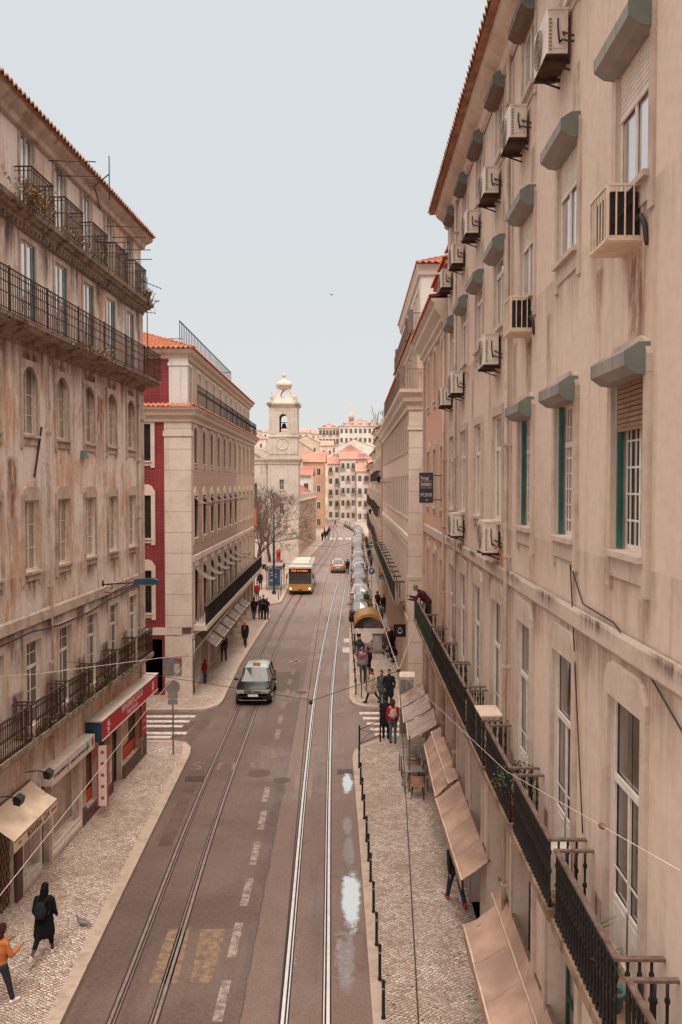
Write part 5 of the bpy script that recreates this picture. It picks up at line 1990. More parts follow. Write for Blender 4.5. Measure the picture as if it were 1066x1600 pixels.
def row_house(name, label, x0, x1, y0, y1, z0, z1, wall, roof='tilered', nx=3, nz=3, ny=0, rise=2.2, roofkind='gable_x', wsize=(.9, 1.6), group=None, balc=False, trim='pale', eave=.4, side=1, yaw=0, wm='glassd', chim=0, dorm=0, wins=True):
    """block whose front faces the camera (-y); nx by nz windows in front, ny per storey on the side wall (side=-1 left, +1 right)"""
    W, D = x1 - x0, y1 - y0
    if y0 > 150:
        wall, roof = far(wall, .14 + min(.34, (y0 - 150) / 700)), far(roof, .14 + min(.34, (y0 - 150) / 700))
    root = empty(name, ((x0 + x1) / 2, y0, z0), yaw, None, label, 'building', group)
    H = z1 - z0
    mb = MB()
    holes = []
    fs = H / nz
    ww, wh = wsize
    wh = min(wh, fs * .62)
    for i in range(nx):
        for j in range(nz):
            cx = -W / 2 + W * (i + .5) / nx
            zb = j * fs + fs * .2
            holes.append((cx - ww / 2, zb, cx + ww / 2, zb + wh))
    facade(mb, -W / 2, W / 2, 0, H, holes if wins else [], .15)
    shell(mb, -W / 2, W / 2, 0, H, D)
    if roofkind == 'flat':
        mb.quad((-W / 2, 0, H), (W / 2, 0, H), (W / 2, D, H), (-W / 2, D, H))
    elif roofkind == 'gable_y':       # ridge along y, gable towards the camera
        mb.add([(-W / 2, 0, H), (W / 2, 0, H), (0, 0, H + rise)], [(0, 1, 2)])
    mb.build('wall', M[wall], root)
    if roofkind != 'flat':
        rb = MB()
        e = eave
        if roofkind == 'gable_x':
            tile_roof(rb, (-W / 2 - e, -e, H), (W / 2 + e, -e, H), (W / 2 + e, D / 2, H + rise), (-W / 2 - e, D / 2, H + rise), .5, .7, .06)
            rb.quad((W / 2 + e, D + e, H), (-W / 2 - e, D + e, H), (-W / 2 - e, D / 2, H + rise), (W / 2 + e, D / 2, H + rise))
            rb.add([(-W / 2, 0, H), (-W / 2, D, H), (-W / 2, D / 2, H + rise - .1), (W / 2, 0, H), (W / 2, D, H), (W / 2, D / 2, H + rise - .1)], [(0, 2, 1), (3, 4, 5)])
        elif roofkind == 'hip':
            k = min(W, D) / 2
            tile_roof(rb, (-W / 2 - e, -e, H), (W / 2 + e, -e, H), (W / 2 - k, D / 2, H + rise), (-W / 2 + k, D / 2, H + rise), .5, .7, .06)
            tile_roof(rb, (W / 2 + e, -e, H), (W / 2 + e, D + e, H), (W / 2 - k, D / 2 + .1, H + rise), (W / 2 - k, D / 2, H + rise), .5, .7, .06)
            tile_roof(rb, (-W / 2 - e, D + e, H), (-W / 2 - e, -e, H), (-W / 2 + k, D / 2, H + rise), (-W / 2 + k, D / 2 + .1, H + rise), .5, .7, .06)
        elif roofkind == 'gable_y':
            tile_roof(rb, (-W / 2 - e, D, H - .2), (-W / 2 - e, -.2, H - .2), (0, -.2, H + rise + .1), (0, D, H + rise + .1), .5, .7, .06)
            tile_roof(rb, (W / 2 + e, -.2, H - .2), (W / 2 + e, D, H - .2), (0, D, H + rise + .1), (0, -.2, H + rise + .1), .5, .7, .06)
        rf = rb.build('roof', M[roof], root)
        for c in range(chim):
            cb = MB()
            cx = -W / 4 + c * W / 2.5
            cb.box(cx - .4, D / 2 - .9, H + rise * .5, cx + .4, D / 2 - .3, H + rise + 1.)
            cb.build('chimney', M['white'], rf)
    for i in range(nx):
        for j in range(nz):
            if not wins:
                break
            cx = -W / 2 + W * (i + .5) / nx
            zb = j * fs + fs * .2
            place('hw%.2f%.2f%s%s' % (ww, wh, wm, trim), root, lambda r: make_window(r, ww, wh, .1, 'frame', wm, 2, (), None, sur=trim, sw=.14, sill=False), cx, zb)
            if balc and j > 0 and (i + j) % 2 == 0:
                place('hbalc%.2f' % ww, root, lambda r: make_balcony(r, ww * .75, .5, .95, .15, 9, 'iron', 'pale', 'iron', 'bar'), cx, zb - .02)
    if ny:
        sd = empty('side_bay', ((side * W / 2), 0, 0), R(90) if side > 0 else R(-90), root)
        for i in range(ny):
            for j in range(nz):
                t = D * (i + .5) / ny
                place('hs%.2f%.2f%s' % (ww, wh, trim), sd, lambda r: make_window(r, ww, wh, .02, 'framegrey', wm, 2, (), None, sur=trim, sw=.14, sill=False), t if side > 0 else -t, j * fs + fs * .2, -.03)
    for k in range(dorm):
        cx = -W / 2 + W * (k + .6) / (dorm + .2)
        place('hdorm' + roof, root, lambda r: dormer(r, roof), cx, H + .25, .6)
    return root


def dormer(root, roof):
    mb = MB()
    mb.box(-.8, 0, 0, .8, 3, 1.3)
    o = mb.build('dormer', M['white'], root)
    p = MB()
    p.box(-.5, -.02, .25, .5, .01, 1.1)
    p.build('window', M['glass'], o)
    r = MB()
    tile_roof(r, (-1, -.2, 1.3), (1, -.2, 1.3), (1, 3, 1.9), (-1, 3, 1.9), .5, .7)
    r.build('dormer_roof', M[roof], o)
    return o


# ---------------------------------------------- right side of the street beyond the pink building
def street_house_r(Y0, Y1, H, wall, label, nb, roof='tileold', out=0., balc=True):
    X = 3.24 + .0128 * (Y0 - 40) - out
    bend = .0128 if Y1 < 150 else .03
    root = empty('street_house', (X + bend * (Y1 - Y0), Y1, 0), math.atan2(-1, -bend), None, label, 'building')
    L = Y1 - Y0
    holes = []
    ns = int((H - 3.6) / 3.3)
    for i in range(nb):
        x = L * (i + .5) / nb
        for j in range(ns):
            z = 4.2 + j * 3.3
            holes.append((x - .45, z, x + .45, z + 2.2))
        holes.append((x - .7, .2, x + .7, 3.2))
    mb = MB()
    facade(mb, 0, L, 0, H, holes, .2)
    shell(mb, 0, L, 0, H, 10)
    mb.build('wall', M[wall], root)
    mb = MB()
    cornice(mb, 0, L, [(.02, H - .5), (.1, H - .4), (.2, H - .2), (.35, H), (0, H + .01)], ret0=2, ret1=2)
    mb.build('cornice', M['pale'], root)
    mb = MB()
    tile_roof(mb, (-.2, -.45, H + .02), (L + .2, -.45, H + .02), (L + .2, 5, H + 2.6), (-.2, 5, H + 2.6), .4, .6)
    mb.build('roof', M[roof], root)
    for i in range(nb):
        x = L * (i + .5) / nb
        for j in range(ns):
            z = 4.2 + j * 3.3
            place('shw', root, lambda r: make_window(r, .9, 2.2, .05, 'framegrey', 'glassdark', 2, (), 1.6, sur='pale', sw=.13, sill=False), x, z)
            if balc:
                place('shb', root, lambda r: make_balcony(r, .75, .4, .95, .18, 9, 'ironrust', 'stone', 'ironrust', 'bar'), x, z - .02)
        place('shg', root, lambda r: make_window(r, 1.4, 3., .15, 'framedark', 'glassdark', 2, (), 2.2, sur='pale', sw=.13, sill=False, name='shopfront', fw=.08), x, .2)
    return root


street_house_r(75.6, 88, 14.6, 'buff', 'buff town house with small balconies just beyond the long pink building', 5, out=.12)
street_house_r(88.6, 99, 16.2, 'oldstone', 'weathered brown town house with plants on its roof edge, second past the pink building', 4)
street_house_r(99.5, 114, 14.2, 'white', 'pale town house on the right between the brown house and the far bend', 6, 'tilered', out=-.1)
street_house_r(114.5, 131, 13.2, 'pinkish', 'pinkish town house on the right above the middle of the parked car row', 6, 'tilered')
street_house_r(131.5, 150, 12.5, 'white', 'white town house on the right above the far end of the parked cars', 7)
street_house_r(150.5, 168, 13.5, 'buff', 'last buff house on the right side before the street bends', 6, 'tilered', out=-.3)
# ================================================================== hill behind the bend
mb = MB()
nx, ny = 44, 34
vs, fs = [], []
for j in range(ny):
    y = 262 + j * 17
    for i in range(nx):
        x = -260 + i * 12.5
        t = min(1, max(0, (y - 268) / 190))
        z = 30 * t * t * (3 - 2 * t) + 3 * mnoise.noise(Vector((x * .02, y * .02, 0))) * t - .08 - max(0, y - 560) * .08
        if x > 60:
            z *= 1 - .2 * min(1, (x - 60) / 100)
        vs.append((x, y, z))
for j in range(ny - 1):
    for i in range(nx - 1):
        fs.append((j * nx + i, j * nx + i + 1, (j + 1) * nx + i + 1, (j + 1) * nx + i))
mb.add(vs, fs, 0, True)
M['hillside'] = simple('hillside', '#b09a84', .9, .3, .05, obj=False)
struct(mb.build('hill', M['hillside']))

# ================================================================== church with bell tower
CH = empty('church', (-7.8, 115, 0), 0, None, 'pale stone baroque church with a domed bell tower behind the bare trees', 'church')
mb = MB()
facade(mb, -2.0, 2.0, 0, 13.4, [(-.5, 9.7, .1, 11.1), (-.5, 6.4, .1, 7.9)], .3)
shell(mb, -2.0, 2.0, 0, 13.4, 6)
mb.quad((-2.0, 0, 13.4), (2.0, 0, 13.4), (2, 6, 13.4), (-2, 6, 13.4))
facade(mb, -1.95, 1.95, 14.0, 16.9, [], .2, y=.05)
shell(mb, -1.95, 1.95, 14.0, 16.9, 4.)
# belfry with arched openings on four sides
for k in range(4):
    s = MB()
    facade(s, -1.9, 1.9, 17.1, 21.0, [(-.52, 17.5, .52, 19.95)], .5, y=-1.9)
    arch = MB()
    arch_fill(arch, 1.04, 2.45, .5, -1.9, -1.4, 0)
    s.join(arch, Matrix.Translation((0, 0, 17.5)))
    for sx in (-1, 1):
        s.box(sx * 1.3 - .16, -1.97, 17.2, sx * 1.3 + .16, -1.9, 20.7)
        s.box(sx * 1.72 - .12, -1.95, 17.2, sx * 1.72 + .12, -1.9, 20.7)
        s.box(sx * .62 - .07, -1.94, 17.5, sx * .62 + .07, -1.9, 19.6)
    s.box(-1.9, -1.93, 20.4, 1.9, -1.9, 20.6)
    mb.join(s, Matrix.Translation((0, 2., 0)) @ Matrix.Rotation(k * PI / 2, 4, 'Z'))
# octagonal upper stage with concave sides and oval openings
for k in range(4):
    s = MB()
    n = 10
    prof = [(1.75 - 1.05 * (i / n) ** .55, 21.5 + 2.0 * i / n) for i in range(n + 1)]
    left = [(-p[0], p[1]) for p in prof]
    # front plate with oval hole built as strips
    for i in range(n):
        za, zb = prof[i][1], prof[i + 1][1]
        wa, wb = prof[i][0], prof[i + 1][0]

        def hole(z):
            t = (z - 22.55) / .62
            return .42 * math.sqrt(max(0, 1 - t * t))
        ha, hb = hole(za), hole(zb)
        for sx in (-1, 1):
            q = [(sx * wa, -wa * .96, za), (sx * ha, -wa * .96, za), (sx * hb, -wb * .96, zb), (sx * wb, -wb * .96, zb)]
            s.quad(*(q if sx > 0 else q[::-1]))
    mb.join(s, Matrix.Translation((0, 2., 0)) @ Matrix.Rotation(k * PI / 2, 4, 'Z'))
for sx in (-1.3, -.45, .45, 1.3):
    mb.box(sx * 1.45 - .16, -.07, .0, sx * 1.45 + .16, .03, 13.0) if abs(sx) > 1 else None
ring = [(.78 * math.cos(2 * PI * i / 24), .78 * math.sin(2 * PI * i / 24) + 15.9) for i in range(24)]
mb.tube([(p[0] - .1, .02, p[1]) for p in ring + ring[:1]], .07, 5)
mb.box(-1.95, -.02, 14.5, 1.95, .05, 14.62)
mb.build('tower', M['church'], CH)
mb = MB()
cornice(mb, -2.0, 2.0, [(.02, 13.1), (.12, 13.2), (.15, 13.5), (.4, 13.75), (.44, 13.95), (0, 14.02)], ret0=6, ret1=6)
cornice(mb, -1.95, 1.95, [(.0, 16.7), (.12, 16.8), (.14, 17.0), (0, 17.1)], y=.05, ret0=4, ret1=4)
for k in range(4):
    s = MB()
    cornice(s, -1.9, 1.9, [(.0, 20.8), (.1, 20.9), (.14, 21.05), (.36, 21.2), (.38, 21.36), (.1, 21.5)], y=-1.9, ret0=.3, ret1=.3)
    s.quad((-2.1, -2.1, 21.49), (2.1, -2.1, 21.49), (0, 0, 21.5), (0, 0, 21.5))
    mb.join(s, Matrix.Translation((0, 2., 0)) @ Matrix.Rotation(k * PI / 2, 4, 'Z'))
mb.lathe([(.8, 23.45), (.98, 23.5), (1.0, 23.62), (.9, 23.68)], (0, 2, 0), 16)
mb.build('cornice', M['church'], CH)
mb = MB()
mb.lathe([(.95, 23.68), (1.1, 23.8), (1.15, 24.0), (1.08, 24.22), (.85, 24.45), (.55, 24.62), (.3, 24.75), (.2, 24.9), (.14, 25.05), (.22, 25.15), (.3, 25.3), (.22, 25.45), (.1, 25.6), (.06, 25.9), (.01, 26.2)], (0, 2, 0), 18)
for sx, sy in ((-1.55, .45), (1.55, .45), (-1.55, 3.55), (1.55, 3.55)):
    mb.lathe([(.22, 21.5), (.16, 21.7), (.1, 21.8), (.16, 21.95), (.24, 22.2), (.18, 22.5), (.06, 22.6), (.13, 22.72), (.04, 22.95)], (sx, sy, 0), 8)
mb.build('dome', M['church'], CH)
mb = MB()
mb.lathe([(.42, 0), (.4, .06), (.3, .3), (.26, .55), (.12, .68), (.05, .72)], (0, 2, 18.1), 12)
mb.bar((-.7, 2, 18.9), (.7, 2, 18.9), .1)
mb.box(-.5, 1.9, 17.4, .5, 2.1, 17.6)
mb.build('bell', M['ironrust'], CH)
for z0, h in ((9.7, 1.4), (6.4, 1.5)):
    o = make_window(CH, .6, h, .12, 'frame', 'glassd', 2, (.5,), None, sur='church', sw=.14, sill=True)
    o.location = (-.2, 0, z0)
# nave front with pediment, to the left of the tower
mb = MB()
facade(mb, -14, -2.0, 0, 13.4, [(-4.6, 7.9, -3.6, 10.6), (-9.2, 0.1, -6.8, 5.2)], .4, y=.5)
shell(mb, -14, -2.0, 0, 13.4, 24)
mb.prism_y([(-14, 13.4), (-2.0, 13.4), (-8, 17.6)], .5, 24)
for x in (-13.4, -10.2, -5.8, -2.7):
    mb.box(x - .4, .4, 0, x + .4, .52, 13.)
mb.build('nave', M['church'], CH)
mb = MB()
cornice(mb, -14, -2.0, [(.02, 13.1), (.12, 13.2), (.15, 13.5), (.35, 13.75), (.38, 13.95), (0, 14.02)], y=.5)
for s in (-1, 1):
    mb.bar((-8 + s * 6.3, .3, 13.7), (-8 + s * .0, .3, 18.), .7, .35, up=(0, 1, 0))
mb.build('pediment', M['church'], CH)
o = make_window(CH, 1., 2.7, .2, 'framedark', 'glassd', 2, (.5,), None, sur='church', sw=.2)
o.location = (-4.1, .5, 7.9)
mb = MB()
mb.box(-9.2, .8, .1, -6.8, .86, 5.2)
mb.build('door', M['darkgreen'], CH)

# ---- long low building after the church
LB = empty('low_building', (-6.15, 121.5, 0), math.atan2(36, 1.5), None, 'long two storey buff building after the church with rows of narrow windows', 'building')
holes = []
for i in range(13):
    x = 1.5 + i * 2.7
    holes += [(x - .4, 4.9, x + .4, 7.1), (x - .4, 1.7, x + .4, 3.3)]
mb = MB()
facade(mb, 0, 36, 0, 8.1, holes, .2)
shell(mb, 0, 36, 0, 8.1, 12)
mb.build('wall', M['buff'], LB)
mb = MB()
cornice(mb, 0, 36, [(.02, 7.7), (.1, 7.8), (.3, 8.0), (.32, 8.12), (0, 8.13)], ret0=5, ret1=5)
mb.box(-.06, -.06, 0, .5, .3, 7.7)
mb.box(.0, .02, 8.1, 36, .3, 9.0)
for i in range(10):
    mb.box(i * 4 - .1, -.03, 8.1, i * 4 + .1, .33, 9.05)
mb.build('cornice', M['pale'], LB)
mb = MB()
tile_roof(mb, (-.3, 1.5, 8.2), (36.3, 1.5, 8.2), (36.3, 6, 10.6), (-.3, 6, 10.6), .5, .6)
mb.build('roof', M['tilered'], LB)
for i in range(13):
    x = 1.5 + i * 2.7
    place('lb1', LB, lambda r: make_window(r, .8, 2.2, .1, 'frame', 'glassd', 2, (.5,), sur='pale', sw=.12), x, 4.9)
    place('lb2', LB, lambda r: make_window(r, .8, 1.6, .1, 'frame', 'glassd', 2, (.5,), sur='pale', sw=.12), x, 1.7)

# ---- houses around the bend and on the hill (front faces the camera)
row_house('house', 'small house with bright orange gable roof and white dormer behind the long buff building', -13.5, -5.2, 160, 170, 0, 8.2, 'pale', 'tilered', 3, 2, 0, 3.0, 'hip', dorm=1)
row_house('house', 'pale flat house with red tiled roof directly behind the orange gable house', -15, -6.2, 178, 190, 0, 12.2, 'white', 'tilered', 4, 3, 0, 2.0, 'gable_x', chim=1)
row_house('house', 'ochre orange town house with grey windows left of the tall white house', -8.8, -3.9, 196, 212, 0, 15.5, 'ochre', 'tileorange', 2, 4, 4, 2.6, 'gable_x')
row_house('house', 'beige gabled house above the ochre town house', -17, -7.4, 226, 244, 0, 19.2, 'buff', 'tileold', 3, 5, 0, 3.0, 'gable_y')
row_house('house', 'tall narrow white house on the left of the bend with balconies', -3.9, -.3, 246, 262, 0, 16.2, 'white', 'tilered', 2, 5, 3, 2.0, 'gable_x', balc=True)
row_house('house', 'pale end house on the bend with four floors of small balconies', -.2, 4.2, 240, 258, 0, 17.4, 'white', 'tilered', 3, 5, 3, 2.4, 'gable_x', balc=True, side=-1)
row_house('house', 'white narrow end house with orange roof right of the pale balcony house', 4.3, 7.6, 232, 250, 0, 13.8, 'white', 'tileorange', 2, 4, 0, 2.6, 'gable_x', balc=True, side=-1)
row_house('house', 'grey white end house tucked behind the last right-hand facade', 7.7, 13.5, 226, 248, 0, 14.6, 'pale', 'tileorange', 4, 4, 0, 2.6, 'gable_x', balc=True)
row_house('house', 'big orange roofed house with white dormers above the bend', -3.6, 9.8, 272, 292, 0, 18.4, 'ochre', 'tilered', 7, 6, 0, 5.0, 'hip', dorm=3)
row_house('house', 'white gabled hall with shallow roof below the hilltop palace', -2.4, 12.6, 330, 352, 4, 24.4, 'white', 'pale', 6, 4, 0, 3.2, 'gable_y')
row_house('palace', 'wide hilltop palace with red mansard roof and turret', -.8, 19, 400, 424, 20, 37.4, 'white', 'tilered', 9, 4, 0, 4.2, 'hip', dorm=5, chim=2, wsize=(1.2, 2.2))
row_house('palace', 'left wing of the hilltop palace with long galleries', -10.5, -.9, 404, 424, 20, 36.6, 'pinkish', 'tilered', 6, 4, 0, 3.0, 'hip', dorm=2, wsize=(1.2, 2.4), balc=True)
mb = MB()
mb.lathe([(1.2, 0), (1.2, 3.5), (1.5, 3.6), (1.1, 5.2), (.5, 6.5), (.25, 8.2), (.03, 11)], (5, 409, 38), 12)
tag(mb.build('turret', M['pale']), 'slim grey pointed turret rising behind the palace roof', 'turret')
rh = random.Random(21)
HILL = [(-30, 300, 8, 20.6, 12, 'buff', 'gable_y'), (-21, 318, 7, 23.6, 10, 'white', 'gable_x'), (-12, 300, 6, 19.4, 8, 'white', 'gable_x'), (-14.5, 350, 12, 27.5, 11, 'buff', 'gable_y'), (-26, 372, 14, 31, 10, 'white', 'hip'),
        (-7.5, 372, 12, 27., 8, 'pinkish', 'gable_x'), (-37, 352, 14, 29, 12, 'pale', 'hip'), (-20, 420, 26, 35.5, 9, 'pale', 'gable_x'), (-32, 440, 27, 37.6, 10, 'white', 'hip'), (-12, 455, 28, 37., 8, 'buff', 'gable_x'), (-44, 410, 26, 36, 10, 'pinkish', 'hip'),
        (-25, 490, 30, 39.2, 12, 'pale', 'gable_x'), (-40, 500, 30, 40.5, 13, 'white', 'hip'), (-54, 470, 30, 40, 12, 'buff', 'gable_x'), (24, 385, 20, 34, 12, 'buff', 'hip')]
HL = ['pale gabled house low on the hill beside the church tower', 'white hillside house with flat eaves right of the pale gabled house', 'small white house just above the beige gable', 'big blank beige gable wall halfway up the hill', 'white hipped house on the hill right of the bell tower',
      'pinkish small house below the left wing of the palace', 'pale hillside house peeping past the edge of the bell tower', 'pale cottage near the hilltop left of the palace wing', 'white hilltop house left of the pale cottage', 'buff cottage on the skyline beside the palace wing', 'pinkish hillside house left of the church dome',
      'pale long house on the skyline above the white hillside house', 'white hipped house on the skyline right of the tower', 'buff house on the skyline to the left of the tower', 'buff hilltop house right of the palace']
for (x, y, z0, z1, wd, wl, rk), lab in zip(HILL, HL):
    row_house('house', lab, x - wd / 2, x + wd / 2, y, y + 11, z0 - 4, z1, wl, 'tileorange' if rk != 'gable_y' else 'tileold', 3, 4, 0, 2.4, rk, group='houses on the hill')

# ================================================================== bare trees on the square


def bare_tree(seed, base, h, spread, lean, label, dense=1.0, fork=.3):
    rn = random.Random(seed)
    tr, cr = MB(), MB()

    def grow(p, d, L, r, lv):
        k = 3 if lv < 3 else 2
        pts = [p]
        for i in range(k):
            d = (d + Vector((rn.uniform(-1, 1), rn.uniform(-1, 1), rn.uniform(-.3, .7))) * .16).normalized()
            pts.append(pts[-1] + d * (L / k))
        r1 = r * .66
        n = 7 if lv < 2 else (4 if lv < 4 else 3)
        rs = [max(.013, r + (r1 - r) * i / k) for i in range(k + 1)]
        (tr if lv < 2 else cr).tube(pts, rs, n, 0, lv == 0)
        if lv >= 7 or r < .004:
            return
        nb = rn.choice([2, 3, 3]) if lv < 5 else rn.choice([2, 3])
        nb = max(2, int(nb * dense + rn.random() * .5))
        a0 = rn.uniform(0, 2 * PI)
        for b in range(nb):
            a = a0 + 2 * PI * b / nb + rn.uniform(-.5, .5)
            tilt = rn.uniform(.35, .85) * spread
            u = d.cross(Vector((0, 0, 1)) if abs(d.z) < .95 else Vector((1, 0, 0))).normalized()
            v = d.cross(u).normalized()
            nd = (d * math.cos(tilt) + (u * math.cos(a) + v * math.sin(a)) * math.sin(tilt)).normalized()
            nd.z += .08
            grow(pts[-1], nd.normalized(), L * rn.uniform(.62, .86), r1 * rn.uniform(.68, .9), lv + 1)
        if lv >= 2:
            for q in pts[1:-1]:
                if rn.random() < .75:
                    a = rn.uniform(0, 2 * PI)
                    nd = (d + Vector((math.cos(a), math.sin(a), .3))).normalized()
                    grow(q, nd, L * .5, r1 * .5, lv + 2)
    root = empty('bare_tree', base, 0, None, label, 'tree', 'bare trees on the church square')
    grow(Vector((0, 0, 0)), Vector((lean, 0, 1)).normalized(), h * fork, h * .021, 0)
    tr.build('trunk', M['bark'], root)
    cr.build('crown', M['twig'], root)
    return root


bare_tree(4, (-9.1, 109, 0), 10.4, .75, .03, 'bare tree with an open forked crown in front of the church tower')
bare_tree(9, (-9.3, 97, 0), 10.4, .95, -.05, 'dense brown bare tree against the end of the awning building', 1.2, .26)
bare_tree(15, (-10.4, 104, 0), 12., .9, .1, 'bare tree furthest behind the dense brown tree', 1.1, .27)
bare_tree(23, (-8.9, 90.5, 0), 8.4, .9, .0, 'short bare tree nearest the corner building', 1.15, .26)

# weeds on the ledges of the old building and on a far roof edge


def weed_clump(base, n, r, h, m, label, seed, name='weeds'):
    rn = random.Random(seed)
    mb = MB()
    for i in range(n):
        a = rn.uniform(0, 2 * PI)
        q = Vector(base) + Vector((rn.gauss(0, r * .2), rn.gauss(0, r), 0))
        tip = q + Vector((math.cos(a) * h * .5, math.sin(a) * h * .6, h * rn.uniform(-.3, 1)))
        mid = q.lerp(tip, .5) + Vector((0, 0, h * .15))
        w = .012 + .02 * rn.random()
        s = Vector((-math.sin(a), math.cos(a), 0)) * w
        mb.add([q - s * .4, q + s * .4, mid + s, mid - s, tip], [(0, 1, 2, 3), (3, 2, 4)])
        for k in range(2):
            t = q.lerp(tip, rn.uniform(.4, 1))
            e = Vector((rn.uniform(-1, 1), rn.uniform(-1, 1), rn.uniform(-.6, 1))) * .07
            f = Vector((rn.uniform(-1, 1), rn.uniform(-1, 1), rn.uniform(-.6, 1))) * .05
            mb.add([t, t + e, t + e + f, t + f], [(0, 1, 2, 3)])
    o = mb.build(name, m)
    return tag(o, label, 'weeds', kind='stuff')


lx = lambda Y, out=0: -9.1 + .045 * Y + out
weed_clump((lx(21.2, .6), 21.2, 17.5), 140, .5, .4, M['leafdry'], 'dry tangled weeds on the upper ledge at the left edge', 1)
weed_clump((lx(24.6, .42), 24.8, 17.5), 60, .8, .2, M['leafdry'], 'thin weeds along the upper ledge under the red laundry', 2)
weed_clump((lx(32, .4), 32.2, 17.5), 60, .35, .4, M['leafdry'], 'dry weeds at the far end of the upper ledge', 3)
weed_clump((lx(25.6, .62), 25.8, 14.45), 120, .9, .22, M['leafdry'], 'hanging weeds on the long balcony ledge', 4)
weed_clump((3.75, 66, 15.1), 160, 5., 1.1, M['leafdry'], 'dry plants growing along the far right roof edge', 6)
weed_clump((lx(24.2, .06), 24.4, .0), 24, .12, .14, M['leaf'], 'green weed tuft at the foot of the panelled shop', 7)
for b, Y in enumerate((22.3, 24.6, 26.9, 29.)):
    weed_clump((lx(Y, .38), Y, 4.22), 60, .45, .22, M['leaf'], ['green plants behind the first iron balcony railing', 'plants on the second iron balcony from the left', 'plants on the third iron balcony from the left', 'plants on the fourth iron balcony from the left'][b], 30 + b)
# ================================================================== cooling units on the cream building


def world_r(Y, out=0., z=0.):
    """point on the cream facade, out metres in front of it"""
    return Vector((wallx_r(Y) - out, Y, z))


RZR = math.atan2(-1, -.0128)
RZL = math.atan2(1, .045)


def make_ac(loc, label, w=.8, h=.6, d=.27):
    """outdoor unit: local x along wall, -y away from the wall"""
    t = empty('air_conditioner', loc, RZR, None, label, 'air conditioner', 'outdoor cooling units on the cream facade')
    mb = MB()
    b = .02
    mb.prism([(-w / 2, -.1 - d), (-w / 2 + b, -.12 - d), (w / 2 - b, -.12 - d), (w / 2, -.1 - d), (w / 2, -.1), (-w / 2, -.1)], .06, h)
    mb.prism([(-w / 2 - .012, -.112 - d), (w / 2 + .012, -.112 - d), (w / 2 + .012, -.09), (-w / 2 - .012, -.09)], h, h + .03)
    mb.box(w / 2, -.3, .14, w / 2 + .012, -.14, h - .06)
    mb.build('casing', M['acwhite'], t)
    g_ = MB()
    cx = -.1
    for r_ in (.08, .14, .2, .25):
        pts = [(cx + r_ * math.cos(i * PI / 10), -.13 - d, h / 2 + .03 + r_ * math.sin(i * PI / 10)) for i in range(21)]
        g_.tube(pts, .008, 4, cap=False)
    for i in range(8):
        a = i * PI / 4
        g_.bar((cx, -.128 - d, h / 2 + .03), (cx + .25 * math.cos(a), -.128 - d, h / 2 + .03 + .25 * math.sin(a)), .01)
    for i in range(9):
        g_.box(w / 2 + .002, -.36 + .0, .12 + i * .05, w / 2 + .016, -.32, .14 + i * .05)
    g_.build('fan_grille', M['acgrille'], t)
    br = MB()
    for x in (-w / 2 + .12, w / 2 - .12):
        br.box(x - .02, -.14 - d, .0, x + .02, .02, .045)
        br.bar((x, -.05 - d, .01), (x, .04, -.12), .022)
    br.box(-w / 2 - .03, -.13 - d, .045, w / 2 + .03, -.08, .06)
    br.build('bracket', M['ironrust'], t)
    p = MB()
    for k in range(2):
        p.tube([(w / 2 + .0, -.2 + k * .05, .24 + k * .07), (w / 2 + .08, -.19, .22 + k * .1), (w / 2 + .11, -.1, .18 + k * .09), (w / 2 + .09, .02, .2 + k * .05)], .014, 5)
    p.tube([(w / 2 + .01, -.24, h - .12), (w / 2 + .05, -.25, h - .25), (w / 2 + .03, -.22, .2)], .012, 5)
    p.build('pipe', M['cable'], t)
    return t


AC = [(12.2, 16.32, .72, 'large cooling unit nearest the roof in the top row at the upper edge'), (14.95, 16.3, .66, 'second cooling unit from the front in the top row under the eaves'),
      (17.7, 16.3, .66, 'third cooling unit from the front in the top row under the eaves'), (20.4, 16.3, .62, 'fourth cooling unit from the front in the top row under the eaves'),
      (23.1, 16.3, .62, 'fifth cooling unit from the front in the top row under the eaves'), (25.9, 16.3, .62, 'farthest cooling unit of the top row beside the roof end'),
      (17.55, 12.86, .74, 'tall cooling unit below the second cage, above the tall sash windows'), (23.1, 12.88, .66, 'cooling unit of the middle row, nearer one of the close pair'), (25.75, 12.8, .66, 'cooling unit of the middle row, farther one of the close pair'),
      (17.5, 9.08, .72, 'cooling unit standing just above the stone string course with an orange hose'), (23.0, 9.08, .66, 'cooling unit above the string course beside the dark sale sign')]
for Y, z, h, lab in AC:
    make_ac(world_r(Y, -.04, z + .06), lab, random.uniform(.74, .84), h - .06 + random.uniform(-.03, .03))
mb = MB()
p0 = world_r(17.05, .12, 9.3)
mb.tube([p0, p0 + Vector((.02, -.18, .02)), p0 + Vector((.05, -.3, -.1)), p0 + Vector((.08, -.26, -.28)), p0 + Vector((.1, -.4, -.5)), p0 + Vector((.1, -.6, -.55))], .016, 6)
tag(mb.build('hose', M['orangeposter']), 'orange hose curling from the cooling unit above the string course', 'hose')


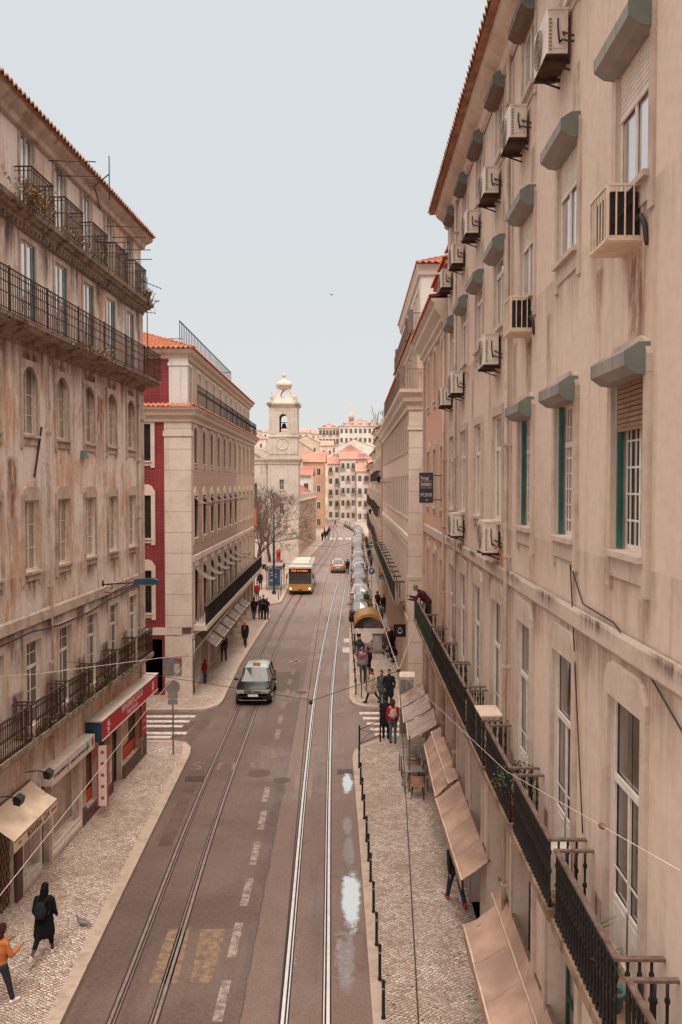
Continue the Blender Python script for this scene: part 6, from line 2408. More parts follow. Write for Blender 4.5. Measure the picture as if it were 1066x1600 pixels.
def make_cage(loc, label, w=.62, h=.56, d=.36):
    t = empty('window_cage', loc, RZR, None, label, 'cage', 'barred cages under third floor windows')
    f = MB()
    pts = [(-w / 2, -d), (w / 2, -d), (w / 2, -.0), (-w / 2, 0)]
    for x, y in pts:
        f.box(x - .014, y - .014, 0, x + .014, y + .014, h)
    for z in (.0, h):
        for (xa, ya), (xb, yb) in zip(pts, pts[1:] + pts[:1]):
            f.bar((xa, ya, z), (xb, yb, z), .026)
    for i in range(1, 6):
        x = -w / 2 + w * i / 6
        f.bar((x, -d, 0), (x, -d, h), .014)
    for i in range(1, 4):
        y = -d * i / 4
        for s in (-1, 1):
            f.bar((s * w / 2, y, 0), (s * w / 2, y, h), .014)
    f.build('bars', M['cage'], t)
    b = MB()
    b.box(-w / 2 + .02, -d + .02, .02, w / 2 - .02, -.01, .05)
    b.box(-w / 2 + .0, -d, -.03, w / 2, 0, -.013)
    b.build('tray', M['cage'], t)
    c = MB()
    c.box(-w / 2 + .05, -d + .05, .05, w / 2 - .06, -.02, h - .05)
    c.bar((w / 2 - .03, -d + .06, h * .3), (w / 2 - .03, -.04, h - .08), .03)
    c.build('unit', M['darkin'], t)
    p = MB()
    p.tube([(w / 2, -.06, .2), (w / 2 + .1, -.05, .22), (w / 2 + .16, -.03, .1), (w / 2 + .18, -.02, -.06), (w / 2 + .17, 0, -.1)], .026, 6)
    p.build('pipe', M['cable'], t)
    return t


make_cage(world_r(9.2, 0, 13.12), 'large cream barred cage with a rust streak below it at the right edge')
make_cage(world_r(14.55, 0, 13.14), 'smaller cream barred cage below the third-floor windows, next to the drainpipe')

# ================================================================== sale sign, shop signs


def board(name, loc, rz, w, h, t, mat_, label, cat, texts, group=None, yoff=0.):
    """flat panel: texts = [(string, size, x, z, material)] on its -y face"""
    o = MB()
    o.box(-w / 2, 0, 0, w / 2, t, h)
    r_ = o.build(name, M[mat_], None, loc, rz)
    tag(r_, label, cat, group)
    for st, sz, x, z, mm in texts:
        tm = text_mb(st, sz, .002, bold=.004 * sz)
        tm.v = [(x + a, -.003 - c, z + b) for a, b, c in tm.v]
        tm.build('lettering', M[mm], r_)
    return r_


p = world_r(27.75, .1, 10.02)
M['saleblack'] = simple('charcoal sign', '#33313a', .5, .1, 4)
# hung flat on the peach wall between the windows
o = board('sale_sign', at(684, 772, 28.2) + Vector((-.34, 0, 0)), R(0), 1., 1.0, .03, 'saleblack', 'charcoal sale sign with white lettering and a phone number on the peach wall', 'sign',
          [('Portugal', .17, -.1, .82, 'inkwhite'), ("Sotheby's", .2, 0, .62, 'inkwhite'), ('919 230 933', .16, 0, .26, 'inkwhite'), ('imovel', .07, .05, .1, 'inkwhite')])
mb = MB()
mb.box(-.42, -.004, .72, .4, -.001, .728)
mb.box(-.42, -.004, .49, .42, -.001, .498)
mb.build('rule', M['inkwhite'], o)
o.location = (wallx_r(28.1) - .55, 28.1, 9.95)
o.scale = (.46, 1, 1)
o.rotation_euler.z = R(-8)
mb = MB()
for z in (.1, .9):
    mb.bar((.5, .015, z), (1.25, .02, z), .03)
mb.build('bracket', M['ironrust'], o)

# red minimarket sign box
lw = lambda Y, out=0., z=0.: Vector((-9.1 + .045 * Y + out, Y, z))
S0, S1 = 26.15, 32.85
t = empty('shop_sign', lw(S0, 0, 2.62), RZL, None, 'long red minimarket sign box with pale lettering and a petrol blue end', 'sign')
W = (S1 - S0) * 1.001
mb = MB()
mb.box(0, -.5, 0, W, 0, .58)
mb.build('panel', M['red'], t)
mb = MB()
mb.box(-.03, -.52, -.04, -.004, 0.0, .62)
mb.build('end_panel', M['bluepanel'], t)
mb = MB()
mb.box(-.035, -.53, .585, W + .02, .0, .62)
mb.box(-.0, -.52, -.04, W + .02, -.47, -.005)
mb.build('trim', M['whitesign'], t)
for st, sz, x, z, mm in (('MINIMERCADO', .34, 3.35, .4, 'inkpink'), ('FRUTARIA', .2, 3.35, .14, 'inkpink')):
    tm = text_mb(st, sz, .002, bold=.006, spacing=1.1 if sz > .3 else 1.5)
    tm.v = [(x + a, -.504 - c, z + b) for a, b, c in tm.v]
    tm.build('lettering', M[mm], t)
for xc in (.7, 6.0):
    mb = MB()
    for k in range(5):
        a = 2 * PI * k / 5
        mb.cyl((xc + .1 * math.cos(a), -.504, .3 + .13 * math.sin(a)), (0, 1, 0), .055, .006, 10)
    mb.cyl((xc, -.506, .3), (0, 1, 0), .04, .006, 10)
    mb.bar((xc, -.505, .2), (xc - .05, -.505, .05), .02, .004)
    mb.build('emblem', M['inkpink'], t)
# vertical red sign at the corner
board('shop_sign', lw(32.22, .13, .98), RZL, .62, 1.62, .03, 'red', 'upright red sign with pale lines at the corner of the minimarket', 'sign',
      [('ABERTO', .1, 0, 1.4, 'inkpink'), ('FRUTA', .1, 0, 1.12, 'inkpink'), ('LEGUMES', .1, 0, .84, 'inkpink'), ('BEBIDAS', .1, 0, .56, 'inkpink'), ('PADARIA', .1, 0, .28, 'inkpink')]).location.x += .0
# hanging narrow red and white banner
o = board('banner', lw(26.2, .5, .55), R(0), .34, 1.9, .02, 'whitesign', 'narrow white banner with red edges hanging beside the minimarket', 'banner', [])
mb = MB()
mb.box(-.175, -.004, -.01, -.13, .024, 1.91)
mb.box(.13, -.004, -.01, .175, .024, 1.91)
for k in range(5):
    mb.cyl((0, -.003, .25 + k * .36), (0, 1, 0), .06, .004, 8)
mb.build('stripe', M['inkred'], o)
# white shop sign
t = empty('shop_sign', lw(22.55, 0, 2.48), RZL, None, 'white shop sign board with grey lettering, teal and red diamonds', 'sign')
mb = MB()
mb.box(0, -.36, 0, 3.4, 0, .42)
mb.build('panel', M['whitesign'], t)
for st, sz, x, z, mm in (('ESTABELECIMENTO', .13, .62, .22, 'ink'), ('COMERCIO PORTUGUES LISBOA', .12, 2.1, .2, 'ink')):
    tm = text_mb(st, sz, .002, bold=.001)
    tm.v = [(x + a * .9, -.364 - c, z + b) for a, b, c in tm.v]
    tm.build('lettering', M[mm], t)
mb = MB()
mb.box(1.16, -.364, .06, 1.18, -.36, .38)
mb.build('rule', M['ink'], t)
for x, m_ in ((2.75, 'teal'), (3.2, 'red')):
    mb = MB()
    mb.prism_y([(x - .1, .24), (x, .08), (x + .1, .24), (x, .4)], -.366, -.361)
    mb.build('emblem', M[m_], t)
# posters in the minimarket windows
for Y0, Y1, z0, z1, m_, lab in ((26.2, 27.15, .5, .85, 'orangeposter', 'orange strip poster low in the first minimarket window'), (27.35, 28.4, .6, 1.8, 'poster', 'pale fruit poster in the second minimarket window'),
                                (27.5, 28.2, .7, 1.2, 'orangeposter', 'orange spot on the pale fruit poster'), (30., 32., .6, 1.0, 'orangeposter', 'long orange strip at the foot of the corner shop window'), (30.1, 31.2, 1.1, 2.0, 'poster', 'pale poster in the corner shop window')):
    o = MB()
    o.box(0, -.0, z0, (Y1 - Y0), .01, z1)
    dd = .175 if 'spot' not in lab else .16
    r_ = o.build('poster', M[m_], None, lw(Y0, -dd), RZL)
    tag(r_, lab, 'poster')

# ================================================================== awnings


def awning(name, pts, val, mat_, label, group=None, th=.012, wr=.0, seed=0, sag=.0, hang=True):
    """pts: inner-near, outer-near, outer-far, inner-far (world). val: valance height. Cloth grid with folds, valance and arms as parts"""
    a, b, c, d = map(Vector, pts)
    root_loc = a.copy()
    t = empty(name, root_loc, 0, None, label, 'awning', group)
    nu, nv = 22, 10
    mb = MB()
    vs, fs = [], []
    for j in range(nv + 1):
        s = j / nv
        for i in range(nu + 1):
            u = i / nu
            p = a.lerp(d, u).lerp(b.lerp(c, u), s)
            z = -sag * math.sin(PI * u) * .35 - sag * math.sin(PI * s) * .6
            z += wr * mnoise.noise(Vector((u * 7 + seed, s * 1.6, seed * 2.1))) * (.4 + s * .6)
            z += wr * .5 * mnoise.noise(Vector((u * 3, s * 9 + u * 6, seed)))
            vs.append(p + Vector((0, 0, z)) - root_loc)
    for j in range(nv):
        for i in range(nu):
            q = (j * (nu + 1) + i, j * (nu + 1) + i + 1, (j + 1) * (nu + 1) + i + 1, (j + 1) * (nu + 1) + i)
            fs.append(q)
    mb.add(vs, fs, 0, True)
    n0 = len(vs)
    mb.build('canvas', M[mat_], t)
    if val:
        v = MB()
        vs2, fs2 = [], []
        for i in range(nu + 1):
            p = Vector(vs[nv * (nu + 1) + i])
            w_ = .02 * mnoise.noise(Vector((i * .9, seed, 0)))
            vs2 += [p + Vector((0, 0, .0)), p + Vector((w_, 0, -val * (1 + .1 * mnoise.noise(Vector((i * 1.3, seed, 2))))))]
        for i in range(nu):
            fs2.append((2 * i, 2 * i + 1, 2 * i + 3, 2 * i + 2))
        v.add(vs2, fs2, 0, True)
        v.build('valance', M[mat_], t)
    f = MB()
    b0, c0, a0, d0 = b - root_loc, c - root_loc, a - root_loc, d - root_loc
    up = Vector((0, 0, -.02))
    h_ = MB()
    h_.bar(b0 + Vector((0, 0, .004)), c0 + Vector((0, 0, .004)), .035, .02)
    h_.build('hem', M['cage'], t)
    nse = max(2, int((c0 - b0).length / 1.15))
    for q in range(1, nse):
        sm_ = MB()
        P = []
        for j in range(nv + 1):
            k0 = j * (nu + 1) + int(nu * q / nse)
            P.append(Vector(vs[k0]) + Vector((0, 0, .004)))
        sm_.tube(P, .006, 4)
        sm_.build('seam', M[mat_], t)
    f.bar(b0 + up, c0 + up, .03)
    f.bar(a0 + up, d0 + up, .05)
    for u in (.04, .96):
        f.bar(a0.lerp(d0, u) + Vector((0, 0, -.06)), b0.lerp(c0, u) + Vector((0, 0, -.05)), .025)
    f.build('frame', M['railtop'], t)
    return t


def awn_pts(Yn, Yf, zi, zo, Xo, inner=0.):
    return [(wallx_r(Yn) - inner - .02, Yn, zi), (Xo, Yn, zo), (Xo + .0128 * (Yf - Yn) + .02, Yf, zo), (wallx_r(Yf) - inner - .02, Yf, zi)]


G = 'glossy brown awnings over the cafe terrace'
for (ya, yb), lab in (((28.6, 30.55), 'glossy brown awning nearest of the three over the cafe terrace'), ((30.65, 32.6), 'glossy brown awning in the middle of the three over the terrace'), ((32.7, 34.6), 'glossy brown awning at the street corner end of the terrace')):
    tt = awning('awning', [(3.28, ya, 2.45), (2.28, ya, 1.9), (2.36, yb, 1.92), (3.36, yb, 2.5)], .16, 'awngloss', lab, G, wr=.035, seed=ya, sag=.08)
mb = MB()
mb.box(0, 0, 0, .05, .05, 1.9)
mb.box(-.02, -.02, 0, .07, .07, .03)
tag(mb.build('awning_post', M['wood'], None, (2.3, 28.62, .12)), 'slim brown post holding the outer corner of the nearest glossy awning', 'post')
B = 'flat brown awnings along the cream building'
awning('awning', [(2.97, 23.3, 2.28), (2.62, 23.3, 1.92), (2.76, 28.0, 1.92), (3.02, 28.0, 2.3)], .2, 'awnbrown', 'flat brown awning just below the glossy terrace awnings', B, wr=.03, seed=3)
awning('awning', [(3.26, 23.2, 2.5), (2.96, 23.2, 2.32), (3.0, 28.1, 2.32), (3.32, 28.1, 2.5)], 0, 'awnbrown', 'narrow brown canopy strip between the wall and the flat brown awning', B, wr=.02, seed=4)
awning('awning', [(3.22, 18.2, 2.42), (2.63, 18.3, 1.94), (2.6, 23.1, 1.94), (3.26, 23.15, 2.44)], .22, 'awnbrown', 'wide brown awning in the middle with a pale edge trim', B, wr=.035, seed=5)
awning('awning', [(3.0, 10.4, 2.3), (2.36, 10.4, 1.9), (2.41, 16.45, 1.92), (3.05, 16.45, 2.32)], .3, 'awnbrown', 'nearest brown awning running out of the lower edge', B, wr=.05, seed=6, sag=.05)
awning('awning', [(3.15, 10.4, 2.6), (2.99, 10.4, 2.3), (3.04, 16.9, 2.33), (3.2, 16.95, 2.64)], 0, 'awnbrown', 'narrow brown canopy strip between the wall and the nearest awning', B, wr=.02, seed=7)
# cream awning of the old shop on the left
t = awning('awning', [lw(21.8, .06, 2.93), lw(21.8, .75, 2.42), lw(19.2, .75, 2.4), lw(19.2, .06, 2.95)], 0, 'awncream', 'cream shop awning with black BOAVIDA LDA lettering on its valance', wr=.05, seed=8, sag=.05)
v = MB()
v.box(0, 0, -.3, 2.62, .008, 0)
tt = t.matrix_world if False else None
vo = v.build('valance', M['awncream'], t, lw(19.19, .76, 2.42) - lw(21.8, .06, 2.93), RZL)
for st, sz, x, mm in (('BOAVIDA  LDA', .22, 1.42, 'ink'), ('CASA', .1, .32, 'inkred'), ('REPARACOES', .09, 2.38, 'inkred')):
    tm = text_mb(st, sz, .002, bold=.003)
    tm.v = [(x + a * (.9 if mm == 'ink' else .62), -.004 - c, -.16 + b) for a, b, c in tm.v]
    tm.build('lettering', M[mm], vo)
for Y, lab in ((19.9, 'black floodlight on a thin arm over the cream awning, left one'), (21.7, 'black floodlight on a thin arm over the far corner of the cream awning')):
    f = empty('floodlight', lw(Y, 0, 3.15), RZL, None, lab, 'lamp', 'floodlights over the cream awning')
    mb = MB()
    mb.tube([(0, .02, .0), (0, -.3, .05), (0, -.5, .02)], .014, 6)
    mb.build('arm', M['iron'], f)
    mb = MB()
    mb.prism_x([(-.5, -.1), (-.66, -.14), (-.7, .02), (-.56, .1)], -.13, .13)
    mb.box(-.14, -.52, -.03, .14, -.5, .05)
    mb.build('head', M['black'], f)
# taupe awnings of the corner building
GA = 'taupe cafe awnings at street level'
lab6 = ['nearest taupe street awning with white lettering', 'second taupe street awning from the corner', 'third taupe street awning from the corner', 'fourth taupe street awning from the corner', 'fifth taupe street awning from the corner', 'farthest taupe street awning of the row']
for i in range(6):
    y0 = 43.0 + i * 2.72
    tt = awning('awning', [(L2X + .06, y0 + 2.3, 3.0), (L2X + 1.05, y0 + 2.3, 2.3), (L2X + 1.05, y0, 2.3), (L2X + .06, y0, 3.0)], .22, 'awngrey', lab6[i], GA, wr=.02, seed=i)
    if i in (0, 1, 2, 4):
        tm = text_mb(['cafe', 'mercado', 'mercado', 'cafe', 'mercado'][i], .42, .002, bold=.006)
        # on the sloping canvas
        e1 = Vector((0, 1, 0))
        e2 = Vector((-.99, 0, .7)).normalized()
        c0 = Vector((L2X + .62, y0 + 1.15, 2.62)) - tt.location
        tm.v = [tuple(c0 + e1 * a + e2 * b + Vector((.01, 0, .016))) for a, b, c in tm.v]
        tm.build('lettering', M['inkwhite'], tt)
GW = 'small taupe window awnings of the corner building'
for row, (z, out, dz) in enumerate(((6.35, .95, .62), (9.9, .75, .3))):
    for i in range(7):
        y = B3[i]
        tt = empty('window_awning', (L2X, y, z), R(90), None,
                   ('taupe window awning above the long balcony, number %d from the corner pilaster' if row == 0 else 'taupe window awning on the second floor, number %d from the corner pilaster') % (i + 1), 'awning', GW)
        mb = MB()
        vs, fs = [], []
        for k in range(7):
            s = k / 6
            yy, zz = -.04 - out * s, -dz * s * (1.25 - .25 * s) - .12 * math.sin(PI * s)
            vs += [(-.58, yy, zz), (.58, yy, zz)]
        for k in range(6):
            fs.append((2 * k, 2 * k + 1, 2 * k + 3, 2 * k + 2))
        mb.add(vs, fs, 0, True)
        mb.quad(vs[-2], vs[-1], (vs[-1][0], vs[-1][1], vs[-1][2] - .14), (vs[-2][0], vs[-2][1], vs[-2][2] - .14))
        mb.build('canvas', M['awngrey'], tt)
        mb = MB()
        for s in (-1, 1):
            mb.bar((s * .56, 0, -dz - .16), (s * .56, vs[-1][1], vs[-1][2] - .02), .02)
        mb.build('arm', M['iron'], tt)

# ================================================================== wall lamp, antennas, laundry
t = empty('wall_lamp', lw(27.9, 0, 7.25), RZL, None, 'green street lamp on a scrolled bracket sticking out from the old building', 'street lamp')
mb = MB()
mb.box(-.05, -.03, -.28, .05, .02, .15)
mb.tube([(0, -.02, .02), (0, -1.2, .1)], .024, 6)
mb.tube([(0, -.03, -.22), (0, -.3, -.26), (0, -.62, -.1), (0, -.9, .06)], .014, 5)
pts = [(0, -.26 + (.13 - .012 * k) * math.cos(k * .6), -.08 + (.13 - .012 * k) * math.sin(k * .6)) for k in range(10)]
mb.tube(pts, .011, 5)
mb.build('bracket', M['iron'], t)
mb = MB()
mb.prism_x([(-1.05, .06), (-1.1, .2), (-1.7, .24), (-1.86, .18), (-1.88, .06)], -.13, .13)
mb.build('lamp_head', M['bluepanel'], t)
mb = MB()
mb.prism_x([(-1.15, .055), (-1.82, .055), (-1.7, -.0), (-1.25, -.0)], -.1, .1)
mb.build('diffuser', M['zinc'], t)


def antenna(loc, h, label, rz=0):
    t = empty('tv_antenna', loc, rz, None, label, 'antenna', 'roof antennas')
    mb = MB()
    mb.tube([(0, 0, 0), (0, 0, h)], .018, 6)
    mb.build('mast', M['ironrust'], t)
    mb = MB()
    mb.bar((-.25, 0, h - .1), (.55, 0, h + .18) if False else (.55, 0, h - .42), .022)
    for k in range(6):
        x = -.2 + k * .14
        z = h - .12 - (x + .25) * .4
        mb.bar((x, -.18, z), (x, .18, z), .01)
    mb.bar((-.32, 0, h * .62), (.34, 0, h * .6), .02)
    for k in range(5):
        x = -.3 + k * .15
        mb.bar((x, 0, h * .62 - .12), (x, 0, h * .62 + .12), .01)
    mb.build('elements', M['ironrust'], t)
    return t


antenna((-7.46, 33.0, 15.1), 3.4, 'tall television antenna tied to the far corner of the long balcony')
antenna((-13.5, 47, 19.0), 1.5, 'small antenna on the tiled hip roof of the corner building')
t = empty('tv_antenna', lw(24.6, .5, 19.4), R(60), None, 'rusty antenna jutting out level below the eaves of the old building', 'antenna', 'roof antennas')
mb = MB()
mb.tube([(0, -1.2, -.2), (.9, .3, .0), (1.9, 1.1, -.3)], .018, 5)
mb.tube([(0, -1.2, -.9), (0, -1.2, .3)], .016, 5)
mb.build('boom', M['ironrust'], t)
mb = MB()
for k in range(6):
    x = .6 + k * .14
    mb.bar((x, .1 + k * .1 - .2, .0), (x - .05, .1 + k * .1 + .25, .1), .012)
mb.build('elements', M['ironrust'], t)
# washing poles and laundry on the top floor balconies
for k, (Y, z, ln) in enumerate(((22.6, 19.05, 1.2), (26.2, 17.95, 1.0), (27.3, 18.75, 1.2), (28.7, 18.4, 1.0))):
    mb = MB()
    a = lw(Y, .42, z)
    mb.tube([a, a + Vector((ln, .15, .02))], .016, 5)
    mb.tube([a + Vector((0, .7, -.15)), a + Vector((ln * .9, .8, -.12))], .016, 5)
    tag(mb.build('washing_pole', M['ironrust']), ['rusty washing poles over the first top floor balcony railing', 'rusty washing poles over the balcony with the red laundry', 'rusty washing poles by the middle top floor window', 'rusty washing poles at the fourth top floor balcony'][k], 'washing pole')
for k, (px, py, wd, hh) in enumerate(((94, 352, .34, .75), (100, 350, .28, .62), (90, 300, .24, .3))):
    p = at(px, py, 24.9)
    mb = MB()
    vs, fs = [], []
    for j in range(6):
        for i in range(5):
            vs.append((-wd / 2 + wd * i / 4, .03 * math.sin(i * 2.1 + j * .8 + k), -hh * j / 5))
    for j in range(5):
        for i in range(4):
            fs.append((j * 5 + i, j * 5 + i + 1, (j + 1) * 5 + i + 1, (j + 1) * 5 + i))
    mb.add(vs, fs, 0, True)
    o = mb.build('laundry', M['redcloth'], None, p + Vector((0, 0, hh / 2)), R(60))
    tag(o, ['large red cloth drying on the top floor balcony', 'narrow red cloth drying beside the large red cloth', 'small red cloth pegged above the balcony rail'][k], 'laundry', 'red laundry on the top balcony')

# ================================================================== overhead wires


def wire(label, pts, r, mat_='rope', sag=0., name='overhead_wire', group=None):
    mb = MB()
    P = []
    pts = [Vector(p) for p in pts]
    for a, b in zip(pts, pts[1:]):
        n = 10
        for i in range(n):
            t = i / n
            P.append(a.lerp(b, t) - Vector((0, 0, sag * 4 * t * (1 - t))))
    P.append(pts[-1])
    mb.tube(P, r, 5)
    return tag(mb.build(name, M[mat_]), label, 'wire', group)


N = Vector((1.57, 23, 5.5))
wire('dark thick cable running over the right pavement to the wire junction', [(.35, 2.5, 5.5), (.74, 8, 5.5), N], .009, 'cable')
wire('pale cable from the wire junction down to the near right facade', [N, (2.35, 12, 6.5), (2.1, 5.2, 8.2)], .004, 'rope')
wire('pale cable from the wire junction to the peach balcony corner', [N, (3.2, 34.8, 5.2)], .01, 'rope')
wire('pale cable from the wire junction over the bus shelter roof', [N, (1.75, 50, 4.5), (2.2, 74, 4.6)], .011, 'rope')
wire('dark span wire across the street from the old building to the junction', [lw(24.7, 0, 5.4), (-.7, 21., 5.2), N], .008, 'cable')
wire('thin pale span wire low across the street at the left edge', [lw(14, 0, 7.2), lw(19.5, 1.2, 6.2), (-4.3, 24, 5.75)], .008, 'rope')
wire('left tram contact wire above the nearer rails', [(-3.9, 3, 5.75), (-4.15, 18, 5.75), (-4.42, 40, 5.7), (-4.5, 60, 5.6), (-5.4, 76, 5.3)], .0045, 'rope')
wire('right tram contact wire above the shiny rails', [(-.55, 3, 5.1), (-.85, 22, 5.1), (-.9, 45, 5.1), (-.42, 72, 5.1), (.5, 112, 5.1), (1.7, 158, 5.1)], .009, 'cable')
wire('thin span wire between the two corner buildings', [(L2X, 55, 6.0), (-4.5, 55.5, 5.4), (-.7, 56, 5.2), (3.4, 57, 6.1)], .01, 'cable')
wire('farther thin span wire from the corner building to the pink facade', [(L2X, 68, 6.4), (-4.4, 69, 5.6), (-.5, 69.5, 5.4), (3.55, 70, 6.3)], .012, 'cable')
wire('looping black cable drooping across the cream wall over the string course', [world_r(10.8, .03, 6.1), world_r(11.5, .04, 9.5), world_r(10.9, .03, 9.05), world_r(9.6, .03, 9.02), world_r(8.6, .03, 8.75), world_r(7.4, .03, 8.3)], .01, 'cable', .0, 'wall_cable')
wire('bundle cable clipped under the band of the old building', [lw(14, .08, 6.8), lw(22, .09, 6.75), lw(25, .08, 6.6), lw(28, .08, 6.72), lw(32.4, .08, 6.9)], .025, 'cable', .05, 'wall_cable')
for p, lab in ((Vector((2.135, 6.4, 7.9)), 'brown insulator on the pale cable in front of the near right doors'), (Vector((-.75, 21.0, 5.15)), 'dark wire clamp hanging over the right rails'), (N, 'wire junction clamp above the right pavement')):
    mb = MB()
    mb.lathe([(.01, -.1), (.03, -.08), (.05, -.05), (.035, -.03), (.055, 0), (.035, .03), (.05, .05), (.03, .08), (.01, .1)], (0, 0, 0), 10)
    mb.xform(Matrix.Rotation(R(80), 4, 'X'))
    mb.bar((-.04, 0, -.02), (.04, 0, .04), .03)
    o = mb.build('insulator', M['wood' if 'brown' in lab else 'black'], None, p)
    if 'brown' in lab:
        o.location = Vector((2.35, 12, 6.5)).lerp(Vector((2.1, 5.2, 8.2)), .74)
        o.scale = (.5, .5, .5)
    tag(o, lab, 'insulator')

# ================================================================== bollards, poles, signs
GB = 'dark iron bollards along the right kerb'
proto = None
blabs = []
BP = [(597.5, 1592), (595, 1532), (589, 1478), (584, 1426), (580, 1378), (577, 1346), (574, 1316), (571, 1280), (568, 1251), (566, 1226), (564, 1200)]


def make_bollard(label):
    t = empty('bollard', (0, 0, 0), 0, None, label, 'bollard', GB)
    mb = MB()
    mb.lathe([(.045, 0), (.045, .05), (.033, .06), (.033, .7), (.04, .71), (.04, .74), (.028, .77), (.01, .785)], (0, 0, 0), 10)
    mb.build('post', M['black'], t)
    mb = MB()
    mb.lathe([(.036, .58), (.036, .62)], (0, 0, 0), 10)
    mb.build('band', M['steel'], t)
    return t


ordn = ['first', 'second', 'third', 'fourth', 'fifth', 'sixth', 'seventh', 'eighth', 'ninth', 'tenth', 'eleventh', 'twelfth', 'thirteenth', 'fourteenth', 'fifteenth', 'sixteenth', 'seventeenth', 'eighteenth', 'nineteenth', 'twentieth']
pb = None
for i, (px, py) in enumerate(BP):
    p = ground_at(px, py, .12)
    lab = '%s dark bollard from the front on the near right kerb' % ordn[i]
    o = make_bollard(lab) if pb is None else copy_tree(pb)
    pb = pb or o
    o['label'] = lab
    o.location = (lerp(sorted([(b, a) for a, b in KR1[:4]]), p.y) + .2, p.y, .125)
for i, Y in enumerate((41.9, 44.4, 46.8, 49.4, 52., 54.6, 57.2, 59.6)):
    o = copy_tree(pb, None, (.74, Y, .125))
    o['label'] = '%s dark bollard past the zebra crossing on the far right kerb' % ordn[i]
for i, (X, Y) in enumerate(((-5.62, 76.2), (-5.6, 79), (-5.6, 87), (-5.5, 91))):
    o = copy_tree(pb, None, (X, Y, .125))
    o['label'] = '%s dark bollard by the left bus shelter' % ordn[i]
# barrier with crossed rods at the kerb corner
t = empty('barrier', (.72, 33.0, .12), math.atan2(1.6, 1.15), None, 'dark pedestrian barrier with crossed rods at the right kerb corner', 'barrier')
mb = MB()
for x in (0, 1.5):
    mb.lathe([(.04, 0), (.035, .05), (.035, .95), (.045, .97), (.02, 1.02)], (x, 0, 0), 8)
mb.build('posts', M['black'], t)
mb = MB()
for z in (.28, .85):
    mb.bar((0, 0, z), (1.5, 0, z), .022)
mb.bar((0, 0, .28), (1.5, 0, .85), .014)
mb.bar((0, 0, .85), (1.5, 0, .28), .014)
mb.build('rods', M['black'], t)


def round_sign(loc, h, r_, label, face, back='steel', rz=0., name='road_sign', pole='steel', extra=None):
    t = empty(name, loc, rz, None, label, 'sign')
    mb = MB()
    mb.tube([(0, 0, 0), (0, 0, h + r_ + .05)], .03, 8)
    mb.build('pole', M[pole], t)
    mb = MB()
    mb.cyl((0, -.045, h), (0, 1, 0), r_, .012, 28)
    mb.build('disc', M[back], t)
    if face:
        face(t, h, r_)
    if extra:
        extra(t)
    return t


def nopark(t, h, r_):
    mb = MB()
    n = 28
    for i in range(n):
        a, b = 2 * PI * i / n, 2 * PI * (i + 1) / n
        mb.quad(*[(q * math.cos(u), -.054, h + q * math.sin(u)) for q, u in ((r_, a), (r_, b), (r_ * .82, b), (r_ * .82, a))][::-1])
    mb.bar((-r_ * .58, -.056, h + r_ * .58), (r_ * .58, -.056, h - r_ * .58), r_ * .17, .003, up=(0, 1, 0))
    mb.bar((-r_ * .58, -.0565, h - r_ * .58), (r_ * .58, -.0565, h + r_ * .58), r_ * .17, .003, up=(0, 1, 0))
    mb.build('ring', M['red'], t)
    rn = random.Random(3)
    for m_ in ('whitesign', 'awnyel'):
        s = MB()
        for i in range(5):
            a, q = rn.uniform(0, 6.28), rn.uniform(.05, .6) * r_
            s.box(q * math.cos(a) - .05, -.062, h + q * math.sin(a) - .03, q * math.cos(a) + .04, -.058, h + q * math.sin(a) + .035)
        s.build('sticker', M[m_], t)


M['blue'] = simple('blue sign enamel', '#2a5d86', .45, .12, 5)
round_sign((1.0, 41.3, .12), 2.15, .28, 'no stopping sign covered in stickers, red ring on blue, on the far right kerb corner', nopark, 'blue', R(8))
round_sign((1.28, 42.6, .12), 2.75, .3, 'plain pale round sign on a thin pole in front of the bus shelter', None, 'whitesign', R(5))


def leftsigns(t):
    mb = MB()
    mb.box(-.36, -.06, 3.05, .36, -.045, 3.78)
    mb.build('back_plate', M['steel'], t)
    mb = MB()
    for k in range(5):
        mb.box(.06, -.066, 3.2 + k * .07, .26, -.062, 3.235 + k * .07)
    mb.build('lettering', M['inkwhite'], t)
    mb = MB()
    mb.bar((.1, -.064, 3.72), (.34, -.064, 3.6), .08, .004, up=(0, 1, 0))
    mb.build('arrow', M['red'], t)
    for z in (1.95, 2.18):
        mb = MB()
        mb.box(-.19, -.06, z, .19, -.045, z + .2)
        mb.build('plate', M['zinc'], t)


round_sign((-6.49, 32.6, .12), 2.62, .28, 'cluster of grey sign backs on one pole at the left pavement corner', None, 'zinc', R(4), extra=leftsigns)


def parking_face(t, h, r_):
    tm = text_mb('P', .42, .002, bold=.012)
    tm.v = [(a, -.056 - c, h + b) for a, b, c in tm.v]
    tm.build('lettering', M['inkwhite'], t)


round_sign((2.8, 78, .12), 2.4, .3, 'blue round sign with a white letter P beside the parked cars', parking_face, 'blue', 0)
# projecting signs on the pink building
t = empty('shop_sign', (R3X(42.), 42., 2.98), 0, None, 'black square projecting sign with a white water drop outline', 'sign')
mb = MB()
mb.box(-.66, -.03, 0, -.03, .03, .63)
mb.bar((-.05, 0, .55), (.05, 0, .55), .03)
mb.build('panel', M['black'], t)
mb = MB()
pts = []
for i in range(25):
    a = 2 * PI * i / 24
    x = .105 * math.sin(a) * (1 if math.cos(a) < 0 else (1 - math.cos(a)) ** .7 * .0 + abs(math.sin(a)) ** .8)
    z = -.12 * math.cos(a) if math.cos(a) > 0 else .19 * -math.cos(a)
    pts.append((-.345 + .105 * math.sin(a) * (1 if z < 0 else max(0, 1 - z / .19) ** .6), -.036, .29 + z))
mb.tube(pts, .012, 4)
mb.tube([(-.345 + .05 * math.sin(u), -.036, .27 - .06 * math.cos(u)) for u in (-1.3, -.8, -.3, .3, .8, 1.3)], .014, 4)
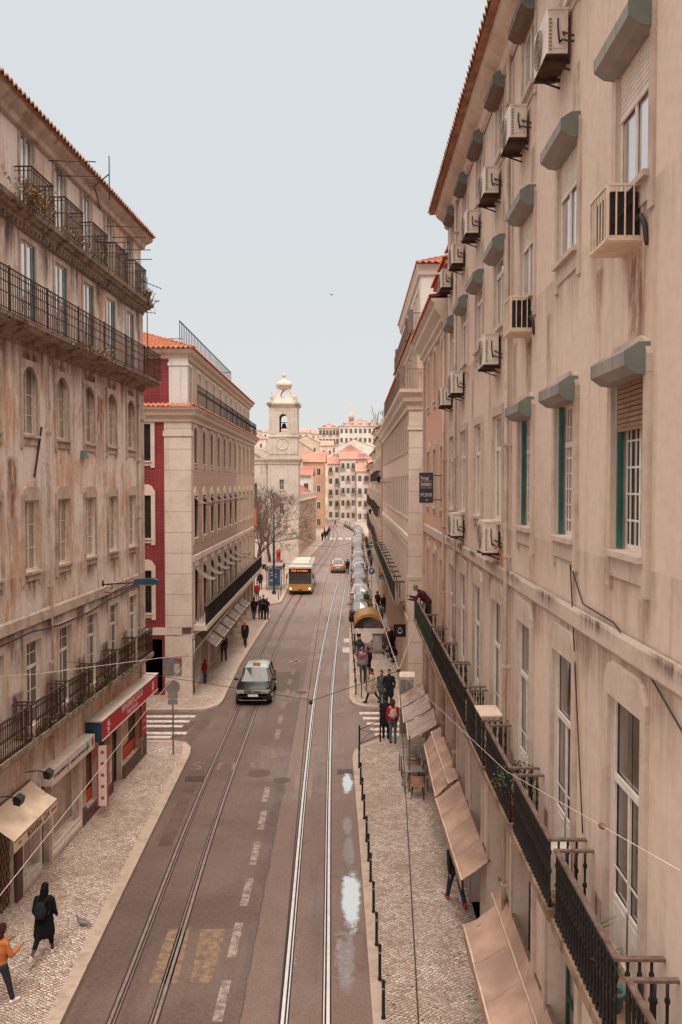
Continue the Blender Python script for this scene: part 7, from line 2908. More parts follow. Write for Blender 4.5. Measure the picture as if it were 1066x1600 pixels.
mb.build('emblem', M['inkwhite'], t)
M['greenlit'] = simple('green pharmacy enamel', '#1f7a5a', .35, .12, 6)
t = empty('pharmacy_sign', (R3X(78.), 78., 4.7), 0, None, 'green pharmacy cross sign projecting over the parked cars', 'sign')
mb = MB()
mb.prism_y([(-1.25 + x, z) for x, z in ((0, .17), (.2, .17), (.2, 0), (.44, 0), (.44, .17), (.64, .17), (.64, .4), (.44, .4), (.44, .57), (.2, .57), (.2, .4), (0, .4))], -.07, .07)
mb.bar((-.65, 0, .3), (.1, 0, .3), .05)
mb.build('cross', M['greenlit'], t)
mb = MB()
mb.box(-1.12, -.076, .25, -.72, -.071, .33)
mb.build('emblem', M['inkwhite'], t)
t = empty('bank_sign', (R3X(62), 62, 3.6), 0, None, 'yellow projecting cash machine sign with a blue lower half', 'sign')
mb = MB()
mb.box(-.75, -.05, .3, -.22, .05, .86)
mb.bar((-.3, 0, .6), (.05, 0, .6), .04)
mb.build('panel', M['awnyel'], t)
mb = MB()
mb.box(-.75, -.05, .0, -.22, .05, .295)
mb.build('lower_panel', M['blue'], t)
mb = MB()
mb.box(-.62, -.056, .5, -.36, -.051, .72)
mb.build('emblem', M['inkwhite'], t)
mb = MB()
mb.box(-.6, -.058, .08, -.36, -.051, .14)
mb.build('lettering', M['inkwhite'], t)
t = empty('banner', (R3X(61), 61, 3.0), 0, None, 'mustard cloth banner hanging beside the cash machine sign', 'banner')
mb = MB()
mb.prism_y([(-.22, .0), (-.02, -.2), (.0, 1.1), (-.22, 1.2)], -.01, .01)
mb.build('cloth', M['awnyel'], t)
# wall lamp with bracket on the pink building
for Y, z, lab in ((60, 10.3, 'old lantern on a bracket on the pink facade'), (88, 7.1, 'far lantern on a bracket beyond the pink facade')):
    t = empty('wall_lamp', (R3X(Y), Y, z), 0, None, lab, 'street lamp')
    mb = MB()
    mb.bar((0.1, 0, .35), (-.9, 0, .35), .03)
    mb.bar((0, 0, -.1), (-.5, 0, .33), .02)
    mb.build('bracket', M['iron'], t)
    mb = MB()
    mb.lathe([(.08, 0), (.16, .3), (.2, .34), (.05, .5)], (-.85, 0, .36), 6)
    mb.build('lamp_head', M['black'], t)
# green tram poles
for X, Y, h, lab in ((-6.35, 80.3, 7.6, 'green tram wire pole beside the left bus shelter'), (-6.45, 121, 10.5, 'green tram wire pole at the corner of the church tower')):
    t = empty('tram_pole', (X, Y, .1), 0, None, lab, 'pole', 'green poles for the tram wires')
    mb = MB()
    mb.lathe([(.2, 0), (.2, .25), (.13, .35), (.11, 3), (.12, 3.05), (.085, h)], (0, 0, 0), 10)
    mb.build('mast', M['greeniron'], t)
    mb = MB()
    mb.bar((0, 0, 5.6), (2.2, 0, 5.75), .05)
    mb.build('arm', M['greeniron'], t)

# ================================================================== bus shelters, pillar box, scooters, small street furniture
t = empty('bus_shelter', (-6.5, 83.5, .12), 0, None, 'left glass bus shelter with a blue poster panel', 'bus shelter')
mb = MB()
mb.box(-.85, -.4, 2.3, .75, 3.2, 2.42)
mb.build('roof', M['zinc'], t)
mb = MB()
for x, y in ((-.8, -.3), (.68, -.3), (-.8, 3.1), (.68, 3.1)):
    mb.box(x - .04, y - .04, 0, x + .04, y + .04, 2.3)
mb.box(-.8, -.36, .1, .7, -.3, .22)
mb.build('frame', M['steel'], t)
mb = MB()
mb.box(-.68, -.42, .3, .58, -.3, 2.2)
mb.build('poster_case', M['steel'], t)
M['poster_blue'] = simple('blue poster', '#2f4a6b', .35, .3, 2.5)
mb = MB()
mb.box(-.5, -.43, .5, .5, -.421, 2.1)
o = mb.build('poster', M['poster_blue'], t)
mb = MB()
for k, (x, z, w_) in enumerate(((-.2, 1.7, .4), (-.1, 1.45, .5), (.0, 1.2, .3), (-.2, .95, .5))):
    mb.bar((x - w_ / 2, -.434, z), (x + w_ / 2, -.434, z + .12), .07, .004, up=(0, 1, 0))
mb.build('lettering', M['inkwhite'], o)
t = empty('bus_shelter', (1.72, 52., .12), 0, None, 'right bus shelter with an arched mustard canopy and dark glass', 'bus shelter')
t.scale = (.82, .82, 1)
mb = MB()
vs, fs = [], []
n = 14
for i in range(n + 1):
    a = PI * (.12 + .76 * i / n)
    x, z = -1.18 * math.cos(a), 1.55 + .92 * math.sin(a)
    for y in (0, 3.6):
        vs.append((x, y, z))
for i in range(n):
    fs.append((2 * i, 2 * i + 1, 2 * i + 3, 2 * i + 2))
mb.add(vs, fs, 0, True)
for i in range(n):
    a = Vector(vs[2 * i])
    b = Vector(vs[2 * i + 2])
    mb.quad(a, b, b * 1 + Vector((0, -.02, -.2)), a + Vector((0, -.02, -.2)))
mb.build('canopy', M['awnyel'], t)
mb = MB()
mb.box(-1.12, -.05, 1.25, 1.15, .02, 1.55)
mb.build('fascia', M['whitesign'], t)
mb = MB()
mb.add([(x, .05, z - .08) for x, y, z in vs[::2]] + [(vs[-2][0], .05, 1.56), (vs[0][0], .05, 1.56)], [tuple(range(n + 3))])
mb.build('gable_glass', M['glassd'], t)
mb = MB()
for x in (-1.05, 1.05):
    for y in (0.0, 3.5):
        mb.box(x - .045, y - .0, 0, x + .045, y + .09, 1.75)
mb.build('frame', M['darkgreen'], t)
mb = MB()
mb.box(.25, .06, .1, 1., .16, 1.22)
mb.build('poster_case', M['zinc'], t)
mb = MB()
mb.box(.34, .052, .24, .92, .058, 1.12)
mb.build('poster', M['glassc'], t)
mb = MB()
mb.box(-.9, 2.2, .4, .9, 2.6, .46)
for x in (-.7, .7):
    mb.box(x - .03, 2.35, 0, x + .03, 2.45, .4)
mb.build('bench', M['wood'], t)
# red pillar box
t = empty('pillar_box', (-8.3, 112.6, .12), 0, None, 'bright red cylindrical pillar box near the church', 'pillar box')
mb = MB()
mb.lathe([(.34, 0), (.34, .15), (.29, .18), (.29, 1.25), (.33, 1.28)], (0, 0, 0), 14)
mb.build('body', M['red'], t)
mb = MB()
mb.lathe([(.36, 1.28), (.4, 1.33), (.4, 1.42), (.28, 1.5), (.26, 1.72), (.05, 1.78)], (0, 0, 0), 14)
mb.build('cap', M['red'], t)
mb = MB()
mb.box(-.15, -.31, 1.02, .15, -.28, 1.07)
mb.build('slot', M['black'], t)
t = empty('warning_board', (-6.9, 92.5, .12), 0, None, 'small mustard warning board beside the left bus shelter', 'sign')
mb = MB()
mb.tube([(0, 0, 0), (0, 0, 1.9)], .03, 6)
mb.build('pole', M['steel'], t)
mb = MB()
mb.box(-.3, -.04, 1.5, .3, -.02, 2.0)
mb.build('panel', M['awnyel'], t)
t = empty('traffic_cone', (-5.9, 118, .12), 0, None, 'red road post by the kerb behind the bus', 'bollard')
mb = MB()
mb.lathe([(.16, 0), (.16, .05), (.1, .06), (.08, .9), (.02, .95)], (0, 0, 0), 10)
mb.build('post', M['red'], t)
t = empty('banner', (-9.25, 88, 6.2), 0, None, 'rust red cloth hanging among the bare trees', 'banner')
mb = MB()
mb.box(-.5, -.01, 0, .5, .01, 1.8)
mb.bar((-.6, 0, 1.8), (.6, 0, 1.8), .04)
mb.build('cloth', M['orangeposter'], t)


def make_scooter(loc, rz, label):
    t = empty('scooter', loc, rz, None, label, 'scooter', 'scooters parked on the church square')
    for y in (-.6, .6):
        mb = MB()
        mb.cyl((0, y, .25), (1, 0, 0), .25, .1, 14)
        mb.build('wheel', M['rubber'], t)
    mb = MB()
    mb.prism_x([(-.75, .35), (-.7, .75), (-.1, .75), (.05, .35), (.35, .3), (.5, .95), (.42, .95), (.2, .42), (.0, .25), (-.5, .22)], -.15, .15)
    mb.build('body', M['black'], t)
    mb = MB()
    mb.bar((-.35, .45, 1.0), (.35, .45, 1.0), .04)
    mb.build('handlebar', M['steel'], t)
    mb = MB()
    mb.box(-.14, -.68, .75, .14, -.05, .84)
    mb.build('seat', M['rubber'], t)
    return t


for i, (X, Y) in enumerate(((-7.2, 104), (-7.8, 103), (-9.4, 101))):
    make_scooter((X, Y, .12), R(20 + 30 * i), ['dark scooter parked nearest the bus roof on the square', 'dark scooter parked in the middle on the church square', 'dark scooter parked under the bare trees'][i])

# pale metal cabinet at the terrace corner
t = empty('cabinet', (2.42, 35.05, .12), R(-4), None, 'tall pale metal cabinet behind the glossy terrace awnings', 'cabinet')
mb = MB()
mb.box(0, 0, 0, .62, .5, 2.45)
mb.prism_x([(-.03, 2.45), (.53, 2.45), (.25, 2.62)], -.02, .64)
mb.build('casing', M['pale'], t)
mb = MB()
mb.box(.04, -.012, .1, .3, -.002, 2.35)
mb.box(.32, -.012, .1, .58, -.002, 2.35)
mb.build('door', M['zinc'], t)

# ================================================================== cafe tables and chairs


def make_chair(loc, rz, label):
    t = empty('cafe_chair', loc, rz, None, label, 'chair', 'cafe chairs on the terrace')
    mb = MB()
    mb.box(-.2, -.2, .42, .2, .2, .46)
    mb.build('seat', M['rattan'], t)
    mb = MB()
    n = 9
    vs, fs = [], []
    for i in range(n + 1):
        a = PI * i / n
        x, y = .23 * math.cos(a), .2 * math.sin(a) + .02
        vs += [(x, y, .5), (x * 1.06, y * 1.1, .8)]
    for i in range(n):
        fs.append((2 * i, 2 * i + 1, 2 * i + 3, 2 * i + 2))
    mb.add(vs, fs, 0, True)
    mb.build('backrest', M['rattan'], t)
    for x, y in ((-.18, -.18), (.18, -.18), (-.18, .18), (.18, .18)):
        mb = MB()
        mb.tube([(x, y, .44), (x * 1.15, y * 1.15, 0)], .013, 6)
        mb.build('leg', M['iron'], t)
    mb = MB()
    mb.tube([(.25 * math.cos(PI * i / 9), .22 * math.sin(PI * i / 9) + .02, .81) for i in range(10)], .014, 5)
    mb.build('back_frame', M['iron'], t)
    return t


def make_table(loc, rz, label):
    t = empty('cafe_table', loc, rz, None, label, 'table', 'cafe tables on the terrace')
    mb = MB()
    mb.box(-.34, -.34, .7, .34, .34, .73)
    mb.build('tabletop', M['zinc'], t)
    for x, y in ((-.3, -.3), (.3, -.3), (-.3, .3), (.3, .3)):
        mb = MB()
        mb.box(x - .015, y - .015, 0, x + .015, y + .015, .7)
        mb.build('leg', M['iron'], t)
    return t


for i, (Y, lab) in enumerate(((30.05, 'dark square cafe table farther along, half under the glossy awning'), (28.45, 'dark square cafe table in front, clear of the glossy awning'))):
    x = 2.45
    make_table((x, Y + .35, .12), R(2), lab)
    make_chair((x + .12, Y - .38, .12), R(170), ['tan rattan chair at the farther cafe table', 'tan rattan chair at the nearer cafe table'][i])
    make_chair((x + .7, Y + .3, .12), R(-95), ['tan rattan chair between the farther table and the wall', 'tan rattan chair between the nearer table and the wall'][i])

# ================================================================== potted plants and things on the balconies


def pot(loc, r_, h, m_, label, leafy=None, seed=0, lh=.3, big=False):
    t = empty('potted_plant', loc, 0, None, label, 'plant pot', 'pots on the right balconies')
    mb = MB()
    mb.lathe([(r_ * .7, 0), (r_, h * .85), (r_ * 1.12, h * .86), (r_ * 1.12, h), (r_ * .9, h), (r_ * .85, h * .86), (0.001, h * .85)], (0, 0, 0), 14)
    mb.build('pot', M[m_], t)
    mb = MB()
    mb.lathe([(r_ * .84, h * .84), (r_ * .5, h * .92), (.001, h * .9)], (0, 0, 0), 10)
    mb.build('soil', M['bark'], t)
    rn = random.Random(seed)
    lf = MB()
    if leafy == 'bush':
        for i in range(520):
            a, b, q = rn.uniform(0, 6.28), rn.uniform(-.5, 1.5), rn.random() ** .5
            c = Vector((math.cos(a) * math.cos(b) * lh * q, math.sin(a) * math.cos(b) * lh * q * 1.2, h + lh * .7 + math.sin(b) * lh * .75 * q))
            e = Vector((rn.uniform(-1, 1), rn.uniform(-1, 1), rn.uniform(-.4, 1))).normalized() * .045
            f = e.cross(Vector((rn.uniform(-1, 1), rn.uniform(-1, 1), rn.uniform(-1, 1)))).normalized() * .017
            lf.add([c, c + e * .5 + f, c + e, c + e * .5 - f], [(0, 1, 2, 3)])
        for i in range(14):
            a = rn.uniform(0, 6.28)
            lf.tube([(0, 0, h * .8), (math.cos(a) * lh * .4, math.sin(a) * lh * .5, h + lh * .5), (math.cos(a) * lh * .8, math.sin(a) * lh, h + lh * rn.uniform(.6, 1.3))], .006, 3)
    elif leafy == 'spikes':
        for i in range(9):
            a = rn.uniform(0, 6.28)
            q = Vector((math.cos(a), math.sin(a), 0))
            L = lh * rn.uniform(.6, 1.2)
            pts = [Vector((0, 0, h * .8)), q * L * .25 + Vector((0, 0, h + L * .6)), q * L * .7 + Vector((0, 0, h + L * .8))]
            s = Vector((-q.y, q.x, 0)) * .022
            lf.add([pts[0] - s, pts[0] + s, pts[1] + s, pts[1] - s, pts[2]], [(0, 1, 2, 3), (3, 2, 4)])
    if lf.v:
        lf.build('foliage', M['leaf'], t)
    return t


bx = lambda Y, o=.3: wallx_r(Y) - o
pot((bx(8.55), 8.62, 5.165), .12, .22, 'potteal', 'teal pot with an orange rim on the nearest full balcony', 'spikes', 1, .35)
pot((bx(8.9), 9.0, 5.165), .11, .2, 'terracotta', 'terracotta pot in the middle of the nearest full balcony', 'spikes', 2, .3)
pot((bx(9.3), 9.4, 5.165), .12, .22, 'terracotta', 'terracotta pot with long leaves beside the balcony door', 'spikes', 3, .4)
pot((bx(9.7), 9.8, 5.165), .13, .24, 'terracotta', 'large terracotta pot at the far end of the nearest full balcony', None, 4)
pot((bx(13.6), 13.75, 5.165), .15, .26, 'terracotta', 'bushy green plant in a pot on the third balcony', 'bush', 5, .42)
pot((bx(16.3), 16.45, 5.165), .11, .2, 'terracotta', 'small clay pot at the end of the fourth balcony', 'spikes', 6, .2)
t = empty('patio_table', (bx(16.9, .27), 16.75, 5.165), 0, None, 'small cream folding table above the railing of the fourth balcony', 'table')
mb = MB()
mb.box(-.24, -.4, .9, .2, .4, .93)
mb.build('tabletop', M['cage'], t)
mb = MB()
for x, y in ((-.2, -.35), (.16, -.35), (-.2, .35), (.16, .35)):
    mb.box(x - .012, y - .012, 0, x + .012, y + .012, .9)
mb.build('legs', M['steel'], t)
t = empty('storage_box', (bx(11.6, .22), 11.35, 5.165), 0, None, 'pale plastic box standing on the second balcony by the gap', 'box')
mb = MB()
mb.box(-.14, -.16, 0, .14, .16, .5)
mb.build('body', M['acwhite'], t)
mb = MB()
mb.box(-.15, -.17, .5, .15, .17, .55)
mb.build('lid', M['acwhite'], t)
# small green junction box on the old wall
t = empty('junction_box', lw(26.1, 0, 11.35), RZL, None, 'small teal junction box stuck on the peeling wall between arched windows', 'box')
mb = MB()
mb.box(-.17, -.14, 0, .17, 0, .1)
mb.build('tray', M['zinc'], t)
mb = MB()
mb.box(-.15, -.12, .1, .15, 0, .24)
mb.build('lid', M['potteal'], t)
mb = MB()
mb.bar((-.3, -.05, .0), (.22, -.05, 1.35), .05, .03)
tag(mb.build('broken_pole', M['ironrust'], None, lw(22.6, 0.02, 10.75), RZL), 'broken slanting pole fixed below the second arched window', 'pole')

# ================================================================== pigeon and flying bird
t = empty('pigeon', ground_at(127, 1446, .125), R(70), None, 'grey pigeon walking on the left pavement', 'bird')
mb = MB()
prof = [(.0, -.17), (.03, -.13), (.05, -.06), (.062, .0), (.055, .06), (.035, .1), (.02, .12)]
body = MB()
body.tube([(0, -.2, .1), (0, -.12, .105), (0, -.05, .115), (0, .03, .125), (0, .08, .15), (0, .1, .19), (0, .13, .205), (0, .155, .2)], [.012, .03, .056, .06, .045, .026, .026, .008], 9)
body.tube([(0, .15, .2), (0, .178, .193)], [.008, .002], 5)
body.add([(-.03, -.18, .1), (.03, -.18, .1), (.04, -.29, .085), (-.04, -.29, .085)], [(0, 1, 2, 3)])
for s in (-1, 1):
    body.tube([(s * .02, .0, .075), (s * .02, .01, .03), (s * .02, .02, .005)], .006, 4)
    body.tube([(s * .02, .0, .005), (s * .02, .05, .004)], .005, 4)
M['pigeon'] = simple('pigeon feathers', '#6f6a70', .7, .3, 20)
body.build('body', M['pigeon'], t)
for s in (-1, 1):
    mb = MB()
    mb.tube([(s * .055, .05, .13), (s * .063, -.04, .125), (s * .04, -.16, .11), (s * .02, -.22, .1)], [.02, .035, .022, .005], 6)
    mb.build('wing', M['black'] if s > 2 else M['zinc'], t)
t = empty('swallow', at(518.5, 461, 60), R(30), None, 'small dark bird flying against the pale sky', 'bird')
mb = MB()
mb.tube([(0, -.16, 0), (0, -.05, .01), (0, .07, .02), (0, .13, .02)], [.01, .035, .035, .01], 6)
for s in (-1, 1):
    mb.add([(0, .06, .02), (s * .15, .08, .09), (s * .34, -.02, .06), (s * .15, .0, .08), (0, -.04, .02)], [(0, 1, 3, 4), (1, 2, 3)])
    mb.add([(0, -.12, 0), (s * .06, -.26, 0), (s * .01, -.18, 0)], [(0, 1, 2)])
mb.build('body', M['black'], t)
# ================================================================== vehicles
def paint(name, c, rough=.28, metal=0.):
    return simple(name, c, rough, .06, 3, metal, 0, .5, .6)


M['cblack'] = simple('black car paint', '#161414', .3, .06, 3, 0, 0, .4, .25)
M['cmint'] = paint('mint green car paint', '#a3c0b1')
M['cgold'] = paint('beige gold car paint', '#a98a6e', .35, .3)
M['cwhite'] = paint('white car paint', '#bdb6ae')
M['csilver'] = paint('silver car paint', '#9d9892', .3, .4)
M['cgrey'] = paint('dark grey car paint', '#4a4643', .3, .2)
M['cdark'] = paint('near black car paint', '#2a2725')
M['busyel'] = paint('bus yellow paint', '#bd7f38', .4)
M['buswhite'] = paint('bus white paint', '#c6bab0', .4)
M['carglass'] = glass('car glass', '#2c2a29', .05, .3)
M['lampglass'] = simple('clear lamp glass', '#a39c96', .15, .1, 9)


def emis(name, c, k):
    m, nt, bs = newmat(name)
    bs.inputs['Base Color'].default_value = lin(c)
    bs.inputs['Emission Color'].default_value = lin(c)
    bs.inputs['Emission Strength'].default_value = k
    return m


M['headlit'] = emis('lit headlamp', '#fff0da', 1.6)
M['taillit'] = emis('lit tail lamp', '#d8402c', .5)
M['tail'] = simple('red lamp plastic', '#a32a22', .25, .15, 9)
M['amberled'] = emis('amber display', '#ff7a2c', .9)
M['plateW'] = simple('number plate', '#d9d2c4', .5, .05, 9)


def make_car(name, paintm, roofm, L=4.05, W=1.72, H=1.5, suv=False, taxi=False, taillit=False, lit=False):
    """local: front at y=0 looking to -y, body extends to +y; origin on the ground at the front centre"""
    t = empty(name, (0, 0, 0))
    w = W / 2
    k = L / 4.05
    bl = .93 * H / 1.5          # belt line
    # lower body stations: y, half width, bottom, top
    st = [(.0, .70 * w, .34, .62), (.03, .86 * w, .26, .72), (.14, .95 * w, .22, .78), (.4, .99 * w, .21, .86), (.95, w, .2, bl - .02), (1.35, w, .2, bl), (2.4, w, .2, bl + .01),
          (3.3, w, .2, bl + .03), (3.75, .985 * w, .22, bl + .03), (3.96, .95 * w, .26, bl - .0), (4.03, .88 * w, .32, bl - .1), (4.05, .75 * w, .4, bl - .25)]
    sec = lambda w_, b, tp: [(0, b), (.8 * w_, b), (.955 * w_, b + .07), (1.0 * w_, b + .25), (1.0 * w_, b + (tp - b) * .62), (.965 * w_, tp - .07), (.9 * w_, tp - .012), (.5 * w_, tp + .018), (0, tp + .03)]
    n = 9
    mb = MB()
    vs, fs = [], []
    full = 2 * n - 2
    for y, w_, b, tp in st:
        s = sec(w_, b, tp)
        ring = s + [(-x, z) for x, z in s[-2:0:-1]]
        vs += [(x, y * k, z) for x, z in ring]
    for i in range(len(st) - 1):
        for j in range(full):
            j2 = (j + 1) % full
            fs.append((i * full + j, (i + 1) * full + j, (i + 1) * full + j2, i * full + j2))
    fs.append(tuple(range(full)))
    fs.append(tuple((len(st) - 1) * full + j for j in range(full - 1, -1, -1)))
    mb.add(vs, fs, 0, True)
    mb.build('body', paintm, t)
    # cabin
    rb = 3.92 if suv else 3.85
    cs = [(.98, .87 * w, bl, bl + .005, .80 * w), (1.78, .88 * w, bl, H - .07, .70 * w), (2.1, .88 * w, bl, H - .02, .68 * w), (2.9, .88 * w, bl + .02, H - .0, .68 * w), (3.45, .88 * w, bl + .03, H - .05, .68 * w), (rb, .84 * w, bl + .03, bl + .04, .76 * w)]
    roof, wind, rear, sides = MB(), MB(), MB(), [MB(), MB()]
    P = []
    for y, wb, zb, zr, wr in cs:
        P.append([(wb, y * k, zb), (wr, y * k, zr - .05 if zr > bl + .1 else zr), (wr * .86, y * k, zr), (0, y * k, zr + (.03 if zr > bl + .1 else 0))])
    mir = lambda p: (-p[0], p[1], p[2])
    for i in range(5):
        a, b = P[i], P[i + 1]
        tgt = wind if i == 0 else (rear if i == 4 else roof)
        for q in (1, 2):
            tgt.quad(a[q], b[q], b[q + 1], a[q + 1])
            tgt.quad(mir(a[q + 1]), mir(b[q + 1]), mir(b[q]), mir(a[q]))
        sides[0].quad(a[0], b[0], b[1], a[1])
        sides[1].quad(mir(a[1]), mir(b[1]), mir(b[0]), mir(a[0]))
    for q in roof.f:
        pass
    roof.sm = [True] * len(roof.f)
    r_ = roof.build('roof', roofm, t)
    pil = MB()
    for s in (1, -1):
        f = (lambda p: p) if s > 0 else mir
        pil.bar(f(P[0][1]), f(P[1][1]), .07, .05)
        pil.bar(f(P[4][1]), f(P[5][1]), .1, .05)
        pil.bar(f(P[1][1]), f(P[4][1]), .05, .05)
        for yy in (2.42, 3.3):
            pil.bar((s * .885 * w, yy * k, bl), (s * .69 * w, yy * k, H - .06), .08, .04)
    pil.build('pillar', roofm if not taxi else paintm, r_)
    wind.build('windscreen', M['carglass'], t)
    rear.build('rear_window', M['carglass'], t)
    for s in sides:
        s.build('side_window', M['carglass'], t)
    for s in (-1, 1):
        for y in (.72, 3.3):
            mb = MB()
            mb.lathe([(.2, -.1), (.29, -.1), (.31, -.06), (.31, .06), (.29, .1), (.2, .1)], (0, 0, 0), 18)
            mb.xform(Matrix.Translation((s * (w - .09), y * k, .31)) @ Matrix.Rotation(PI / 2, 4, 'Y'))
            wh = mb.build('wheel', M['rubber'], t)
            mb = MB()
            mb.cyl((s * (w - .02), y * k, .31), (1, 0, 0), .2, .1, 16)
            for q in range(5):
                a = 2 * PI * q / 5
                mb.bar((s * (w + .034), y * k, .31), (s * (w + .034), y * k + .18 * math.cos(a), .31 + .18 * math.sin(a)), .05, .01)
            mb.build('rim', M['steel'], wh)
            mb = MB()
            pts = [(y * k + .37 * math.cos(PI * i / 12), .31 + .37 * math.sin(PI * i / 12)) for i in range(13)]
            xx = s * (w + .004)
            mb.add([(xx, p[0], p[1]) for p in pts] + [(xx, y * k - .37, .24), (xx, y * k + .37, .24)], [tuple(range(13)) + (13, 14) if s < 0 else (14, 13) + tuple(range(12, -1, -1))])
            mb.build('wheel_arch', M['rubber'], t)
    for s in (-1, 1):
        mb = MB()
        mb.prism([(s * .48 * w, -.005), (s * .88 * w, .02), (s * .97 * w, .3), (s * .9 * w, .3), (s * .5 * w, .05)] if s < 0 else [(s * .5 * w, .05), (s * .9 * w, .3), (s * .97 * w, .3), (s * .88 * w, .02), (s * .48 * w, -.005)], .6, .75)
        mb.build('headlight', M['headlit' if lit else 'lampglass'], t)
        mb = MB()
        if suv:
            mb.box(s * .78 * w, 3.93 * k, .72, s * .985 * w, 4.02 * k, 1.12)
        else:
            mb.box(s * .66 * w, 3.94 * k, .68, s * .97 * w, 4.045 * k, .86)
        mb.build('taillight', M['taillit' if taillit else 'tail'], t)
        mb = MB()
        mb.ball((s * (w + .1), 1.28 * k, bl + .06), .1, .06, .075, 8, 5)
        mb.bar((s * w * .9, 1.25 * k, bl + .02), (s * (w + .05), 1.27 * k, bl + .04), .04)
        mb.build('wing_mirror', paintm, t)
    mb = MB()
    mb.box(-.46 * w, -.012, .6, .46 * w, .05, .73)
    mb.box(-.6 * w, -.0, .3, .6 * w, .05, .42)
    g_ = mb.build('grille', M['black'], t)
    mb = MB()
    for z in (.615, .66, .705):
        mb.box(-.45 * w, -.018, z, .45 * w, -.01, z + .014)
    mb.box(-.78 * w, .005, .27, .78 * w, .05, .3)
    mb.prism_y([(-.06, .665), (0, .63), (.06, .665), (.05, .71), (-.05, .71)], -.026, -.014)
    mb.build('grille_trim', M['chrome'], g_)
    for y0, y1, z in ((-.016, .03, .46), (4.05 * k - .03, 4.05 * k + .012, .62)):
        mb = MB()
        mb.box(-.26, y0, z, .26, y1, z + .11)
        mb.build('number_plate', M['plateW'], t)
    mb = MB()
    mb.box(-.76 * w, 4.0 * k, .32, .76 * w, 4.065 * k, .45)
    mb.build('rear_bumper', M['black'] if not suv else M['cgrey'], t)
    if taxi:
        mb = MB()
        mb.prism_x([(1.95, H - .0), (1.98, H + .13), (2.08, H + .13), (2.12, H)], -.18, .18)
        mb.build('taxi_sign', M['terracotta'], t)
        mb = MB()
        mb.box(-.26, -.018, .46, -.21, -.015, .57)
        mb.build('plate_band', M['blue'], t)
    if suv:
        mb = MB()
        for s in (-1, 1):
            mb.tube([(s * .64 * w, 1.9 * k, H + .03), (s * .62 * w, 2.0 * k, H + .06), (s * .62 * w, 3.3 * k, H + .04), (s * .64 * w, 3.4 * k, H)], .018, 5)
        mb.build('roof_rail', M['black'], t)
    return t


taxi = make_car('taxi', M['cblack'], M['cmint'], 4.1, 1.7, 1.53, taxi=True)
taxi.location = (-4.2, 40.1, .008)
tag(taxi, 'black taxi with a mint green roof driving towards the viewer on the left rails', 'taxi')
suv = make_car('car', M['cgold'], M['cwhite'], 4.2, 1.68, 1.6, suv=True, taillit=True)
suv.location = (-.22, 104.0, .008)
suv.rotation_euler.z = PI - R(2)
tag(suv, 'beige car with glowing tail lights driving away on the shiny rails', 'car')
# parked row on the right
GP = 'cars parked in a row on the right'
protos = {}
seq = ['dark', 'silver', 'white', 'grey', 'silver', 'dark', 'white', 'white', 'dark', 'white', 'silver', 'dark', 'grey', 'white', 'white', 'silver', 'white', 'dark', 'white', 'white', 'silver', 'white', 'grey', 'white', 'white', 'silver', 'white', 'white']
rc = random.Random(8)
for i, c in enumerate(seq):
    Y = 68.6 + i * 5.25
    ke = smooth_tab([(p[1], p[0]) for p in KR2[6:20]], Y)
    ke2 = smooth_tab([(p[1], p[0]) for p in KR2[6:20]], Y + 4)
    if c not in protos:
        protos[c] = o = make_car('parked_car', M['c' + c], M['c' + c], 4.1, 1.68, {'dark': 1.5, 'silver': 1.46, 'white': 1.52, 'grey': 1.5}[c], suv=c in ('grey', 'silver'))
    else:
        o = copy_tree(protos[c])
    o.location = (ke - .98, Y, .006)
    o.rotation_euler.z = PI - math.atan2(ke2 - ke, 4.) + rc.uniform(-.02, .02)
    num = ordn[i] if i < 20 else ['twenty-first', 'twenty-second', 'twenty-third', 'twenty-fourth', 'twenty-fifth', 'twenty-sixth', 'twenty-seventh', 'twenty-eighth'][i - 20]
    tag(o, '%s car parked along the right kerb, counted from the bus shelter, %s' % (num, {'dark': 'black', 'silver': 'silver grey', 'white': 'white', 'grey': 'dark grey'}[c]), 'car', GP)
for i, (X, Y, c, lab) in enumerate(((-6.8, 214, 'white', 'white car parked left of the far bend, nearer one'), (-8.4, 222, 'white', 'white car parked left of the far bend, farther one'), (-9.6, 216, 'grey', 'dark car parked at the left edge of the far bend'))):
    o = copy_tree(protos[c], None, (X, Y, .12), R(60))
    tag(o, lab, 'car', 'cars parked by the far bend')
mb = MB()
mb.box(-.42, 0, 0, .42, .03, .52)
mb.box(-.36, -.004, .1, .36, -.001, .42)
tag(mb.build('delivery_box', M['awnyel'], None, (1.82, 64.1, .55)), 'orange box on the back of the first parked car, above the shelter canopy', 'box')

# ---- city bus
bus = empty('bus', (-3.88, 80.5, .008), R(-.3), None, 'yellow and white city bus coming towards the viewer with an amber route display', 'bus')
BW, BH, BL = 1.13, 2.72, 10.2
mb = MB()


def bus_ring(inset, y, z0=.28):
    w_ = BW - inset
    h = BH - inset
    r_ = .14
    pts = []
    for cx, cz, a0 in ((w_ - r_, h - r_, 0), (-w_ + r_, h - r_, 90)):
        for i in range(6):
            a = R(a0 + 90 * i / 5)
            pts.append((cx + r_ * math.cos(a), y, cz + r_ * math.sin(a)))
    return pts + [(-w_, y, z0), (w_, y, z0)]


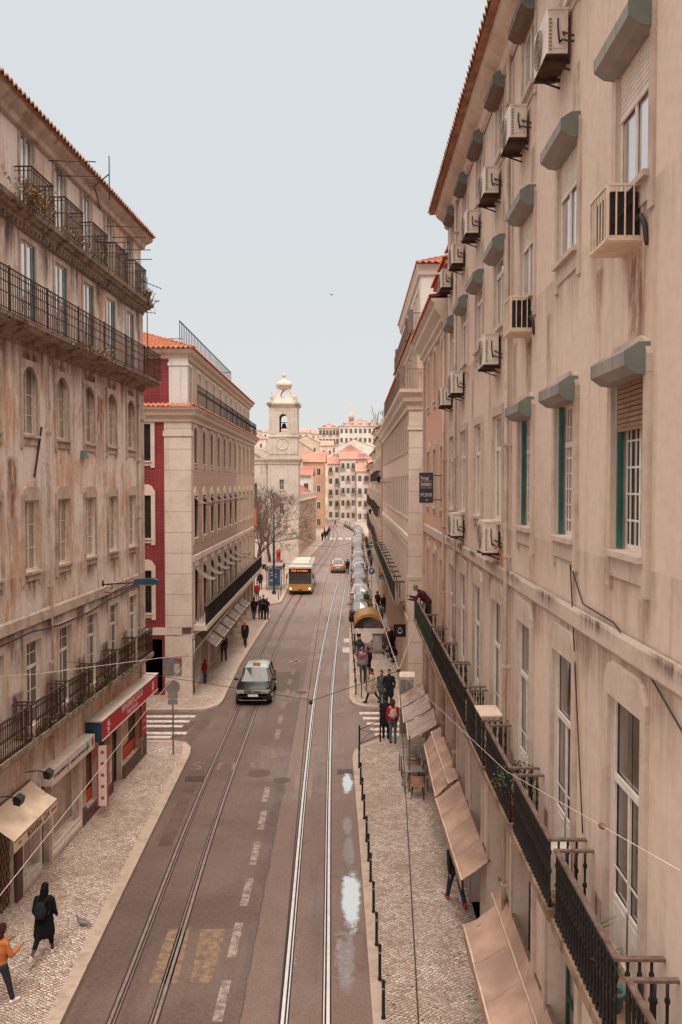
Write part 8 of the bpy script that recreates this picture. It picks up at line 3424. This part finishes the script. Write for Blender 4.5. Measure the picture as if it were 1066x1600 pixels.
rings = [bus_ring(.05, 0, .34), bus_ring(.015, .05, .3), bus_ring(0, .16), bus_ring(0, BL - .15), bus_ring(.04, BL)]
vs = [p for r_ in rings for p in r_]
n = len(rings[0])
fs = []
mats_ = []
for i in range(4):
    for j in range(n):
        j2 = (j + 1) % n
        fs.append((i * n + j, (i + 1) * n + j, (i + 1) * n + j2, i * n + j2))
fs += [tuple(range(n)), tuple(4 * n + j for j in range(n - 1, -1, -1))]
mb.add(vs, fs, 0, False)
mb.build('body', M['buswhite'], bus)
mb = MB()
mb.box(-BW + .03, -.02, .36, BW - .03, .02, 1.02)
mb.box(-BW - .006, .17, .36, -BW + .02, BL - .2, .95)
mb.box(BW - .02, .17, .36, BW + .006, BL - .2, .95)
mb.build('yellow_panel', M['busyel'], bus)
mb = MB()
mb.box(-BW + .05, -.03, .22, BW - .05, .05, .38)
mb.build('bumper', M['black'], bus)
mb = MB()
mb.prism_y([(-BW + .06, 1.04), (BW - .06, 1.04), (BW - .08, 2.05), (-BW + .08, 2.05)], -.03, .02)
mb.build('windscreen', M['carglass'], bus)
mb = MB()
mb.box(-BW + .07, -.028, 2.06, BW - .07, .02, 2.5)
d_ = mb.build('display_case', M['black'], bus)
tm = text_mb('714', .3, .002, bold=.008)
tm.v = [(-.62 + a, -.032 - c, 2.28 + b) for a, b, c in tm.v]
tm.build('lettering', M['amberled'], d_)
tm = text_mb('OUTURELA', .22, .002, bold=.004)
tm.v = [(.22 + a * .95, -.032 - c, 2.28 + b) for a, b, c in tm.v]
tm.build('lettering', M['amberled'], d_)
for s in (-1, 1):
    mb = MB()
    mb.cyl((s * .9, -.03, .6), (0, 1, 0), .09, .04, 14)
    mb.build('headlight', M['headlit'], bus)
    mb = MB()
    mb.box(s * (BW + .12) - .06, -.2, 1.55, s * (BW + .12) + .06, -.1, 1.95)
    mb.bar((s * BW * .95, .0, 2.1), (s * (BW + .12), -.15, 1.95), .035)
    mb.build('wing_mirror', M['black'], bus)
    for i in range(6):
        mb = MB()
        x = s * (BW + .004)
        y0 = .35 + i * 1.62
        mb.box(x - .01, y0, 1.15, x + .01, y0 + 1.5, 2.05)
        mb.build('side_window', M['carglass'], bus)
    for y in (2.0, 7.8):
        mb = MB()
        mb.cyl((s * (BW - .1), y, .44), (1, 0, 0), .44, .24, 18)
        wh = mb.build('wheel', M['rubber'], bus)
        mb = MB()
        mb.cyl((s * (BW + .02), y, .44), (1, 0, 0), .24, .03, 14)
        mb.build('rim', M['steel'], wh)
mb = MB()
mb.box(-.75, 1.5, BH - .01, .75, 4.4, BH + .14)
mb.box(-.7, 5.4, BH - .01, .7, 8.6, BH + .1)
mb.box(-.55, 1.7, BH + .14, .55, 4.2, BH + .17)
mb.build('roof_unit', M['acwhite'], bus)
mb = MB()
for s in (-.4, .35):
    mb.bar((s, -.045, 1.08), (s + .3, -.05, 1.75), .025)
mb.box(-.2, -.035, .42, .22, -.021, .53)
mb.cyl((-.72, -.022, .86), (0, 1, 0), .06, .01, 12)
mb.build('wiper', M['cgrey'], bus)
# driver is seen as a dark figure behind the glass; the glass hides him
# ------------------------------------------------------------------ sky, sun, camera
SUN_EL, SUN_AZ = R(58), R(178)     # azimuth measured from +Y towards +X
w = bpy.data.worlds.new('World')
scene.world = w
w.use_nodes = True
nt = w.node_tree
g = NG(nt)
bg = nt.nodes['Background']
sky = g.n('ShaderNodeTexSky')
sky.sky_type = 'NISHITA'
sky.sun_disc = False
sky.sun_elevation = SUN_EL
sky.sun_rotation = SUN_AZ
sky.air_density = 1.2
sky.dust_density = 3.
tc = g.n('ShaderNodeTexCoord')
sp = g.n('ShaderNodeSeparateXYZ')
g.link(tc.outputs['Generated'], sp.inputs[0])
zn = sp.outputs['Z']
low = (.735, .775, .800, 1)
hig = (3.0, 2.75, 2.5, 1)
cl = g.mix(g.ramp(zn, .50, .86), low, hig)
cl = g.mix(g.ramp(zn, .02, .3, .6, 0), cl, (.81, .80, .775, 1))
nz = g.noise(tc.outputs['Generated'], 1.6, 4, .5)
cl2 = g.mix(g.ramp(nz, .3, .7, 0, .06), cl, (.82, .845, .86, 1))
g.link(cl2, bg.inputs['Color'])
bg.inputs['Strength'].default_value = 1.0
bg2 = g.n('ShaderNodeBackground')
g.link(sky.outputs[0], bg2.inputs['Color'])
bg2.inputs['Strength'].default_value = .05
mx = g.n('ShaderNodeMixShader')
mx.inputs[0].default_value = .06
g.link(bg.outputs[0], mx.inputs[1])
g.link(bg2.outputs[0], mx.inputs[2])
g.link(mx.outputs[0], nt.nodes['World Output'].inputs[0])

sl = bpy.data.lights.new('sun', 'SUN')
sl.energy = 1.8
sl.angle = R(22)
sl.color = (1, .94, .88)
so = bpy.data.objects.new('sun', sl)
COL.objects.link(so)
d = Vector((math.sin(SUN_AZ) * math.cos(SUN_EL), math.cos(SUN_AZ) * math.cos(SUN_EL), math.sin(SUN_EL)))
so.rotation_euler = d.to_track_quat('Z', 'Y').to_euler()

cam = bpy.data.cameras.new('camera')
cam.sensor_fit = 'VERTICAL'
cam.sensor_height = 24.
cam.lens = 24. * F_PX / 1600
cam.clip_start = .1
cam.clip_end = 3000
co = bpy.data.objects.new('camera', cam)
COL.objects.link(co)
co.location = (0, 0, CAM_H)
co.rotation_euler = (R(90) - PITCH, 0, 0)
scene.camera = co
scene.view_settings.view_transform = 'Standard'
scene.view_settings.look = 'None'
scene.view_settings.exposure = 0
scene.view_settings.gamma = 1
scene.render.engine = 'CYCLES'
scene.cycles.max_bounces = 6
scene.cycles.diffuse_bounces = 4
scene.cycles.use_denoising = True
scene.cycles.sample_clamp_indirect = 6
